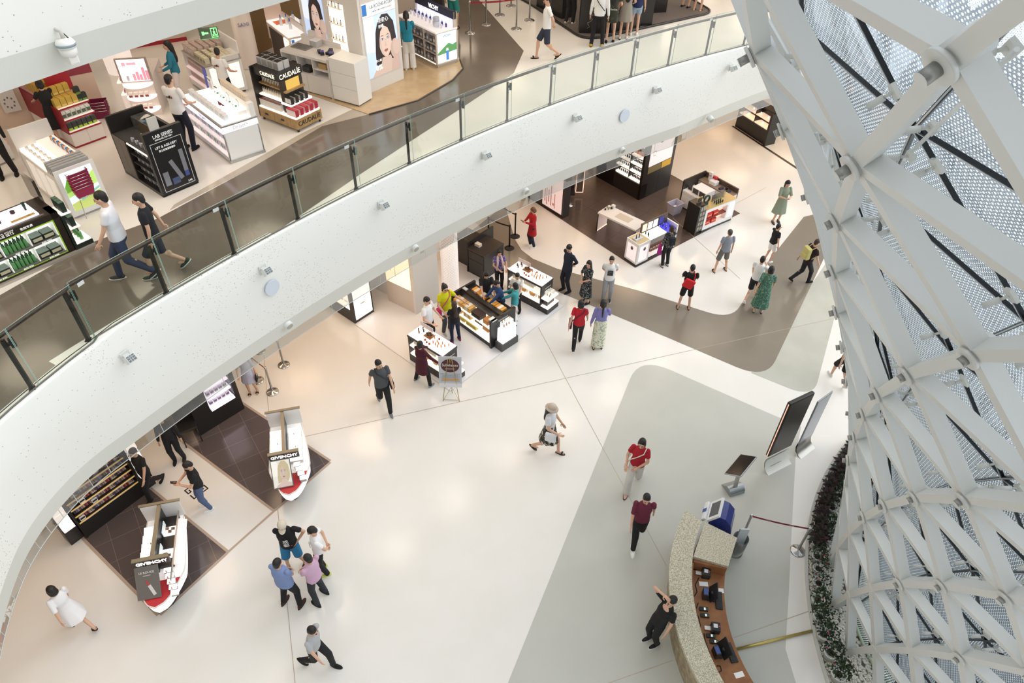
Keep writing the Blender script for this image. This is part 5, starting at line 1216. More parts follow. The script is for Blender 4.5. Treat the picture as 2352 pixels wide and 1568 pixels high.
bld(r, 'drawer_front', M('8c8680', .4), (.57, L-.06, .02, .05, .62, .78)); bld(r, 'niche', M('6c3a30', .4), (.57, L-.06, .045, .05, .32, .6)); bld(r, 'glow_strip', M('ffb9a0', .4, 0, .9), (.57, L-.06, .02, .045, .3, .32))
for x0, x1 in ((.58, .95), (.97, 1.34), (1.36, L-.07)): bld(r, 'light_tray', M('fff8f2', .4, 0, .9) if x0 < 1.3 else M('4a46c8', .4, 0, .5), (x0, x1, .04, D-.1, .8, .84))
bld(r, 'back_board', M('5a4a3c', .4), (.56, L-.05, D-.08, D-.03, .8, 1.2)); 
for i, x in enumerate((.6, .86, 1.12, 1.4)): bld(r, 'back_picture', M(('f2d9b0', 'f6e6d8', 'f3ece8', '3a3c80')[i], .4, 0, .7), (x, x+.2, D-.095, D-.08, .88, 1.15))
goods(r, 'make_up_bottle', 'dark green bottle on the trays of the white kiosk', 'bottle', 'green bottles on the white kiosk', m_bottle(.02, .14, '2a4a34', '1c1c1c'), [(.64, .2, .84), (.7, .28, .84), (.66, .36, .84)])
goods(r, 'make_up_tube', 'slim white tester on the trays of the white kiosk', 'tester', 'white testers on the kiosk', m_tube(.018, .13, 'efeae6', 'd8b8a0'), [(1.02, .2, .84), (1.1, .3, .84), (1.2, .22, .84), (1.28, .34, .84), (.84, .2, .84)])
goods(r, 'perfume_bottle', 'violet bottle on the blue tray of the white kiosk', 'bottle', 'violet bottles on the white kiosk', m_bottle(.025, .12, '4a3ab0', 'd0cce8'), [(1.45, .18, .84), (1.55, .26, .84), (1.66, .2, .84), (1.5, .36, .84)])
goods(r, 'perfume_box', 'brown patterned carton in the front niche of the white kiosk', 'box', 'cartons in the kiosk niche', m_box(.09, .03, .15, 'c8a894', ('4a3430', .2, .7)), row(.6, 1.75, 9, .02, .32))
goods(r, 'acrylic_stand', 'clear acrylic stand with dark testers on the gold corner of the kiosk', 'stand', None, m_box(.3, .18, .05, 'dfe3e6'), [(.22, .3, .863)])
goods(r, 'make_up_bottle', 'black tester on the acrylic stand of the white kiosk', 'bottle', 'black testers on the acrylic stand', m_bottle(.018, .12, '23262c', '3a70a8'), [(.13, .28, .913), (.19, .33, .913), (.25, .27, .913), (.31, .32, .913)])
# second kiosk and till
r, L = fx('white_kiosk', 'white kiosk with red gift boxes in a glowing window, next to the cash till', 'kiosk', T(2, 1, 1700, 595), T(2, 1, 2035, 455)); D = .5
bld(r, 'tall_rack', BLK, (0, .08, 0, .56, 0, 1.15), (.08, .36, .1, .56, 0, 1.15))
for i in range(5): bld(r, 'rack_shelf', M('5f5a52', .4), (.08, .36, .0, .1, .12+.2*i, .14+.2*i))
bld(r, 'plinth', M('3c3633', .4), (.36, L, .02, D, 0, .1)); bld(r, 'body', WHT, (.36, L, .2, D, .1, .92), (.36, .46, 0, .2, .1, .92), (L-.42, L, 0, .2, .1, .92), (.46, L-.42, 0, .2, .1, .24), (.46, L-.42, 0, .2, .8, .92))
bld(r, 'niche_back', M('ffcfb8', .4, 0, .8), (.46, L-.42, .19, .2, .24, .8)); bld(r, 'niche_shelf', M('7a3a30', .4), (.46, L-.42, .0, .19, .5, .525)); bld(r, 'light_panel', GLOWC, (L-.34, L-.06, -.006, 0, .25, .85)); bld(r, 'gold_top', M('cdb27a', .35, .3), (.4, L, .0, D, .92, .935)); bld(r, 'glass_guard', ACR, (.9, L-.3, .3, .32, .93, 1.2))
goods(r, 'gift_box', 'bright red gift box in the glowing window of the kiosk', 'gift box', 'red gift boxes', m_box(.24, .14, .17, 'cc2c30', ('e8c070', .42, .58)), [(.6, .1, .245), (.92, .1, .245), (.64, .1, .53), (.96, .1, .53)])
goods(r, 'cosmetic_box', 'small grey carton in the black side rack of the red gift box kiosk', 'box', 'cartons in the black side rack', m_box(.1, .05, .14, 'a8a294'), [(x, .05, .142+.2*i) for i in range(5) for x in (.15, .28)])
goods(r, 'make_up_bottle', 'dark green and gold bottle on top of the red gift box kiosk', 'bottle', 'green bottles on the red gift box kiosk', m_bottle(.022, .13, '20382c', 'c8b890'), [(x, y, .935) for x in (.95, 1.05, 1.15, 1.25) for y in (.1, .2)])
P0 = V((.62, .3, 1.0)); m = MB(); m.T = wm(r); m.tube([P0+V((.13*math.cos(2*PI*i/20), 0, .15+.13*math.sin(2*PI*i/20))) for i in range(20)], .035, 8, True); m.box(.55, .69, .25, .35, .93, 1.02); tag(m.build('wreath', M('2c3f34', .8)), 'dark green wreath ornament on top of the red gift box kiosk', 'wreath')
goods(r, 'framed_picture', 'gold framed counter picture beside the green wreath', 'picture', None, m_box(.24, .03, .2, 'b5975a', ('3a3430', .1, .9)), [(.24, .3, 1.15)])
r, L = fx('cash_till', 'white cash till counter with dark screen wall behind the red gift box kiosk', 'cash till', T(2, 1, 1570, 330), T(2, 1, 1705, 410)); D = 1.5; L = .95
bld(r, 'cabinet', WHT, (0, L, .0, .62, .06, .72)); bld(r, 'plinth', M('3c3633', .4), (0, L, .02, .62, 0, .06)); bld(r, 'cubby_body', WHT2, (.3, L, .12, .62, .72, .95)); bld(r, 'cubby', M('4a4442', .5), (.36, .6, .11, .125, .74, .93), (.66, .9, .11, .125, .74, .93)); bld(r, 'side_screen', M('3a322e', .4), (-.06, -.01, 0, 1.2, 0, 1.1)); bld(r, 'rear_screen', M('5a4a3e', .4), (-.06, 1.5, 1.2, 1.26, 0, 1.05)); bld(r, 'rear_worktop', M('8a7462', .4), (0, 1.5, .8, 1.2, .84, .88)); bld(r, 'rear_cabinet', WHT2, (0, 1.5, .82, 1.2, 0, .84))
for x in (.04, .5): bld(r, 'door', M('efefec', .4), (x, x+.42, -.012, 0, .1, .52)); bld(r, 'drawer', M('e6e4e0', .4), (x, x+.42, -.014, 0, .55, .7))
goods(r, 'printer', 'white receipt printer on the rear worktop of the till', 'printer', None, m_box(.28, .24, .14, 'f0eeec', None, 'd9d7d4'), [(.55, 1.0, .88)])
goods(r, 'card_terminal', 'blue and black card terminal on the rear worktop of the till', 'card terminal', 'terminals on the till', m_box(.1, .18, .06, '34437a', ('1a1a1c', .2, .8), '2a2c34'), [(.95, .95, .88), (1.25, 1.0, .88)])
goods(r, 'scanner', 'black barcode scanner on the rear worktop of the till', 'scanner', None, m_bottle(.05, .17, '1c1c1e', '1c1c1e'), [(1.1, 1.08, .88)])
goods(r, 'red_box', 'small red gift bag standing on the till screen wall', 'bag', None, m_box(.14, .1, .24, 'c43036', ('e6b060', .4, .55)), [(.5, 1.13, .88)])
goods(r, 'white_box', 'tall white carton standing beside the small red gift bag', 'box', None, m_box(.14, .1, .34, 'ebe8e6', ('c9a8a8', .5, .7)), [(.3, 1.1, .88)])
goods(r, 'phone_set', 'black telephone in the left corner of the till', 'telephone', None, m_box(.16, .2, .08, '26262a'), [(.15, .3, .72)])
# plastic tub
P0 = G(T(2, 1, 1520, 385)); r = empty('plastic_tub', P0, math.radians(35), 'translucent lilac plastic tub on the dark tiles by the till', 'plastic tub'); LM = M('c3bfd0', .4)
m = MB(); a = [[m.v((x*k, y*k, z)) for x, y in ((-.22, -.17), (.22, -.17), (.22, .17), (-.22, .17))] for k, z in ((.85, 0), (1.1, .42), (1.05, .42), (.8, .03))]; m.loft(a); m.build('body', LM, r); m = MB(); m.tube([(-.25, -.195, .42), (.25, -.195, .42), (.25, .195, .42), (-.25, .195, .42)], .014, 6, True); m.build('rim', LM, r)
goods(r, 'paper_bag', 'white crumpled bag lying inside the plastic tub', 'bag', None, m_box(.22, .18, .2, 'eceaea'), [(0, 0, .05)])
# far counter by the lattice and dark line
r, L = fx('far_counter', 'black far counter with two glowing lamp lit shelves near the top of the lattice', 'counter', T(2, 0, 2075, 1140), T(3, 0, 15, 1310))
bld(r, 'body', BLK, (0, L, 0, .5, 0, .62), (0, L, .4, .5, .62, 1.4), (L-.06, L+.05, -.05, .5, 0, 1.4), (-.04, 0, 0, .5, 0, 1.4), (0, L, .1, .5, 1.36, 1.42)); bld(r, 'divider', BLK, (L*.48, L*.5, .05, .4, .62, 1.36))
for z in (.64, .98): bld(r, 'shelf', M('f6d9bd', .4, 0, .7), (.02, L*.47, .03, .4, z, z+.05), (L*.51, L-.07, .03, .4, z, z+.05))
for i in range(8): m = MB(); x = .15+i*(L-.3)/7; m.ell((x, .2, .74 if i % 2 else 1.08), (.03, .03, .03)); m.build('lamp', M('ffe9cf', .4, 0, 3.0), r)
A, B_ = G((1680, 290)), G((1840, 395)); strip(A, B_, .12, M('3a2e2b', .3), .006)
r, L = fx('wall_back', '', '', (1500, 345), (1690, 286)); r.name = 'wall_far'
for k in ('label', 'category'):
    if k in r: del r[k]
r['kind'] = 'structure'; bld(r, 'panel', M('e0c9b4', .5), (-1, L+.6, 2.2, 2.3, 0, 3.4)); bld(r, 'seam', M('b9a593', .5), (L*.5, L*.5+.012, 2.19, 2.2, 0, 3.4))
# --- black and red boat shaped make-up islands
g1 = [G((380, 981)), G((630, 1170)), G((757, 1060)), G((545, 920))]; g1 += [g1[3]+(g1[3]-g1[2])*.9, g1[0]+(g1[0]-g1[1])*.6]
plate(g1, .004, BTILE, label='black tiled floor under the upper boat shaped island')
g2 = [G((366, 1410)), G((520, 1268)), G((339, 1119))]; g2 += [g2[2]+(g2[2]-g2[1])*.8, G((140, 1180))+(G((140, 1180))-G((366, 1410)))*.3]
plate(g2, .004, BTILE, label='black tiled floor under the lower boat shaped island')
BOR = M('b8a493', .35)
for P_ in ((g1[0], g1[1]), (g1[1], g1[2]), (g1[2], g1[3]), (g2[0], g2[1]), (g2[1], g2[2]), (G((140, 1180)), g2[0])): strip(P_[0], P_[1], -.06, BOR)
strip(g1[1], g2[1], .05, BOR)
def hull(n, k=1.0, L=2.16):
    pts = []
    for i in range(n+1):      # right side from the back to the tip, then left
        y = L*(1-i/n); x = .5*k*min(1, math.sqrt(max(0, y/.75))) if y < .75 else .5*k*(1-.3*((y-.75)/(L-.75))**1.5); pts.append((x, y))
    for i in range(1, n+1):
        y = L*i/n; x = .42*k*min(1, math.sqrt(max(0, y/.75))) if y < .75 else .42*k*(1-.12*(y-.75)/(L-.75)); pts.append((-x, y))
    return pts
def island(label, tip, ang, variant, tagw):
    r = empty('makeup_island', G(tip, .8)*1.0, math.radians(ang-90), label, 'make-up island'); r.location.z = 0
    n = 30
    sc = lambda k, dy=0: [(x*k, (y-1.1)*(.5+.5*k)+1.1+dy) for x, y in hull(n)]
    m = MB(); m.prism(sc(.5, .15), 0, .1); m.build('plinth', BLK, r)
    m = MB(); m.prism(sc(.55, .12), .1, .5, sc(.93, .01)); m.build('hull', M('1d1b1b', .15), r)
    m = MB(); m.prism(sc(.93, .01), .5, .78, sc(1.0)); m.build('glowing_side', M('fffaf6', .3, 0, .75), r)
    m = MB(); m.prism(sc(.985), .78, .8); m.build('counter_top', M('f3efec', .3, 0, .3), r)
    m = MB(); fr_ = [p for p in sc(.97) if p[1] < .62]; m.prism(fr_, .8, .806); m.build('red_front', M('c8323a', .35), r)
    m = MB(); m.tube([(x, y, .795) for x, y in sc(1.0)], .014, 6, True); m.build('rim', M('e8e4e0', .3), r)
    GB_ = M('8d826c', .4, .2)
    bld(r, 'spine', GB_, (-.035, .035, .78, 2.1, 1.24, 1.3)); bld(r, 'spine_board', BLK, (-.02, .02, .78, 2.1, .8, 1.24))
    bld(r, 'back_board', M('e9e6e2', .3), (-.38, .4, 2.1, 2.14, .8, 1.3)); bld(r, 'back_rail', GB_, (-.4, .42, 2.1, 2.16, 1.3, 1.33))
    bld(r, 'header', BLK, (-.33, .33, .74, .8, 1.16, 1.36)); bld(r, 'header_rail', GB_, (-.34, .34, .73, .81, 1.36, 1.385))
    text('lettering', 'GIVENCHY', .13, M('fbf8f4', .4, 0, .6), r, (0, .735, 1.26), (PI/2, 0, 0), .006, sx=.92, bold=.004)
    sl = math.radians(-48)
    TT = Matrix.Translation((-.1, .2, .83)) @ Matrix.Rotation(sl, 4, 'X')
    m = MB(); m.T = TT; m.box(-.22, .22, 0, .02, 0, .64); m.build('picture_board', GREYM, r)
    if variant == 0: portrait(r, 'picture', .4, .6, .35, 'c9b994', ('d9d5cc', 'e6e2da'), 'cdb8a6', False, TT @ Matrix.Translation((0, -.006, .02)))
    else:
        m = MB(); m.T = TT; m.box(-.2, .2, -.004, 0, .02, .62); m.build('picture', M('6e6863', .4), r)
        m = MB(); m.T = TT @ Matrix.Translation((.08, -.01, .14)) @ Matrix.Rotation(math.radians(-25), 4, 'Y'); m.box(-.03, .03, 0, .008, -.08, .14); m.k = 1; m.box(-.02, .02, -.001, .008, .14, .24); m.build('lipstick_picture', [M('d9d4d0', .3), M('b5443c', .4)], r)
        for s_, sz, z in (('LE ROUGE', .062, .52), ('GIVENCHY', .03, .46)): text('lettering', s_, sz, M('f0ece8', .4), r, TT @ V((0, -.012, z)), (PI/2+sl, 0, 0), .002)
    WTR = M('fffdfb', .3, 0, .75); 
    for i in range(5):
        y = .85+i*.2
        for sx, x0, x1 in ((-1, -.36, -.06), (1, .07, .36)):
            if variant == 1 and sx > 0: continue
            TT = Matrix.Translation((0, y, .9)) @ Matrix.Rotation(math.radians(14), 4, 'X'); m = MB(); m.T = TT; m.box(x0, x1, 0, .185, 0, .02); m.build('tray', WTR, r)
            bld(r, 'tray_support', M('d8d4d0', .4), (x0, x1, y, y+.17, .8, .9))
    for i in range(4 if variant == 0 else 5):
        y = .62-i*.115; x = .16+.035*i; TT = Matrix.Translation((x, y, .98-.03*i)) @ Matrix.Rotation(math.radians(10), 4, 'X'); m = MB(); m.T = TT; m.box(0, .15, 0, .1, 0, .015); m.build('front_tray', WTR, r); bld(r, 'tray_support', M('b9b4b0', .4), (x+.01, x+.14, y+.005, y+.09, .8, .98-.03*i))
    if variant == 1:
        bld(r, 'black_worktop', BLK, (.03, .3, .85, 2.05, .8, .9)); 
        for y in (1.0, 1.55): bld(r, 'glowing_tray', WTR, (.05, .28, y, y+.22, .9, .92)); bld(r, 'tray_back', M('e4ecec', .3, 0, .3), (.04, .055, y, y+.3, .9, 1.05))
        for k in range(3): bld(r, 'side_shelf', GLOWP if k < 2 else GLOWW, (.3+.05*k, .35+.05*k, .85, 1.95, .86-.03*k, .9-.03*k))
        m = MB(); m.box(.32, .335, .4, 2.05, 1.0, 1.06); m.build('guard_rail', M('9a948e', .3, .6), r)
        goods(r, 'make_up_palette', 'small open compact on the black right worktop of the lower island', 'compact', 'compacts on the lower island', m_palette(.07, .07, '2a2422', ('a8805c', '8c6648')), [(.12, 1.1, .92), (.2, 1.06, .92), (.16, 1.64, .92), (.22, 1.7, .92), (.1, 1.72, .92)])
    goods(r, 'lipstick', 'single lipstick tester on the white trays of the %s' % tagw, 'lipstick', 'lipsticks on the '+tagw, m_bottle(.012, .07, 'd9a888', 'c24a3a'), [(-.2, .98, .935), (-.18, 1.4, .935)]+([(.2, 1.0, .935), (.22, 1.22, .935), (.2, 1.62, .935)] if variant == 0 else [(.22, .62, .998), (.25, .5, .968), (.29, .39, .938), (.33, .28, .908)]))
    return r
island('boat shaped white and red make-up island on black tiles with a portrait picture', (664, 1136), 106, 0, 'upper island')
island('boat shaped red and black make-up island with a grey lipstick picture, lower left', (355, 1396), 105, 1, 'lower island')
# floor emblem
P0 = G((451, 1124)); r = empty('floor_emblem', P0, math.radians(-36), 'black square emblem of interlocking letters on the cream floor', 'emblem'); m = MB(); 
for q in range(4):
    m.T = Matrix.Translation((0, 0, 0)) @ Matrix.Rotation(q*PI/2, 4, 'Z') @ Matrix.Translation((.03, .03, 0))
    t_ = .028; s_ = .17
    for bx in ((0, s_, s_-t_, s_), (s_-t_, s_, .0, s_), (0, t_, .07, s_), (0, .1, .07, .07+t_)): m.box(bx[0], bx[1], bx[2], bx[3], .004, .0055)
m.build('lettering', M('2a2220', .4), r)
# palette wall
r, L = fx('palette_wall', 'black shelving wall stocked with make-up palettes under gold strip lights', 'shelving wall', (203, 1232), (334, 1135)); HT = 2.3
bld(r, 'plinth', BLK, (0, L, 0, .4, 0, .45)); bld(r, 'back_panel', BLK, (0, L, .36, .4, .45, HT))
for x in (-.04, L): bld(r, 'side_panel', BLK, (x, x+.04, -.02, .4, 0, HT))
for k in range(5): z = .47+.2*k; bld(r, 'shelf', M('3a332c', .4), (0, L, .02+.03*k, .36, z, z+.02)); bld(r, 'strip_light', M('d9b870', .4, 0, .4), (0, L, .01+.03*k, .03+.03*k, z, z+.025)); bld(r, 'price_strip', M('d8d4d0', .4), (.1, L-.1, .005+.03*k, .01+.03*k, z-.002, z+.012))
bld(r, 'picture_panel', M('3a2f30', .4, 0, .2), (0.05, L-.05, .16, .2, 1.55, HT)); bld(r, 'picture_frame', M('cfc6c0', .4), (.05, L-.05, .15, .16, 1.53, 1.55))
cols = [('8c6a5a', 'b9988a', 'd9c0b4'), ('a83a3e', 'c46a6a', '8a2a30'), ('c8a890', 'a88468', '7c5a48'), ('5a4a5c', '8c7a8c', 'b8a8b4')]
goods(r, 'make_up_palette', 'small make-up palette tilted on the gold lit black shelving', 'palette', 'palettes on the black shelving', [m_palette(.13, .09, c, k) for c, k in zip(('1f1c1c', '262223', 'e6e2de', '1f1c1c'), cols)], [p for k in range(5) for p in row(.05, L-.05, 11, .12+.03*k, .53+.2*k)])
goods(r, 'display_card', 'white square logo card standing on the black shelving', 'card', 'logo cards on the shelving', m_box(.12, .02, .13, 'eceae8', ('2a2422', .3, .7)), [(.12, .05, .495), (.5, .08, .695), (.3, .1, .895)])
for nm, x in (('right', L+.06), ('left', -.34)):
    e_ = empty('end_display', r.location+Matrix.Rotation(r.rotation_euler.z, 3, 'Z') @ V((x, -.02, 0)), r.rotation_euler.z, 'white glowing end display at the %s end of the black shelving wall' % nm, 'display'); bld(e_, 'body', BLK, (0, .28, .1, .4, 0, HT-.1))
    for k in range(5): m = MB(); m.box(.02, .26, .0, .12, .55+.3*k, .78+.3*k, 0, .03); m.build('glowing_box', M('fff3ee', .4, 0, .85), e_)
# back shelf of the boutique
r, L = fx('back_shelves', 'black cabinet with white glowing shelves at the back of the black tiled floor', 'shelves', (462, 1000), (562, 938)); bld(r, 'body', BLK, (0, L, .3, .5, 0, 2.2), (0, L, 0, .3, 0, .55), (0, L*.35, 0, .3, .55, 2.2), (L-.12, L, 0, .3, .55, 2.2))
for k in range(4): bld(r, 'shelf', M('f0e6f4', .4, 0, .9), (L*.37, L-.14, .02, .3, .58+.32*k, .63+.32*k)); bld(r, 'glowing_back', M('d9cfdd', .4, 0, .4), (L*.37, L-.14, .28, .3, .63+.32*k, .88+.32*k))
goods(r, 'cosmetic_box', 'pale carton on the glowing shelves of the black back cabinet', 'box', 'cartons on the back cabinet', m_box(.09, .08, .14, 'd9d2dc', ('6a5a6a', .3, .7)), [p for k in range(3) for p in row(L*.4, L-.18, 5, .15, .63+.32*k)])
m = MB(); m.box(L*.37, L-.14, -.03, .02, .56, .6); m.build('front_light', M('f6ecfa', .4, 0, 1.6), r)
P0 = G((442, 1008)); r = empty('make_up_chair', P0, .6, 'black make-up chair in front of the black back cabinet', 'chair'); m = MB(); m.rbox(-.22, .22, -.22, .22, .5, .58, .02); m.build('seat', BLK, r); m = MB(); m.rbox(-.22, .22, .18, .23, .58, 1.0, .02); m.build('backrest', BLK, r)
for sx in (-1, 1):
    for sy in (-1, 1): m = MB(); m.cyl((sx*.2, sy*.2, 0), (sx*.18, sy*.18, .5), .015, n=8); m.build('leg', BLK, r)
# --- chrome stanchions on the ground floor
for q, lb in (((652, 838), 'chrome stanchion standing furthest right of the pair below the balcony'), ((626, 900), 'chrome stanchion with the red belt in front of the lavender dress'), ((592, 874), 'chrome stanchion half hidden behind the person in lavender'), ((596, 806), 'chrome stanchion behind the smoke screen under the balcony'), ((1832, 1265), 'chrome stanchion standing beside the planter'), ((1703, 1236), 'chrome stanchion next to the blue kiosk')): stanchion(lb, q, 0, 'c', .95, 'chrome stanchions of the ground floor')
belt('red belt between the two chrome stanchions below the balcony', (652, 838), (596, 806), 0, '8f2a34', .9, False); belt('red belt leading up from the stanchion beside the lavender dress', (626, 900), (560, 845), 0, '8f2a34', .9, False); belt('long red printed belt from the blue kiosk to the planter', (1703, 1236), (1832, 1265), 0, '8f2233')
# ================================================================ upper floor shops
U = F2
def lit_top(r, name, x0, x1, y0, y1, z): bld(r, name, GLOWW, (x0, x1, y0, y1, z, z+.03))
# wooden platform and skin care pillar
wp = [G(q, U) for q in ((848, 264), (960, 232), (1040, 185), (1064, 158), (1050, 132), (1010, 105), (905, 60), (640, 120), (690, 210))]
m = MB(); m.prism([(p.x, p.y) for p in rnd(wp, {2: .6, 3: .5, 4: .4})], U, U+.02); struct(m.build('floor', speckle('light_timber_floor', 'c3a883', 'cbb28d', 3, .25)), 'light timber platform floor under the tall portrait pillar')
m = MB(); e_ = [G(q, U)+V((0, 0, .022)) for q in ((848, 264), (960, 232), (1040, 185), (1064, 158), (1056, 138))]; m.tube(e_, .02, 6); struct(m.build('trim_5', M('5a4f47', .4)))
UZ = U+.02
r, L = fx('portrait_pillar', 'tall white pillar with two large backlit portrait posters', 'pillar', (845, 216), (928, 180), UZ); D = 2.3; HP = 3.3
bld(r, 'pillar_body', M('ebe9e6', .35), (0, L, 0, D, 0, HP))
portrait(r, 'light_poster', L-.24, 1.5, .7, T=Matrix.Translation((L/2, -.012, .36))); bld(r, 'poster_frame', WHT2, (.08, L-.08, -.008, 0, .32, HP-.02))
bld(r, 'poster_header', M('f3f4f6', .4, 0, .8), (.12, L-.12, -.014, -.006, 1.88, 2.2)); bld(r, 'header_square', M('2f6fb8', .4, 0, .6), (.12, .26, -.017, -.006, 1.92, 2.18))
text('lettering', 'LA ROCHE-POSAY', .125, M('4a4f5a', .4), r, (L/2+.09, -.02, 2.08), (PI/2, 0, 0), .002, sx=.78); text('lettering', 'LABORATOIRE DERMATOLOGIQUE', .05, M('6a6f7a', .4), r, (L/2+.09, -.02, 1.97), (PI/2, 0, 0), .002, sx=.85)
text('lettering', '特安心', .13, M('fafafa', .4, 0, .6), r, (L*.56, -.026, 1.7), (PI/2, 0, 0), .002); text('lettering', '1分钟', .14, M('dfe9fa', .4, 0, .6), r, (L*.22, -.026, 1.58), (PI/2, 0, 0), .002); text('lettering', '舒缓', .09, M('fafafa', .4, 0, .6), r, (L*.5, -.026, 1.56), (PI/2, 0, 0), .002); text('lettering', '0%', .2, M('fafafa', .4, 0, .5), r, (L*.36, -.026, .56), (PI/2, 0, 0), .002); text('lettering', '安心霜', .07, M('fafafa', .4, 0, .5), r, (L*.36, -.026, .74), (PI/2, 0, 0), .002)
LM_ = Matrix.Translation((-.012, 0, 0)) @ Matrix.Rotation(-PI/2, 4, 'Z')
portrait(r, 'side_light_poster', .82, 1.2, .7, T=LM_ @ Matrix.Translation((-D+.55, 0, .95)))
bld(r, 'side_header', M('f3f4f6', .4, 0, .8), (-.014, -.004, D-.96, D-.14, 2.16, 2.36)); bld(r, 'header_square', M('2f6fb8', .4, 0, .6), (-.016, -.004, D-.24, D-.14, 2.18, 2.34)); t = text('lettering', 'LA ROCHE-POSAY', .09, M('4a4f5a', .4), r, (-.02, D-.6, 2.26), (PI/2, 0, -PI/2), .002, sx=.75)
bld(r, 'niche_back', M('fff3e2', .4, 0, 1.1), (-.01, .0, .55, 1.1, .9, 2.1))
for z in (1.2, 1.6, 2.0): bld(r, 'niche_shelf', M('d8c8b4', .4, 0, .5), (-.08, -.01, .57, 1.08, z, z+.02))
t = text('lettering', 'BLANC', .1, M('8a8078', .4), r, (-.012, .82, 2.3), (PI/2, 0, -PI/2), .002)
goods(r, 'cosmetic_bottle', 'small bottle on the lit niche shelves of the portrait pillar', 'bottle', 'bottles in the pillar niche', [m_bottle(.025, .13, 'e3ded6', '3a3a40'), m_tube(.025, .15, 'f0ece8', '5a6a8a')], [(-.045, y, z) for z in (1.22, 1.62, 2.02) for y in (.65, .78, .9, 1.02)])
# cash desk
r, L = fx('white_cash_desk', 'white cash desk with open pigeonholes and a tall white end cabinet', 'cash desk', (660, 200), (827, 247), U); D = .85
x1 = L*.64
bld(r, 'body', WHT2, (0, x1, .3, D, .05, .98), (0, x1, 0, .3, .05, .52), (0, x1, 0, .3, .94, .98)); bld(r, 'plinth', M('8a8680', .4), (0, x1, .03, D, 0, .05)); bld(r, 'worktop', M('dcd8d4', .3), (0, x1, 0, D, .98, 1.0)); bld(r, 'rear_ledge', WHT2, (-.02, x1, D, D+.12, 0, 1.12))
for x in (.0, x1*.33, x1*.66, x1-.02): bld(r, 'pigeonhole_divider', WHT2, (x, x+.02, 0, .3, .52, .94))
bld(r, 'pigeonhole_shelf', WHT2, (x1*.66, x1, 0, .3, .7, .72)); bld(r, 'door_gap', M('a9a59f', .5), (x1*.5, x1*.5+.006, -.002, .01, .08, .5))
bld(r, 'end_cabinet', M('f3f3f1', .35), (x1+.06, L, -.02, D*.62, .06, 1.12)); bld(r, 'cabinet_foot', M('6a6864', .4), (x1+.08, L-.02, .0, D*.58, 0, .06)); bld(r, 'frame_post', M('d4d2ce', .3), (x1, x1+.05, -.03, .02, 0, 1.05))
for z in (.42, .78): bld(r, 'drawer_gap', M('b5b2ac', .5), (x1+.06, L, -.022, -.018, z, z+.006))
goods(r, 'handbag', 'dark folded bag in the pigeonholes of the white cash desk', 'bag', 'bags in the pigeonholes', m_box(.24, .18, .14, '2b2b30'), [(.25, .16, .53), (.72, .16, .53)]); goods(r, 'paper_box', 'brown paper carton in the right pigeonhole of the cash desk', 'box', None, m_box(.26, .18, .14, 'b79a6c'), [(x1*.83, .16, .72)])
goods(r, 'card_terminal', 'black card terminal heaped on the white cash desk', 'card terminal', 'terminals on the white cash desk', [m_box(.09, .18, .06, '1f1f22', None, '34363c'), m_box(.1, .16, .08, '26262a', None, '5a4a9a')], [(x1*.66, .35, 1.0), (x1*.74, .3, 1.0), (x1*.82, .42, 1.0), (x1*.9, .36, 1.0), (x1*.78, .55, 1.0)], .4, .6)
goods(r, 'printer', 'grey printer on the left half of the white cash desk', 'printer', None, m_box(.24, .22, .16, 'b9b9bc', None, 'e6e6e8'), [(x1*.42, .66, 1.0)]); goods(r, 'till_tray', 'grey till tray on the worktop of the white cash desk', 'tray', None, m_box(.5, .3, .03, '8c8a86', None, '6f6d69'), [(x1*.25, .4, 1.0)]); goods(r, 'receipt_roll', 'white carton on the rear ledge of the white cash desk', 'box', None, m_box(.16, .1, .14, 'e6e4e0'), [(x1*.2, D+.06, 1.12)])
# small counter with portrait front
A = G((661.6, 85.5), U+1.0); B9 = G((716.5, 74), U+1.0); ang = math.atan2(B9.y-A.y, B9.x-A.x); r = empty('skincare_counter', V((A.x, A.y, UZ)), ang, 'skincare counter with a portrait front and sloping lit top behind the cash desk', 'counter'); L, D = .8, 1.5
bld(r, 'body', M('e6d9cb', .4), (.03, L, 0, D, 0, .95)); bld(r, 'side_light', GLOWW, (.0, .03, .1, .4, .1, .85)); bld(r, 'side_shelf', M('4a4240', .5), (.005, .03, .5, D-.1, .1, .85)); bld(r, 'light_top', M('f4efee', .4, 0, .6), (0, L, 0, D, .95, .99)); bld(r, 'orange_panel', M('e0774a', .4, 0, .3), (.1, .5, D-.5, D-.2, .99, 1.0)); bld(r, 'back_card', M('e6d3c6', .4), (0, L*.6, D, D+.03, .5, 1.9)); bld(r, 'divider', M('d9cfc8', .4), (L*.6, L*.64, .1, D, .99, 1.15))
portrait(r, 'light_poster', L-.12, .62, .7, T=Matrix.Translation((L/2, -.012, .08))); bld(r, 'poster_header', M('f3f4f6', .4, 0, .7), (.06, L-.06, -.012, 0, .72, .9)); bld(r, 'header_square', M('2f6fb8', .4, 0, .5), (.07, .15, -.015, 0, .73, .89)); text('lettering', 'LA ROCHE-POSAY', .075, M('4a4f5a', .4), r, (L/2+.06, -.016, .81), (PI/2, 0, 0), .002, sx=.72)
goods(r, 'cosmetic_bottle', 'tall white and blue bottle on the sloping skincare counter top', 'bottle', 'bottles on the skincare counter', m_bottle(.04, .28, 'e9ebf0', '3a78c0'), [(.3, .5, .99), (.36, .9, .99), (.62, .5, .99), (.2, .9, .99), (.6, 1.0, .99)])
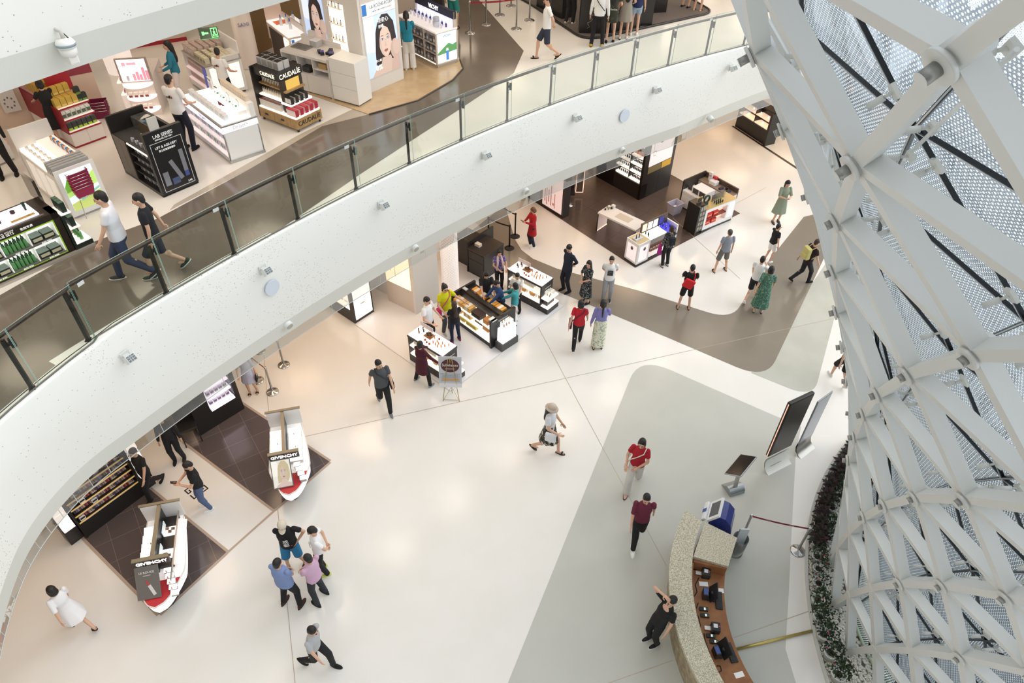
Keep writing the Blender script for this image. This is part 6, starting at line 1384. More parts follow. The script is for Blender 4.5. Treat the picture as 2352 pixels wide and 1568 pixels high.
# lit skincare counter at the platform end
r, L = fx('lit_counter', 'white framed counter with a dark header and a backlit landscape end panel', 'counter', (920, 113), (1004.7, 157), UZ); D = .74
FR = M('d9cfc4', .35); bld(r, 'body', FR, (0, L, .12, D, .08, .94), (0, .04, 0, .12, .08, .94), (L-.04, L, 0, .12, .08, .94), (0, L, 0, .12, .08, .12)); bld(r, 'plinth', M('b0a79e', .4), (0, L, .02, D, 0, .08)); bld(r, 'top', M('efe9ea', .4, 0, .35), (-.01, L+.01, -.01, D, .94, .98))
for x in (L*.33, L*.66): bld(r, 'divider', FR, (x, x+.03, 0, .12, .1, .94))
for z in (.36, .62): bld(r, 'shelf', M('cfc8c0', .4), (.04, L-.04, 0, .12, z, z+.015))
bld(r, 'base_light', GLOWW, (.05, L-.05, -.006, 0, .09, .12)); bld(r, 'header', M('232a44', .4), (.0, L, D-.12, D-.02, 1.2, 1.4)); bld(r, 'glowing_back', M('dfe0ff', .4, 0, .8), (.03, L-.03, D-.06, D-.02, .98, 1.2)); bld(r, 'post', FR, (0, .03, D-.12, D, .98, 1.4), (L-.03, L, D-.12, D, .98, 1.4)); text('lettering', 'VICHY', .16, M('fbfbff', .4, 0, .9), r, (L*.5, D-.125, 1.3), (PI/2, 0, 0), .005, bold=.004)
m = MB(); RT_ = Matrix.Translation((L+.005, D/2, .52)) @ Matrix.Rotation(PI/2, 4, 'Z'); m.T = RT_; w = D/2-.04
P_ = lambda k, pts, y: (setattr(m, 'k', k), poly(m, pts, y))
P_(0, [(-w, -.4), (w, -.4), (w, .4), (-w, .4)], 0); P_(1, [(-w, -.12), (-.1, .02), (.05, .1), (.2, .03), (w, .08), (w, -.14), (-w, -.18)], -.002); P_(2, [(-w, -.4), (w, -.4), (w, -.14), (-w, -.18)], -.003); P_(3, [(-.05, -.36), (.05, -.36), (.045, -.1), (-.045, -.1)], -.004); P_(4, [(-.045, -.1), (.045, -.1), (.03, -.03), (-.03, -.03)], -.004)
m.build('light_picture', [M('d9ecf4', .4, 0, .9), M('5f9a62', .4, 0, .6), M('e9f3f6', .4, 0, .9), M('4a7ec8', .4, 0, .8), M('e6f0fa', .4, 0, .8)], r, fix=False); bld(r, 'end_frame', FR, (L, L+.004, .0, D, .08, .94)); text('lettering', 'VICHY', .09, M('8fa2b4', .4), r, (L+.012, D/2, .83), (PI/2, 0, PI/2), .002)
goods(r, 'cosmetic_bag', 'small clear gift pouch on the front shelves of the lit counter', 'pouch', 'gift pouches on the lit counter', [m_box(.1, .06, .17, '8c8890', ('d4d4dc', .3, .7)), m_box(.12, .06, .16, '5f5c60', ('b9bcc4', .2, .6))], [p for z in (.125, .38, .64) for p in row(.06, L-.06, 11, .06, z)])
goods(r, 'cosmetic_bottle', 'blue or white bottle on top of the lit counter', 'bottle', 'bottles on the lit counter', [m_bottle(.03, .16, 'e3e6f0', '4a6ab0'), m_bottle(.025, .14, '3a4a8a', 'd0d4e0')], [(x, y, .98) for x in [L*k/10 for k in range(1, 10)] for y in (.34, .5)])
goods(r, 'ornament', 'clear glass ornament at the right end of the lit counter top', 'ornament', None, m_jar(.09, .26, 'd5dae6', 'c2c8d6'), [(L*.8, .3, .98)])
# panel and numerals behind
A = G((905, 70), U); r = empty('brand_wall', A, math.radians(-40), 'pale panel with chrome numerals behind the lit counter', 'panel'); bld(r, 'panel', M('e9e4e0', .4), (0, 1.1, 0, .06, 0, 2.2)); bld(r, 'dark_wall', M('2a2422', .5), (-.6, 1.3, .9, 1.0, 0, 3.6)); 
for x in (.1, .95): text('lettering', '08', .5, M('b9c9d6', .2, .6, .3), r, (x, .86, 2.5), (PI/2, 0, 0), .03)
# ochre and black drawer display
r, L = fx('drawer_display', 'black and oak display with stepped glowing shelves of boxed skincare', 'display', (601, 273), (686, 306), U); D = .81
bld(r, 'oak_drawer_base', WOODL, (0, L, 0, D, .08, .32)); 
for x in (.03, L-.07):
    for y in (.03, D-.07): bld(r, 'foot', BLK, (x, x+.04, y, y+.04, 0, .08))
for x in (.2, .75): bld(r, 'drawer_handle', BLK, (x, x+.1, -.012, 0, .18, .22)); bld(r, 'drawer_gap', M('6a5236', .5), (x+.32, x+.325, -.002, .005, .09, .31))
xs = L*.62
bld(r, 'core', M('3a3029', .4), (0, xs, .3, D, .32, 1.15)); bld(r, 'header', BLK, (-.02, xs+.06, .06, D, 1.12, 1.3)); bld(r, 'side_panel', BLK, (-.04, 0, 0, D, .08, 1.3))
for z, y0 in ((.32, .02), (.6, .1), (.86, .16)): bld(r, 'shelf', GLOWW if z < .85 else WOODL, (0, xs, y0, .34, z, z+.03))
bld(r, 'end_shelf', GLOWW, (xs, L-.02, .02, D-.02, .32, .36)); bld(r, 'end_shelf', GLOWW, (xs, L-.17, .06, D-.06, .58, .62)); bld(r, 'end_shelf', WOODL, (xs, L-.3, .1, D-.1, .86, .9)); bld(r, 'end_core', M('3a3029', .4), (xs, xs+.12, .1, D-.1, .32, 1.12)); bld(r, 'gold_panel', M('d9b45a', .4, 0, .5), (xs+.12, xs+.13, .2, D-.2, .9, 1.12))
text('lettering', 'CAUDALÍE', .13, M('f6efdc', .4, 0, .8), r, (xs*.62, .055, 1.2), (PI/2, 0, 0), .004, sx=.8); text('lettering', 'CAUDALÍE', .16, M('f6efdc', .4, 0, .8), r, (xs+.065, D*.52, 1.2), (PI/2, 0, PI/2), .004, sx=.85); text('lettering', 'CAUDALÍE', .16, M('2a241c', .4), r, (L+.003, D*.5, .2), (PI/2, 0, PI/2), .003, sx=.95)
for nm, lb, me, ps in (('cosmetic_box', 'red and white carton on the lowest end shelf of the oak display', m_box(.12, .1, .16, 'b3303f', ('efe2e2', .1, .9)), [(xs+.2+.1*i, .1+.155*j, .36) for i in range(3) for j in range(5)]), ('cosmetic_box', 'black and white carton on the second end shelf of the oak display', m_box(.11, .09, .15, '2a2826', ('e4e4e2', .15, .9)), [(xs+.17+.1*i, .14+.15*j, .62) for i in range(2) for j in range(4)]), ('cosmetic_box', 'brown topped white carton on the lowest front shelf of the oak display', m_box(.1, .09, .17, 'ece8e2', None, '6a3f34'), [(.06+.105*i, .1+.1*j, .35) for i in range(7) for j in range(2)]), ('cosmetic_bottle', 'white bottle on the middle front shelf of the oak display', m_bottle(.022, .14, 'f0ebe0', 'd9c9a4'), row(.03, xs-.03, 12, .2, .63)), ('cosmetic_tube', 'white tube on the oak upper shelf of the display', m_tube(.02, .15, 'ece6d8', 'e0d2ac'), row(.03, xs-.03, 13, .24, .89)), ('make_up_bag', 'clear black trimmed travel pouch on top of the oak display', m_box(.17, .16, .2, 'bfc0c0', ('8a8c8c', .1, .8), '1c1c1c'), [(.1+.19*i, .3+.18*j, 1.3) for i in range(4) for j in range(2)])): goods(r, nm, lb, 'pouch' if 'pouch' in lb else ('box' if 'box' in nm else nm.split('_')[1]), lb.split(' on ')[0]+'s', me, ps)
# black men's skin care stand
r, L = fx('black_stand', 'black skincare stand with a large dark poster end and glossy shelves', 'stand', (291, 398), (376, 454), U); D = .82
bld(r, 'base', BLK, (0, L, .3, D, 0, .9), (0, .58, 0, .3, 0, .9), (.58, L, 0, .3, 0, .08)); bld(r, 'frame', BLK, (-.04, .02, 0, D, 0, 1.3), (L-.06, L, 0, D, 0, 1.4), (0, L, D-.06, D, .5, 1.2)); bld(r, 'mirror_panel', M('55504c', .15, .7), (.04, .55, -.006, 0, .08, .95), (.3, .31, -.007, 0, .08, .95)); bld(r, 'tray', M('4c4a4a', .3), (0, L-.06, .02, D-.06, .9, .93)); bld(r, 'light_edge', GLOWW, (.6, L-.08, 0, .02, .9, .93)); bld(r, 'shelf', M('2a2726', .4), (.6, L-.08, .02, .3, .68, .7), (.6, L-.08, .02, .3, .48, .5), (.6, L-.08, .02, .3, .28, .3)); bld(r, 'back_card', M('55483a', .4), (.5, L-.2, D*.5, D*.52, .93, 1.25)); bld(r, 'glass_box', ACR, (.12, .42, .45, .75, .93, 1.2))
bld(r, 'poster_board', M('1b1b1e', .3), (L, L+.03, 0, D, .05, 1.4)); ME = Matrix.Translation((L+.032, D/2, 0)) @ Matrix.Rotation(PI/2, 4, 'Z')
m = MB(); m.T = ME
for bx in ((-.34, .34, -.003, 0, 1.16, 1.17), (-.34, .34, -.003, 0, .1, .11), (-.34, -.33, -.003, 0, .1, 1.17), (.33, .34, -.003, 0, .1, 1.17)): m.box(*bx)
m.build('frame_line', M('dcdcdc', .4), r)
m = MB(); m.T = ME; m.box(-.28, -.16, -.006, -.001, .22, .52); m.k = 1; m.box(-.12, .04, -.006, -.001, .2, .34); m.k = 0; m.T = ME @ Matrix.Translation((.06, 0, .38)) @ Matrix.Rotation(math.radians(-18), 4, 'Y'); m.box(-.04, .05, -.006, -.001, -.12, .36); m.T = ME @ Matrix.Translation((.22, 0, .42)); m.box(-.04, .05, -.006, -.001, -.14, .46); m.k = 2; m.box(-.04, .05, -.008, -.001, -.14, -.02); m.build('poster_products', [M('9a9ea8', .2, .4), M('5a6a90', .2, .4), M('4a5a9a', .3)], r)
for s_, sz, z in (('LAB SERIES', .1, 1.29), ('SKINCARE FOR MEN', .045, 1.22), ('LIFT & AGE-DEFY', .07, 1.06), ('男士抗皱紧致精华', .05, .98), ('LAB', .06, .16)): text('lettering', s_, sz, M('eeeeee', .4, 0, .4), r, ME @ V((-.02 if z > .2 else .24, -.006, z)), (PI/2, 0, PI/2), .002, sx=.9)
goods(r, 'grooming_bottle', 'silver and blue bottle on the shelves of the black stand', 'bottle', 'bottles on the black stand', [m_bottle(.025, .14, 'b4b6bc', '3a4a8a'), m_bottle(.028, .12, '6a6c74', 'd9d9dc')], [p for z in (.085, .3, .5, .7, .93) for p in row(.62, L-.12, 9, .12, z)]+row(.65, L-.15, 7, .32, .93)); goods(r, 'grooming_tube', 'blue labelled bottle on the rear edge of the black stand', 'bottle', 'bottles at the rear edge of the black stand', m_bottle(.03, .16, '34467c', 'd4d4da'), row(.8, L-.15, 4, D-.2, .93)); goods(r, 'gift_set', 'white and blue boxed set inside the clear box of the black stand', 'box', None, m_box(.14, .1, .16, '8fb0c8', ('f0f0f0', .2, .6)), [(.27, .6, .935)]); goods(r, 'leaflet_stand', 'pale grey leaflet holder on top of the black stand poster', 'leaflet holder', None, m_box(.03, .2, .26, 'c9c7c4'), [(L-.03, .3, 1.4)])
# bright white counter
r, L = fx('bright_counter', 'bright white counter with steel rails and stepped lit trays in the middle aisle', 'counter', (441, 303), (532, 376), U); D = .82
STL = M('b9b9b7', .25, .7); bld(r, 'plinth', STL, (-.02, L+.02, -.02, D+.02, 0, .07)); bld(r, 'body', WHT, (.0, L, .28, D, .07, .82), (L-.05, L, 0, .28, .07, .82), (0, .04, 0, .28, .07, .82)); bld(r, 'light_band', M('f0e4ff', .4, 0, 1.0), (-.02, L+.02, -.03, .0, .72, .86)); bld(r, 'end_light_band', M('fbf6ff', .4, 0, .9), (L+.0, L+.02, -.02, D, .72, .86)); bld(r, 'end_panel', M('f6f6f6', .4), (L, L+.01, .02, D-.02, .1, .72)); bld(r, 'steel_frame', STL, (-.03, L+.03, -.035, D+.02, .86, .89))
for z in (.12, .42): bld(r, 'shelf', GLOWC, (.04, L-.05, 0, .28, z, z+.03))
bld(r, 'tray', M('fdfdfc', .4, 0, .6), (.02, L-.02, .02, D-.04, .89, .91)); bld(r, 'upper_tray', GLOWW, (.5, L-.15, .42, D-.08, 1.02, 1.05)); bld(r, 'tray_legs', WHT2, (.55, .58, .5, .7, .9, 1.02), (L-.22, L-.19, .5, .7, .9, 1.02)); bld(r, 'box_wall', WHT, (.7, L, D-.12, D, .89, 1.2)); text('lettering', 'Dr.Jart+', .1, M('b9b4bc', .4), r, (L*.55, -.033, .79), (PI/2, 0, 0), .002); text('lettering', 'Dr.Jart+', .11, M('b9b4bc', .4), r, (L+.023, D*.5, .79), (PI/2, 0, PI/2), .002)
for x, y in ((0, 0), (L, 0), (L, D)): m = MB(); m.cyl((x, y, .07), (x, y, .9), .015, n=8); m.build('rail', STL, r)
goods(r, 'cosmetic_box', 'pale carton on the rear box wall of the bright white counter', 'box', 'cartons on the box wall', m_box(.1, .1, .12, 'd9cbb8'), [(.76+.11*i, D-.06, 1.2) for i in range(11)]); goods(r, 'cosmetic_box', 'slim clear carton on the front tray of the bright white counter', 'box', 'cartons on the front tray', [m_box(.04, .1, .14, 'e3e8e6', ('b9d0c8', .2, .8)), m_box(.04, .1, .15, 'efe6e6', ('d8c0c0', .2, .8)), m_box(.04, .1, .13, 'dfe6ee')], row(.1, L-.1, 24, .2, .91)); goods(r, 'cosmetic_tube', 'small tester on the upper lit tray of the bright white counter', 'tester', 'testers on the upper tray', [m_tube(.02, .12, 'f0eeea', '8a8a8c'), m_jar(.025, .04, 'd9efe9', '3aa08a')], row(.6, L-.25, 8, .55, 1.05)); goods(r, 'mirror', 'round dark red brush head on the bright white counter', 'brush', 'brush heads on the bright counter', m_jar(.04, .09, '6a1f2a', '4a1820'), [(1.05, .46, .91), (1.13, .5, .91)])
goods(r, 'cosmetic_box', 'carton on the lit lower shelves of the bright white counter', 'box', 'cartons on the lower shelves', [m_box(.07, .1, .14, 'd6e2da', ('7ab09a', .2, .8)), m_box(.07, .1, .12, 'e9e4f0', ('b0a4c8', .2, .8)), m_box(.06, .1, .15, 'f0eeee')], [p for z in (.15, .45) for p in row(.08, L-.1, 16, .13, z)]); goods(r, 'picture_card', 'white card with writing at the far end of the bright white counter', 'card', None, m_box(.2, .03, .3, 'eeecee', ('c8c0c8', .2, .6)), [(.2, D-.15, .91)])
text('lettering', 'Dr.Jart+', .06, M('555558', .4), r, (.2, D-.17, 1.17), (PI/2, 0, 0), .002)
for i, x in enumerate((.35, 1.25, 1.7)): m = MB(); m.tube([(x, D-.2, .91), (x, D-.2, 1.15), (x+.03, D-.24, 1.24), (x+.09, D-.26, 1.26)], .008, 6); m.build('spot_lamp', STL, r)
# long white counter with landscape light box
A = G((39, 337), U+.95); B9 = G((121, 401), U+.95); ang = math.atan2(B9.y-A.y, B9.x-A.x); r = empty('landscape_counter', V((A.x, A.y, U)), ang, 'long white counter with a backlit green landscape end and rows of grey bags', 'counter'); L, D = 1.75, .72
bld(r, 'body', WHT2, (0, L, 0, D, .05, .85)); bld(r, 'plinth', M('a8a49e', .4), (0, L, .02, D, 0, .05)); bld(r, 'light_tray', M('fff6ea', .4, 0, .8), (0, 1.3, .02, D*.5, .85, .9)); bld(r, 'rear_tray', M('f3efe9', .4, 0, .3), (0, 1.3, D*.5, D, .85, .95)); bld(r, 'back_board', M('d9d6d2', .4), (-.06, -.01, -.02, D+.02, 0, 1.3)); bld(r, 'light_frame', WHT, (L, L+.02, -.02, D+.02, .05, 1.05)); bld(r, 'end_riser', WHT2, (1.3, L, 0, D, .85, .88))
for x in (.25, .7, 1.15): bld(r, 'front_panel', M('ece6de', .4, 0, .3), (x, x+.36, -.012, 0, .15, .75))
m = MB(); m.T = Matrix.Translation((L+.024, D/2, .56)) @ Matrix.Rotation(PI/2, 4, 'Z'); w = D/2-.06
P_(0, [(-w, -.4), (w, -.4), (w, .42), (-w, .42)], 0); P_(1, [(-w, .0), (-.15, .12), (.0, .3), (.18, .22), (w, .3), (w, .02), (-w, -.1)], -.002); P_(2, [(-w, .12), (-.2, .3), (-.1, .2), (-.05, .05), (-w, .0)], -.003); P_(3, [(-w, -.1), (w, .02), (w, -.1), (-w, -.22)], -.003); P_(4, [(-w, -.24), (w, -.12), (w, -.4), (-w, -.4)], -.003); P_(5, [(-.1, -.18), (w, -.05), (w, -.1), (-.1, -.24)], -.004)
m.build('light_picture', [M('e3eff6', .4, 0, .95), M('a9cf6a', .4, 0, .8), M('6fa53c', .4, 0, .7), M('cfe3ea', .4, 0, .9), M('b3bf6a', .4, 0, .7), M('7fb0a4', .4, 0, .8)], r, fix=False); text('lettering', 'Avène', .16, M('fbfdfb', .4, 0, .9), r, (L+.032, D*.42, .9), (PI/2, 0, PI/2), .003)
goods(r, 'gift_bag', 'small grey gift bag standing in rows on the landscape counter', 'bag', 'grey gift bags', m_box(.06, .1, .2, 'a9aaac', ('c4c6c8', .1, .6)), [(1.34+.1*i, .06+.085*j, .88) for i in range(4) for j in range(8)]); goods(r, 'cosmetic_jar', 'clear tester on the lit tray of the landscape counter', 'tester', 'clear testers on the lit tray', [m_jar(.03, .06, 'eceae6', 'd9d9d9'), m_bottle(.02, .1, 'f0ece6', 'c9c9c9')], [p for y in (.12, .24) for p in row(.1, 1.25, 12, y, .9)]); goods(r, 'cosmetic_tube', 'orange or blue tube in the rear rack of the landscape counter', 'tube', 'tubes in the rear rack', [m_box(.03, .05, .1, 'd98a4a'), m_box(.03, .05, .1, 'e9e4de'), m_box(.03, .05, .1, '4a86c0')], row(.2, 1.25, 16, .6, .95))
# green and black value set counter
r, L = fx('green_counter', 'dark counter with green framed glowing compartments near the balustrade', 'counter', (-60, 685), (176, 579), U); D = .75
bld(r, 'plinth', M('bdb6ae', .3, .4), (0, L+.35, -.06, D, 0, .05)); bld(r, 'body', M('2a211b', .4), (0, L, .3, D, .05, .9), (L-.12, L, 0, .3, .05, .9), (0, L, 0, .3, .78, .9), (0, L, 0, .3, .05, .09)); bld(r, 'green_frame', M('7fa52c', .4, 0, .4), (0, L-.12, -.006, .0, .76, .78), (0, L-.12, -.006, 0, .09, .105), (L-.14, L-.12, -.006, 0, .09, .78))
bld(r, 'glowing_back', M('f3f3ec', .4, 0, .8), (0, L-.14, .28, .3, .1, .76)); nx = [L-.14-.46*k for k in range(4)]
for x in nx: bld(r, 'divider', M('eeeee8', .4, 0, .4), (x-.015, x, 0, .28, .1, .76))
for z in (.1, .43): bld(r, 'shelf', M('6a6a66', .4), (0, L-.14, -.004, .28, z, z+.03))
bld(r, 'light_top', M('efe4f4', .4, 0, .7), (0, L-.25, .12, D-.1, .9, .93)); bld(r, 'front_rail', M('8a8684', .3, .6), (0, L-.2, .04, .08, .9, .92)); bld(r, 'gold_tray', GOLD, (L-.7, L-.3, .14, .2, .93, .94)); bld(r, 'mirror', M('5f5a54', .15, .7), (L-.05, L, .45, D+.15, .9, 1.35))
text('lettering', 'VALUE SETS', .07, M('f4f4ee', .4, 0, .5), r, (L-.95, -.003, .835), (PI/2, 0, 0), .002, sx=.95); text('lettering', '免税专卖', .055, M('f4f4ee', .4, 0, .5), r, (L-.56, -.003, .835), (PI/2, 0, 0), .002); text('lettering', 'TRAVEL  EXCLUSIVE', .03, M('f4f4ee', .4, 0, .4), r, (L-.9, -.003, .885), (PI/2, 0, 0), .002)
for z in (.115, .445):
    for k in range(3): text('price_lettering', '¥250 ¥250', .04, M('fbfbf6', .4, 0, .6), r, (L-.37-.46*k, -.006, z), (PI/2, 0, 0), .002)
goods(r, 'pump_bottle', 'green shower bottle with a dark pump in the glowing compartments', 'bottle', 'green pump bottles', m_pump(.03, .22, '5f9a5f', '24382c'), [p for z in (.13, .46) for y in (.07, .17) for p in row(L-1.04, L-.64, 6, y, z)]); goods(r, 'gift_box', 'dark green gift box with a pale crest in the glowing compartments', 'gift box', 'dark green gift boxes', m_box(.19, .2, .12, '1f2a24', ('c4bfa0', .25, .75), '8fa394'), [p for z in (.13, .46) for p in row(L-.58, L-.18, 2, .13, z)]+[p for z in (.13, .46) for p in row(L-1.5, L-1.08, 2, .13, z)]); goods(r, 'cosmetic_tube', 'dark tube or pot on the glowing top of the green framed counter', 'tester', 'testers on the green framed counter', [m_tube(.03, .16, '1f3a30', '14201c'), m_jar(.04, .05, '3a2020', '24181a'), m_tube(.028, .14, '4a1c2a', '2a1018')], [(L-.35, .4, .93), (L-.55, .45, .93), (L-.95, .35, .93), (L-1.05, .48, .93), (L-.85, .3, .93), (L-1.15, .36, .93)])
r2 = empty('green_end_rack', r.location+Matrix.Rotation(r.rotation_euler.z, 3, 'Z') @ V((L+.01, -.02, 0)), r.rotation_euler.z, 'stepped dark green end rack of shower bottles and boxes beside the green framed counter', 'rack'); DG_ = M('1b2a24', .4)
for k, (x, z0, z1) in enumerate(((.34, 0, .14), (.26, .14, .46), (.2, .46, .78))): bld(r2, 'tier', DG_, (0, x if k == 0 else .05, 0, .42, z0, z1)); bld(r2, 'lit_step', GLOWW, (.02, (.33, .25, .2)[k], .02, .4, z1-.005, z1+.02))
goods(r2, 'pump_bottle', 'green bottle on the lowest step of the green end rack', 'bottle', 'green bottles on the end rack', m_pump(.035, .24, '6aa868', '24382c'), [(.2, .1, .16), (.2, .21, .16), (.2, .32, .16)]); goods(r2, 'gift_box', 'dark green carton on the upper steps of the green end rack', 'gift box', 'dark cartons on the end rack', m_box(.09, .1, .2, '20332b', None, '4a6a58'), [(.16, .1+.11*i, .48) for i in range(3)]+[(.12, .1+.11*i, .8) for i in range(3)])
# red gondola of gold packs
r, L = fx('red_gondola', 'red trimmed gondola stacked with gold tins and green cartons at left', 'gondola', (176, 342), (246, 316), U); D = 1.9
bld(r, 'base', M('ece4e0', .4), (0, L, 0, D, .05, .36)); bld(r, 'plinth', REDM, (0, L, .02, D, 0, .05)); bld(r, 'red_side', M('8a1c28', .45), (-.03, 0, 0, D, .36, .92)); bld(r, 'core', M('c8a8a4', .4), (0, L, .42, D, .36, .98)); 
for z, y0 in ((.36, 0), (.6, .1), (.84, .18)): bld(r, 'shelf', M('f0e6e2', .4, 0, .4), (0, L, y0, .44, z, z+.03)); bld(r, 'shelf_edge', REDM, (0, L, y0-.015, y0, z, z+.03))
bld(r, 'red_header', REDM, (L*.3, L, .75, .85, .98, 1.35)); bld(r, 'door_gap', M('b8aca8', .4), (L*.5, L*.5+.005, -.002, .0, .06, .35))
goods(r, 'gold_tin', 'gold foil gift carton on the top of the red gondola', 'carton', 'gold cartons on the red gondola', m_box(.12, .11, .19, 'c9a84c', ('e0c878', .1, .3)), [(.09+.13*i, .3+.12*j, .87+(.19 if j > 1 else 0)) for i in range(4) for j in range(3)]); goods(r, 'gold_tin', 'gold foil carton stacked at the rear of the red gondola', 'carton', 'rear gold cartons', m_box(.14, .12, .24, 'b9963c'), [(.08+.15*i, 1.0+.14*j, .98) for i in range(4) for j in range(4)]); goods(r, 'black_carton', 'black and green carton with a white round mark on the gondola top', 'carton', 'black cartons on the gondola top', m_box(.12, .1, .16, '26302a', ('6a8a3a', .0, .3)), [(L-.16, .3, .87), (L-.04, .3, .87), (L-.16, .42, .87), (L-.14, .3, 1.03)]); goods(r, 'milk_carton', 'patterned white carton on the middle shelf of the red gondola', 'carton', 'white cartons on the middle shelf', m_box(.1, .08, .16, 'dfe0d8', ('5a6a5a', .2, .7)), row(.03, L-.03, 6, .2, .63)); goods(r, 'green_carton', 'black carton with a lime stripe on the lowest shelf of the gondola', 'carton', 'lime striped cartons', m_box(.1, .09, .17, '3a3f3c', ('a6c43a', .0, .35)), row(.03, L-.03, 6, .12, .39))
goods(r, 'packet', 'silver packet hanging at the rear of the red gondola', 'packet', 'silver packets', m_box(.09, .06, .2, '8a8688', ('b9b4b4', .2, .8)), [(L-.1-.1*i, 1.3+.1*j, .98) for i in range(4) for j in range(4)])
# pink perfume display
r, L = fx('pink_display', 'white display with a pink backlit picture over half round glowing shelves', 'display', (310, 268), (375, 263), U); D = 1.35
bld(r, 'body', M('e6dcd8', .4), (0, L, .0, D, 0, .9)); bld(r, 'side_body', M('efe4de', .4, 0, .25), (-.16, 0, .1, D, 0, .5))
for z in (.5, .8): bld(r, 'side_shelf', M('fff2e6', .4, 0, .6), (-.16, 0, .1, D, z, z+.03))
bld(r, 'screen_frame', M('b0a49c', .3, .4), (-.02, L+.02, -.02, .04, .86, 1.42)); m = MB(); m.T = Matrix.Translation((L/2, -.025, 1.14)); P_(0, [(-L/2+.02, -.26), (L/2-.02, -.26), (L/2-.02, .26), (-L/2+.02, .26)], 0); P_(1, [(-L/2+.02, -.26), (-.05, -.26), (.1, .26), (-L/2+.02, .26)], -.001)
for i, (x, hh, k) in enumerate(((-.2, .12, 2), (-.05, .16, 3), (.03, .2, 3), (.1, .14, 3), (.18, .3, 3), (.25, .22, 3))): P_(k, [(x, -.24), (x+.06, -.24), (x+.06, -.24+hh), (x, -.24+hh)], -.002)
m.build('light_picture', [M('f6dfe6', .4, 0, .9), M('fbeef0', .4, 0, .9), M('a9a4aa', .4, 0, .5), M('d98a9a', .4, 0, .7)], r, fix=False); m = MB(); m.T = Matrix.Translation((L*.4, -.03, 1.3)); m.box(-.15, -.07, -.001, 0, -.05, .04); m.box(-.04, .16, -.001, 0, -.03, .03); m.build('picture_title', M('e6a4b4', .4, 0, .7), r)
for k, (z, R9) in enumerate(((.2, .36), (.5, .32), (.8, .3))): m = MB(); m.prism([(L/2+L*.52*math.cos(t), -R9*math.sin(t)) for t in [PI*i/14 for i in range(15)]], z, z+.035); m.build('round_shelf', M('fff4ea', .4, 0, .7), r)
goods(r, 'perfume_box', 'white and maroon carton on the half round shelves of the pink display', 'carton', 'cartons on the half round shelves', m_box(.09, .08, .12, 'efe8e4', ('8a3a3a', .1, .5)), [(L*.18+.12*i, -.12, z) for z in (.235, .535) for i in range(4)]); goods(r, 'perfume_bottle', 'small perfume bottle on the side shelves of the pink display', 'bottle', 'perfume on the side shelves', [m_bottle(.02, .1, 'd98aa8', 'c8a060'), m_bottle(.022, .11, '3a4a9a', 'c8c8d0'), m_bottle(.02, .09, 'e0b070', 'f0e6e0')], [(-.08, .2+.12*i, z) for z in (.53, .83) for i in range(9)])
P0 = G((280, 162), U); r = empty('round_counter', P0, 0, 'round white glowing tester counter behind the pink display', 'counter'); m = MB(); m.lathe([(.35, 0), (.38, .85), (.5, .95), (.5, 1.1), (.48, 1.12)], n=28); m.build('body', M('fdf0e8', .35, 0, .5), r); m = MB(); m.lathe([(.3, 1.12), (.3, 1.14), (.28, 1.15)], n=24); m.build('tray', M('e6c8b0', .4), r)
goods(r, 'make_up_mirror', 'small dark item on the round white tester counter', 'tester', 'testers on the round counter', m_box(.08, .03, .14, '4a4040'), [(-.2, .1, 1.12), (.1, -.2, 1.15), (.22, .1, 1.15)])
# white gondola of boxed cosmetics
r, L = fx('white_gondola', 'white gondola with lit shelves of boxed cosmetics near the wooden wall', 'gondola', (439, 193), (493, 232), U); D = .95
bld(r, 'base', WHT, (0, L, .25, D, .06, .86), (0, L, 0, .25, .06, .2), (L-.04, L, 0, .25, .06, .86), (0, .04, 0, .25, .06, .86)); bld(r, 'plinth', M('5a5450', .4), (.05, L-.05, .05, D-.05, 0, .06))
for z in (.2, .48): bld(r, 'shelf', GLOWP, (.04, L-.04, 0, .25, z, z+.03))
bld(r, 'top', M('b8b0aa', .3, .4), (-.01, L+.01, -.01, D+.01, .86, .89)); bld(r, 'end_recess', M('f6ecea', .4, 0, .7), (L, L+.01, .08, D-.08, .15, .8)); bld(r, 'riser', WHT2, (.9, L, .4, D, .89, 1.0)); bld(r, 'blue_panel', M('4a5ab0', .4, 0, .3), (L-.25, L-.06, -.01, 0, .2, .8)); bld(r, 'back_card', M('f0eeee', .4), (.3, L, D-.04, D, .89, 1.3))
goods(r, 'cosmetic_box', 'cream carton stacked on top of the white gondola', 'carton', 'cream cartons on the white gondola', m_box(.13, .12, .15, 'd2cbb0', ('8a8468', .2, .6)), [(.75+.16*i, .12+.19*j, .89) for i in range(4) for j in range(4)]); goods(r, 'cosmetic_box', 'slim pinkish carton in the left rows of the white gondola', 'carton', 'slim cartons on the white gondola', m_box(.05, .12, .2, 'c9b4ac', ('e6dcd6', .2, .8)), [(.06+.08*i, .1+.17*j, .89) for i in range(8) for j in range(5)]); goods(r, 'cosmetic_box', 'pale carton on the lit side shelves of the white gondola', 'carton', 'cartons on the side shelves', m_box(.06, .1, .19, 'dcc8c0', ('b09a94', .2, .7)), [p for z in (.23, .51) for p in row(.06, L-.3, 14, .12, z)])
# smaller white counter cut by the left edge
r, L = fx('edge_counter', 'low white counter with lit top cut off by the left edge', 'counter', (-40, 400), (37, 366), U); bld(r, 'body', WHT2, (0, L, 0, 1.2, .05, .8)); bld(r, 'plinth', M('a8a49e', .4), (.02, L-.02, .02, 1.2, 0, .05)); bld(r, 'light_top', GLOWW, (0, L, 0, 1.2, .8, .83))
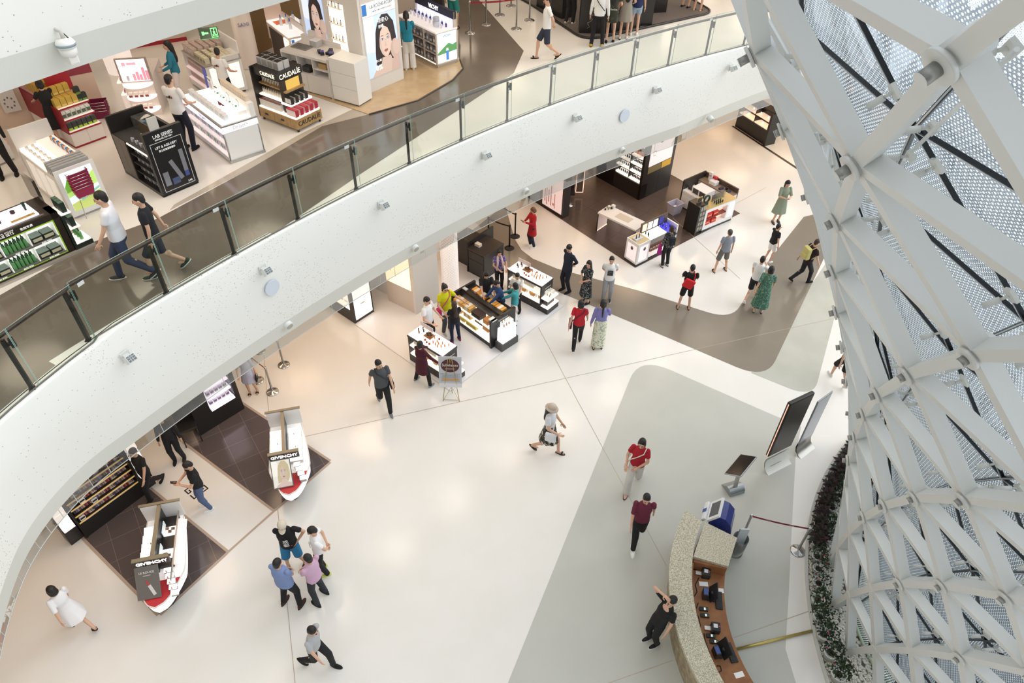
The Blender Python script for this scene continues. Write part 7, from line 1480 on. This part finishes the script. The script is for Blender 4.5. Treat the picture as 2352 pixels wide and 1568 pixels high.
# baskets
def basket(mb, z, s=1.0):
    q = [[mb.v((x*k*s, y*k*s, zz)) for x, y in ((-.2, -.14), (.2, -.14), (.2, .14), (-.2, .14))] for k, zz in ((.8, z), (1, z+.2), (.97, z+.2), (.78, z+.01))]; mb.loft(q)
P0 = G((212, 487), U); MG = M('9a1048', .45); rz = math.radians(52)
st = empty('basket_stand', P0, rz, 'thin wire stand carrying the stack of magenta baskets', 'stand'); m = MB()
for sx in (-1, 1):
    for sy in (-1, 1): m.cyl((sx*.19, sy*.14, 0), (sx*.15, sy*.11, .42), .008, n=6)
m.tube([(-.15, -.11, .42), (.15, -.11, .42), (.15, .11, .42), (-.15, .11, .42)], .008, 6, True); m.build('wire_frame', CHR, st)
for i in range(6):
    r = empty('shopping_basket', P0+V((0, 0, .43+.065*i)), rz, 'magenta shopping basket in the stack on the wire stand', 'basket', 'baskets on the wire stand'); m = MB(); basket(m, 0); m.build('body', MG, r); m = MB(); m.tube([(-.18, 0, .19), (-.16, -.15, .2), (.16, -.15, .2), (.18, 0, .19)], .008, 6); m.build('handle', CHR, r)
P0 = G((237, 268), U)
for i in range(4):
    r = empty('shopping_basket', P0+V((0, 0, .07*i)), math.radians(20), 'dark magenta shopping basket stacked on the floor beside the gondola', 'basket', 'baskets on the floor'); m = MB(); basket(m, 0); m.build('body', M('7a1240', .45), r); m = MB(); m.tube([(-.18, 0, .19), (-.16, -.15, .2), (.16, -.15, .2), (.18, 0, .19)], .008, 6); m.build('handle', CHR, r)
# column, walls
P0 = G((577, 151), U); r = empty('white_column', P0, 0, 'white round cornered column with a dark screen near the wooden wall', 'column'); m = MB(); m.sm = True; m.lathe([(.32, 0), (.32, .06), (.27, .06), (.27, 4.0)], n=28); m.build('shaft', M('eadfd8', .4), r); m = MB(); m.T = Matrix.Rotation(math.radians(-62), 4, 'Z'); m.rbox(.2, .285, -.13, .13, 1.5, 3.4, .04); m.build('screen', M('1c1a1a', .2), r); t = text('lettering', 'SANI', .14, M('8a86b4', .4), r, (.135, -.245, 1.2), (PI/2, 0, math.radians(28)), .003)
def wallseg(name, a, b, z, h, mat, band=None, th=.1):
    A, ang, L = frame(a, b, z); o = empty(name, A, ang); o['kind'] = 'structure'; bld(o, 'panel', mat, (0, L, 0, th, 0, h))
    if band: bld(o, 'band', band[0], (0, L, -.01, 0, band[1], band[2]))
    return o
wallseg('wall_left', (-120, 325), (243, 246), U, 2.6, M('e3cdbb', .5), (M('9a4250', .4), .9, 2.4)); wallseg('wall_back', (588, 128), (770, 36), U, 3.8, M('8f7350', .45), (M('2e2622', .5), 2.2, 3.8)); wallseg('wall_back', (262, 118), (430, 92), U, 1.4, M('d9c8bc', .5), (REDM, 0, .1))
o = wallseg('wall_right', (1240, -60), (1640, -160), U, 4, M('cfc6c2', .5))
A, ang, L = frame((0, 300), (60, 288), U); r = empty('wall_notice', A+V((.0, -.05, 0)), ang, 'small grey notice with round symbols on the cream wall at the left', 'notice'); bld(r, 'sheet', M('d6d2ce', .5), (.3, .65, -.03, -.02, .4, .95))
for i in range(8): m = MB(); oval(m, .475+.1*math.cos(i*PI/4), .62+.12*math.sin(i*PI/4), .02, .025, -.032, 10); m.build('symbol', M('6a6a70', .5), r, fix=False)
# exit sign
zc = U+1.9; P0 = G((480, 76), zc); r = empty('exit_sign', P0, math.radians(22), 'green glowing exit sign with a running figure hanging from the ceiling', 'exit sign'); r.scale = (.72, .72, .72)
bld(r, 'pane', thin_glass('sign_glass', '9fb8a4', .08, .06), (-.3, .3, 0, .015, -.18, .18)); GLN = M('7df08a', .4, 0, 1.6); m = MB()
for bx in ((-.16, -.02, -.01, 0, -.02, .03), (.06, .26, -.01, 0, .13, .15), (.06, .26, -.01, 0, -.15, -.13), (.06, .08, -.01, 0, -.15, .15), (.24, .26, -.01, 0, -.15, .15), (.13, .19, -.01, 0, -.04, .05), (.15, .18, -.01, 0, .07, .11), (.1, .15, -.01, 0, -.1, -.05), (.17, .22, -.01, 0, -.1, -.05)): m.box(*bx)
m.quad((-.22, -.01, .005), (-.15, -.01, -.06), (-.15, -.01, .07), (-.15, -.01, .07)) if False else m.prism([(-.22, -.01), (-.15, -.011), (-.15, -.001)], -.05, .06)
m.build('symbol', GLN, r); m = MB(); m.box(-.3, .3, -.004, .0, -.185, -.175); m.build('edge', M('5fcf74', .4, 0, .8), r); m = MB(); m.cyl((-.2, .007, .18), (-.2, .007, 1.3), .006); m.cyl((.2, .007, .18), (.2, .007, 1.3), .006); m.build('hanger', CHR, r)
# projector in a white hood on the upper balcony front
zc = U+6.47-2.02; c = G((138, 92), zc); th = math.atan2(c.y-CC.y, c.x-CC.x); r = empty('hooded_camera', arc(th, CR-.1, zc), th+PI, 'white hooded camera housing hanging on the upper balcony edge', 'camera'); r.scale = (.66, .66, .66)
m = MB(); m.cyl((-.1, 0, .22), (.16, 0, .2), .035, n=12); m.cyl((.16, 0, .24), (.16, 0, .06), .04, n=12); m.build('bracket', M('c9c6be', .4), r)
m = MB(); m.T = Matrix.Translation((.16, 0, -.12)); m.lathe([(.02, .2), (.15, .17), (.19, .1), (.18, .02), (.12, -.02)], n=20); m.build('hood', M('e9e8e2', .4), r); m = MB(); m.T = Matrix.Translation((.16, 0, -.12)); m.lathe([(.17, .02), (.16, -.12), (.13, -.16)], n=16); m.rbox(-.1, .12, -.1, .1, -.3, -.12, .03); m.build('housing', M('e4e2dc', .4), r); m = MB(); m.T = Matrix.Translation((.16, 0, -.12)); m.lathe([(.187, .05), (.192, .1)], n=20); m.build('window_band', M('8fa0ac', .2), r); m = MB(); m.tube([(.1, .02, .22), (.2, .08, .06), (.3, .1, -.02), (.33, .05, -.06)], .012, 6); m.build('cable', BLK, r)
# make-up island under the top edge
isl = [G(q, U) for q in ((1120, -40), (1216, 10), (1345, 96), (1640, 30), (1570, -10), (1480, -70))]
m = MB(); m.prism([(p.x, p.y) for p in rnd(isl, {2: .7, 3: .5})], U, U+.03); struct(m.build('floor', speckle('grey_carpet', '5f5753', '6b625e', 30, .8)), 'grey carpet podium of the make-up island'); m = MB(); m.tube([p+V((0, 0, U+.03 if p.z < .1 else .03)) for p in rnd(isl, {2: .7, 3: .5})], .04, 6, True); struct(m.build('trim_6', M('221f1e', .35)))
def blackbox(label, a, b, D, h, scr=None, lean=0):
    r, L = fx('makeup_counter', label, 'counter', a, b, U+.03); bld(r, 'body', BLK, (0, L, 0, D, 0, h)); bld(r, 'top', M('3a3634', .2), (-.02, L+.02, -.02, D+.02, h, h+.03))
    if scr: m = MB(); m.tube([(L*.25+.06*math.sin(i*1.7)+.02*i, -.004, .15+.055*i) for i in range(16)], .008, 5); m.build('white_scribble', M('8a8684', .5), r)
    return r
rA = blackbox('black make-up counter with scribbled lettering behind the white hoodie', (1330, 76), (1398, 78), .5, 1.15, 'Kat'); rB = blackbox('long black make-up counter behind the short dresses', (1402, 76), (1470, 62), .55, 1.1); rC = blackbox('black make-up cabinet to the right of the denim shorts', (1470, 60), (1497, 58), .5, 1.25); rD = blackbox('slim black make-up counter at the right of the podium', (1500, 30), (1530, 28), .4, 1.2); rE = blackbox('black make-up counter behind the person in dark clothes', (1232, 14), (1290, 44), .5, 1.1, 'Look')
goods(rB, 'lipstick', 'lipstick tester on the long black make-up counter', 'lipstick', 'lipsticks on the black counter', m_bottle(.012, .07, '2a2a2c', 'b0303a'), row(.1, .9, 8, .2, 1.13))
# stanchions of the upper queue
qs = [((1080, 76), 'nearest the lit counter'), ((1117, 57), 'second from the lit counter'), ((1148, 35), 'third from the lit counter'), ((1174, 14), 'fourth from the lit counter'), ((1186, 67), 'nearest the strolling person in white'), ((1216, 47), 'beside the corner of the make-up podium')]
for q, lb in qs: stanchion('upper floor chrome stanchion %s' % lb, q, U, 'c', .95, 'upper chrome stanchions')
belt('red printed belt between the upper stanchions next to the lit counter', (1080, 76), (1186, 67), U, '9a2430'); belt('red belt between the far upper stanchions', (1117, 57), (1216, 47), U, '9a2430'); 
# ================================================================ stone desk, kiosks, plants
GRAN = speckle('speckled_granite', '9a9278', 'd9d3c0', 55, .35, .35, .62, detail=6)
GRAN2 = speckle('rough_granite', '8a7d64', 'b9ab8c', 9, .7, .3, .7, .5, detail=8)
WOODD = speckle('warm_wood', '8a5a38', '99683f', 4, .4)
def aring(c, R, a0, a1, n): return [V((c[0]+R*math.cos(math.radians(a0+(a1-a0)*i/n)), c[1]+R*math.sin(math.radians(a0+(a1-a0)*i/n)), 0)) for i in range(n+1)]
out_ = aring((7.24, 6.74), 3.99, 147, 232, 40); inn = aring((7.69, 6.73), 3.98, 151.5, 230, 40); base_ = aring((7.53, 6.76), 4.14, 149, 231, 40); wood = aring((7.59, 6.63), 3.18, 161, 226, 30)
dk = empty('information_desk', V((3.3, 7, 0)), 0, 'curved granite reception desk with a wooden inner counter', 'desk'); O_ = dk.location
def ribbon(name, A, B, z0, z1, mat, parent=dk):
    m = MB(); n = len(A); q = [[m.v(V((p.x, p.y, z))-O_) for p in L_] for L_, z in ((A, z0), (A, z1), (B, z1), (B, z0))]
    for a, b in zip(q, q[1:]+q[:1]):
        for i in range(n-1): m.f([a[i], a[i+1], b[i+1], b[i]])
    m.f([x[0] for x in q]); m.f([x[-1] for x in q][::-1]); return m.build(name, mat, parent)
ribbon('stone_ledge', out_, inn, 1.02, 1.1, GRAN)
mid = [p.lerp(q, .35) for p, q in zip(base_, inn)]
m = MB(); q = [[m.v(V((p.x, p.y, z))-O_) for p in L_] for L_, z in ((base_, 0), ([p.lerp(q, .1) for p, q in zip(out_, inn)], 1.02), ([p.lerp(q, .9) for p, q in zip(out_, inn)], 1.02), ([p.lerp(q, .9) for p, q in zip(out_, inn)], 0))]
for a, b in zip(q, q[1:]+q[:1]):
    for i in range(len(a)-1): m.f([a[i], a[i+1], b[i+1], b[i]])
m.f([x[0] for x in q]); m.f([x[-1] for x in q][::-1]); m.build('stone_front', GRAN2, dk)
e1, e2, e3, e4 = [V((x, y, 0))-O_ for x, y in ((4.26, 8.64), (4.88, 8.27), (4.55, 7.6), (3.87, 7.8))]
m = MB(); m.prism([(p.x, p.y) for p in (e1, e4, e3, e2)], .0, 1.07); m.build('stone_end_block', GRAN, dk)
m = MB(); m.prism([(p.x, p.y) for p in (e4*.97+e3*.03, e4*.97+e3*.03+V((-.02, -.07, 0)), e3+V((-.02, -.03, 0)), e3)], .74, 1.0); m.build('wood_end_panel', WOODD, dk)
inw = aring((7.69, 6.73), 3.975, 166, 230, 30)
ribbon('wood_counter', inw, wood, .7, .74, WOODD); ribbon('wood_back', inw, [p.lerp(V((7.69, 6.73, 0)), .008) for p in inw], .74, 1.02, WOODD)
ribbon('counter_front', [p.lerp(V((7.59, 6.63, 0)), -.06) for p in wood], [p.lerp(V((7.59, 6.63, 0)), -.05) for p in wood], 0, .7, M('8a8a86', .4))
def at(p, z=.74): return G(p, z)
Z6 = lambda x, y: (1540+x/3.75, 1150+y/3.75)
def dobj(name, label, cat, p, ang, fn, z=.741, group=None):
    r = empty(name, at(p, z), math.radians(ang), label, cat, group); fn(r); return r
BP = M('1c1d20', .4); BS = M('2b3238', .2)
def prn(r): m = MB(); m.rbox(-.085, .085, -.09, .09, 0, .15, .012); m.build('body', BP, r); m = MB(); m.box(-.05, .03, -.03, .05, .15, .152); m.build('sticker', M('d8d8d8', .4), r); m = MB(); m.box(-.2, -.085, -.04, .04, .03, .033); m.build('receipt_paper', M('f1f1ef', .6), r); m = MB(); m.box(.05, .065, .0, .015, .15, .153); m.build('light', M('c8322c', .4, 0, .6), r)
dobj('receipt_printer', 'black receipt printer nearest the granite end block', 'receipt printer', Z6(300, 640), -12, prn, group='receipt printers'); dobj('receipt_printer', 'black receipt printer in the middle of the wooden counter', 'receipt printer', Z6(380, 1110), -8, prn, group='receipt printers')
def pos(r):
    m = MB(); m.T = Matrix.Translation((0, 0, .2)) @ Matrix.Rotation(math.radians(28), 4, 'Y'); m.rbox(-.012, .012, -.17, .17, -.13, .13, .008); s = m.build('screen', BP, r)
    m = MB(); m.T = Matrix.Translation((0, 0, .2)) @ Matrix.Rotation(math.radians(28), 4, 'Y'); m.box(.012, .015, -.15, .15, -.11, .11); m.build('display', M('3a4347', .15), s)
    m = MB(); m.rbox(-.1, .06, -.1, .1, 0, .03, .01); m.cyl((-.02, 0, .02), (-.02, 0, .2), .03); m.build('stand', BP, r)
    m = MB(); m.rbox(-.2, -.1, -.09, .09, .0, .2, .01); m.build('rear_display', M('232428', .4), r); m = MB(); m.box(-.19, -.11, -.07, .07, .2, .203); m.build('rear_screen', M('34477c', .3, 0, .3), r)
def kbd(r):
    m = MB(); m.rbox(-.07, .07, -.19, .19, 0, .025, .006); m.build('base', BP, r); m = MB()
    for i in range(4):
        for j in range(12): m.box(-.06+i*.03, -.036+i*.03, -.18+j*.03, -.156+j*.03, .025, .031)
    m.build('keys', M('34363a', .5), r)
for k, (ps, kb, an) in enumerate((((355, 830), (415, 860), -8), ((450, 1310), (520, 1310), 12))):
    dobj('till_screen', 'black till monitor %s' % ('beside the upper keyboard on the wooden counter' if k == 0 else 'beside the lower keyboard on the wooden counter'), 'monitor', Z6(*ps), an, pos, group='till monitors'); dobj('keyboard', 'black keyboard on the wooden counter, %s one' % ('upper' if k == 0 else 'lower'), 'keyboard', Z6(*kb), an, kbd, group='keyboards')
def term(r): m = MB(); m.rbox(-.085, .085, -.04, .04, 0, .035, .008); m.build('body', BP, r); m = MB(); m.box(-.0, .035, -.025, .025, .035, .037); m.build('screen', M('e6f0ea', .4, 0, .4), r); m = MB(); m.box(.045, .07, -.025, .025, .035, .038); m.build('keys', M('4a6a5a', .4), r)
for q, lb in (((285, 935), 'small black card terminal below the upper keyboard'), ((295, 990), 'long black card terminal with a lit white screen'), ((345, 1165), 'small black card terminal below the middle receipt printer'), ((375, 1215), 'pair of card terminals beside the lower monitor')): dobj('card_terminal', lb, 'card terminal', Z6(*q), -5, term)
def paper(r): m = MB(); m.box(-.09, .09, -.05, .05, 0, .004); m.build('sheet', M('f1f1ef', .6), r)
for q, lb, a in (((420, 772), 'white paper slip between the upper monitor and counter edge', -3), ((592, 1497), 'white paper slip alone near the bottom end of the wooden counter', 15), ((285, 715), 'white slip half under the upper monitor', -3)): dobj('paper_slip', lb, 'paper', Z6(*q), a, paper)
for i, pts in enumerate((((245, 660), (215, 720), (230, 780), (200, 830)), ((240, 880), (215, 940), (245, 1010), (260, 1080)), ((290, 1140), (300, 1200), (330, 1290), (345, 1340)), ((400, 1420), (430, 1420), (440, 1460), (410, 1480), (390, 1440)))):
    m = MB(); m.tube([at(Z6(*p), .75) for p in pts], .009, 6); tag(m.build('cable', BP), ('black cable running from the upper receipt printer', 'black cable along the stone ledge in the middle', 'black cable bundle by the lower monitor', 'coiled black cable near the bottom of the counter')[i], 'cable')
# brass rod on the floor
m = MB(); m.cyl(G((1690, 1491), .03), G((1866, 1448), .03), .03, n=12); tag(m.build('brass_rod', M('c8b46a', .3, .7)), 'long brass rod lying on the floor between desk and planter', 'rod')
# clear umbrella-bag stand behind the blue kiosk
P0 = G((1688, 1268)); r = empty('leaflet_bin', P0, 0, 'clear round bin with leaflets beside the granite end block', 'bin'); m = MB(); m.lathe([(.16, 0), (.17, .6), (.165, .6), (.155, .01)], n=20); m.build('bin', thin_glass('grey_acrylic', 'cfd3d2', .1, .1), r); m = MB(); m.box(-.1, .1, -.02, .0, .3, .95); m.box(-.08, .12, .04, .06, .3, .88); m.build('leaflets', M('cfd6d8', .4), r)
# blue kiosk
P0 = G((1650, 1180), 1.0); P0.z = 0; r = empty('blue_kiosk', P0, math.radians(248), 'dark blue self service kiosk with a slanted screen at the end of the stone desk', 'kiosk')
BL = M('28357f', .3); m = MB(); prof = [(-.05, 0), (.3, 0), (.34, .3), (.36, .8), (.3, 1.05), (.16, 1.2), (.0, 1.22), (-.16, .98)]
a = [m.v((-.24, y, z)) for y, z in prof]; b = [m.v((.24, y, z)) for y, z in prof]; m.loft([a, b]); m.build('body', BL, r)
TT = Matrix.Translation((0, -.17, .98)) @ Matrix.Rotation(math.radians(-34), 4, 'X')
m = MB(); m.T = TT; m.box(-.26, .26, -.03, .02, -.02, .34); m.build('bezel', M('eceef0', .3), r); m = MB(); m.T = TT; m.box(-.19, .19, -.034, -.03, .04, .3); m.build('screen', M('4a5056', .15), r); m = MB(); m.T = TT; m.rbox(-.25, .25, -.1, -.03, -.14, -.02, .03); m.build('tray', M('e8eaee', .3), r); m = MB(); m.T = TT; m.box(-.05, .05, -.102, -.1, -.14, -.02); m.build('stripe', M('3c5a9c', .4), r)
# tilted screen on a curved silver foot
P0 = G((1683, 1122)); r = empty('touch_screen', P0, math.radians(20), 'tilted touch screen on a curved silver foot', 'touch screen')
m = MB(); m.sm = True; pr = [(-.2, .0), (-.19, .1), (-.1, .18), (.02, .17), (.12, .06), (.2, .0)]; m.loft([[m.v((-.2, y, z)) for y, z in pr], [m.v((.2, y, z)) for y, z in pr]], False, False, False); pr2 = [(y*.9, max(0, z-.02)) for y, z in pr]; m.sm = False
m.f([m.v((-.2, y, z)) for y, z in pr]); m.f([m.v((.2, y, z)) for y, z in pr]); m.build('foot', M('a9adb0', .3, .8), r); m = MB(); m.cyl((0, -.05, .15), (0, .05, 1.08), .05); m.build('stem', M('c9c9c2', .4), r)
TL, TR, BL_ = G((1701, 1042), 1.05)-P0, G((1739, 1048), 1.29)-P0, G((1663, 1087), 1.01)-P0
Q_ = Matrix.Rotation(-r.rotation_euler.z, 4, 'Z'); TL, TR, BL_ = Q_ @ TL, Q_ @ TR, Q_ @ BL_
ex_ = (TR-TL); w2 = ex_.length/2; ex_.normalize(); ey_ = TL-BL_; ey_ = ey_-ex_*ey_.dot(ex_); h2 = ey_.length/2; ey_.normalize(); ez_ = ex_.cross(ey_); TT = Matrix.Translation((TR+BL_)/2) @ Matrix((ex_, ey_, ez_)).transposed().to_4x4()
m = MB(); m.T = TT; m.rbox(-w2, w2, -h2, h2, -.03, .0, .012); s_ = m.build('panel', M('b9bcc0', .3, .6), r); m = MB(); m.T = TT; m.box(-w2+.02, w2-.02, -h2+.02, h2-.02, .0, .004); m.build('screen', M('1d1917', .12), s_)
# tall black board on a white scroll foot
def totem(label, pa, pb, z0, z1, mats, tilt, th, nm):
    A, ang, L = frame(pa, pb, 0.0); r = empty(nm, A, ang, label, 'display board'); c1, c2, c3 = mats
    m = MB(); m.sm = True; pr = [(-.24, .0), (-.16, .02), (-.06, .1), (-.02, .24), (-.03, .4)]; m.loft([[m.v((0, y, z)) for y, z in pr], [m.v((L, y, z)) for y, z in pr]], False, False, False); m.loft([[m.v((0, y+.03, z)) for y, z in pr], [m.v((L, y+.03, z)) for y, z in pr]], False, False, False); m.build('foot', c1, r)
    TT = Matrix.Translation((0, -.03, z0)) @ Matrix.Rotation(math.radians(tilt), 4, 'X')
    m = MB(); m.T = TT; m.rbox(0, L, 0, th, 0, z1-z0, th*.3); b_ = m.build('board', c2, r); m = MB(); m.T = TT; m.box(.03, L-.03, -.004, 0, .04, z1-z0-.04); m.build('screen', c3, b_); return r, TT, L
r, TT, L = totem('tall black display board on a white scroll shaped foot', (1750, 1077), (1803, 1050), .5, 2.42, (M('eeeee8', .35), M('26241f', .35), M('2e2c28', .3)), 0, .1, 'display_board')
m = MB(); m.T = TT; m.box(-.006, .0, .03, .05, .02, 1.88); m.build('light_strip', M('ffb9a0', .4, 0, .9), r)
m = MB(); m.tube([(L*.2+.03*i, -.085-.012*(i % 3), .115+.02*((i*7) % 3)) for i in range(13)], .004, 5); m.build('logo_scribble', M('55554f', .4), r)
r, TT, L = totem('slim silver display board on a brushed steel foot behind the black board', (1822, 1040), (1855, 1015), .36, 1.95, (M('9a9a96', .3, .85), M('8c8f94', .3, .6), M('b3b7c2', .2)), 0, .03, 'display_board')
# --- potted plants along the kerb
LEAFD = [M('2b1f1e', .6), M('35262a', .6), M('2c3322', .6), M('3c2a26', .6)]; LEAFG = [M('263a1f', .6), M('31492a', .6), M('1f2f1a', .6)]; POT = M('e4e4e0', .4); SOIL = M('2a211b', .9); FLW = M('c8204a', .6)
def plant(label, p, kind, sz=1.0, grp=None):
    c = G(p); rr = random.Random(int(p[0]*7+p[1])); r = empty('potted_plant', c, rr.uniform(0, 6), label, 'potted plant', grp)
    m = MB(); m.lathe([(.085*sz, 0.01), (.12*sz, .2*sz), (.128*sz, .2*sz), (.128*sz, .22*sz), (.11*sz, .22*sz), (.105*sz, .18*sz)], n=18); m.build('pot', POT, r); m = MB(); m.lathe([(.106*sz, .17*sz), (.05, .185*sz), (.01, .19*sz)], n=14); m.build('soil', SOIL, r)
    m = MB(); mats = LEAFD if kind == 'poin' else LEAFG
    if kind == 'poin':
        for tier, (n, L, el, z) in enumerate(((8, .24, 8, .3), (8, .2, 28, .36), (6, .15, 50, .42), (7, .22, -12, .24))):
            for i in range(n):
                a = 2*PI*(i+rr.random()*.5)/n; e = math.radians(el+rr.uniform(-10, 10)); l = L*sz*rr.uniform(.8, 1.15); d = V((math.cos(a)*math.cos(e), math.sin(a)*math.cos(e), math.sin(e))); s = V((-math.sin(a), math.cos(a), 0)); b = V((0, 0, z*sz))
                m.k = rr.randrange(4); w = l*.24; up_ = V((0, 0, .02)); q = [b, b+d*l*.45+s*w+up_, b+d*l*.75+s*w*.6, b+d*l-up_, b+d*l*.75-s*w*.6, b+d*l*.45-s*w+up_]; m.f([m.v(x) for x in (q[0], q[1], q[2], q[3])]); m.f([m.v(x) for x in (q[0], q[3], q[4], q[5])])
    else:
        for i in range(170):
            a = rr.uniform(0, 2*PI); e = rr.uniform(-.3, 1.5); R_ = .2*sz*rr.uniform(.5, 1.1); b = V((math.cos(a)*math.cos(e)*R_, math.sin(a)*math.cos(e)*R_, .34*sz+math.sin(e)*R_*.8)); d = V((rr.uniform(-1, 1), rr.uniform(-1, 1), rr.uniform(-.2, 1))).normalized(); s = d.orthogonal().normalized(); l = .055*sz; m.k = rr.randrange(3)
            m.f([m.v(x) for x in (b, b+d*l*.5+s*l*.35, b+d*l, b+d*l*.5-s*l*.35)])
    m.build('foliage', mats, r, fix=False); m = MB()
    for i in range(5): a = rr.uniform(0, 6); m.cyl((0, 0, .18*sz), (math.cos(a)*.08, math.sin(a)*.08, .34*sz), .006, n=5)
    m.build('stem', M('3a3a22', .7), r)
    if kind == 'flower':
        for i in range(2): a = rr.uniform(0, 6); m = MB(); m.ell((math.cos(a)*.13*sz, math.sin(a)*.13*sz, (.4+rr.uniform(-.08, .1))*sz), (.018, .018, .014), None, 8, 6); m.build('flower', FLW, r)
Z8 = lambda x, y: (1620+x/3.409, 860+y/3.409)
o_i = ['topmost']+ORD[1:]
for i, q in enumerate([(1135, 545), (1110, 600), (1075, 665), (1030, 730), (1010, 785), (965, 850), (945, 905), (920, 975), (890, 1035), (880, 1110), (865, 1190), (858, 1270), (850, 1330)]): plant('dark red leaved potted plant along the kerb, %s of the row' % o_i[i], Z8(q[0]+8, q[1]+25), 'poin', 1.0 if i else .8, 'dark red leaved plants along the kerb')
for i, q in enumerate([(1095, 790), (1060, 880), (1035, 960), (975, 1055), (965, 1190), (945, 1290)]): plant('bushy green potted plant in the second row, %s of that row' % o_i[i], Z8(q[0], q[1]+20), 'green', 1.0, 'green plants of the second row')
for i, q in enumerate([(470, 470), (480, 580), (480, 710), (470, 860), (485, 1010), (520, 1170), (585, 1340), (650, 1530)]): plant('green potted plant with small red flowers by the kerb, %s counted downwards' % ORD[i], T(3, 3, *q), 'flower', 1.0+.03*i, 'flowering plants by the kerb')
# ================================================================ light
wd = bpy.data.worlds.new('sky'); SC.world = wd; wd.use_nodes = True
bg = wd.node_tree.nodes['Background']
wt = wd.node_tree; tc = wt.nodes.new('ShaderNodeTexCoord'); sx = wt.nodes.new('ShaderNodeSeparateXYZ'); mr = wt.nodes.new('ShaderNodeMapRange')
wt.links.new(tc.outputs['Generated'], sx.inputs[0]); wt.links.new(sx.outputs['Z'], mr.inputs['Value'])
mr.inputs['From Min'].default_value = .05; mr.inputs['From Max'].default_value = .9; mr.inputs['To Min'].default_value = .14; mr.inputs['To Max'].default_value = 1.05
m1 = wt.nodes.new('ShaderNodeMath'); m1.operation = 'MAXIMUM'; wt.links.new(sx.outputs['X'], m1.inputs[0]); m1.inputs[1].default_value = 0
m2 = wt.nodes.new('ShaderNodeMath'); m2.operation = 'MULTIPLY_ADD'; wt.links.new(m1.outputs[0], m2.inputs[0]); m2.inputs[1].default_value = 1.0; wt.links.new(mr.outputs[0], m2.inputs[2])
bg.inputs['Color'].default_value = (.95, .98, 1.0, 1); wt.links.new(m2.outputs[0], bg.inputs['Strength'])
def area(name, loc, size, energy, color, rot=(0, 0, 0), shape='DISK'):
    l = bpy.data.lights.new(name, 'AREA'); l.energy = energy; l.color = color; l.shape = shape; l.size = size
    o = bpy.data.objects.new(name, l); COL.objects.link(o); o.location = loc; o.rotation_euler = rot; return o
sl = bpy.data.lights.new('hazy_daylight', 'SUN'); sl.energy = 1.7; sl.angle = math.radians(65); sl.color = (1, .985, .96)
so = bpy.data.objects.new('hazy_daylight', sl); COL.objects.link(so); so.rotation_euler = V((.75, .12, .65)).to_track_quat('Z', 'Y').to_euler()
WARM = (1.0, .7, .46)
for zc, e, offs in ((F2-2.45, 19, (1.6, 5.5, 9.5)), (F2+4.0, 25, (1.6, 5.5, 9.5, 13.5))):
    for d in offs:
        for k in range(8, 94 if zc < 5 and d < 6 else 66, 4 if d < 8 else 5):
            p = out(EDGE_B[k], d); f = 1.6 if (d < 2 and k < 54) else 1.0
            if zc < 5 and k > 58: f *= .22
            area('ceiling_lamp', (p.x, p.y, zc), 1.5, e*f, WARM if zc < 5 else (1, .82, .64))
SC.view_settings.view_transform = 'Standard'; SC.view_settings.look = 'None'
SC.view_settings.exposure = 0.07; SC.view_settings.gamma = 1.0; SC.view_settings.use_curve_mapping = False
SC.cycles.max_bounces = 6; SC.cycles.transparent_max_bounces = 16; SC.cycles.use_adaptive_sampling = True; SC.cycles.adaptive_threshold = .02
SC.cycles.use_denoising = True
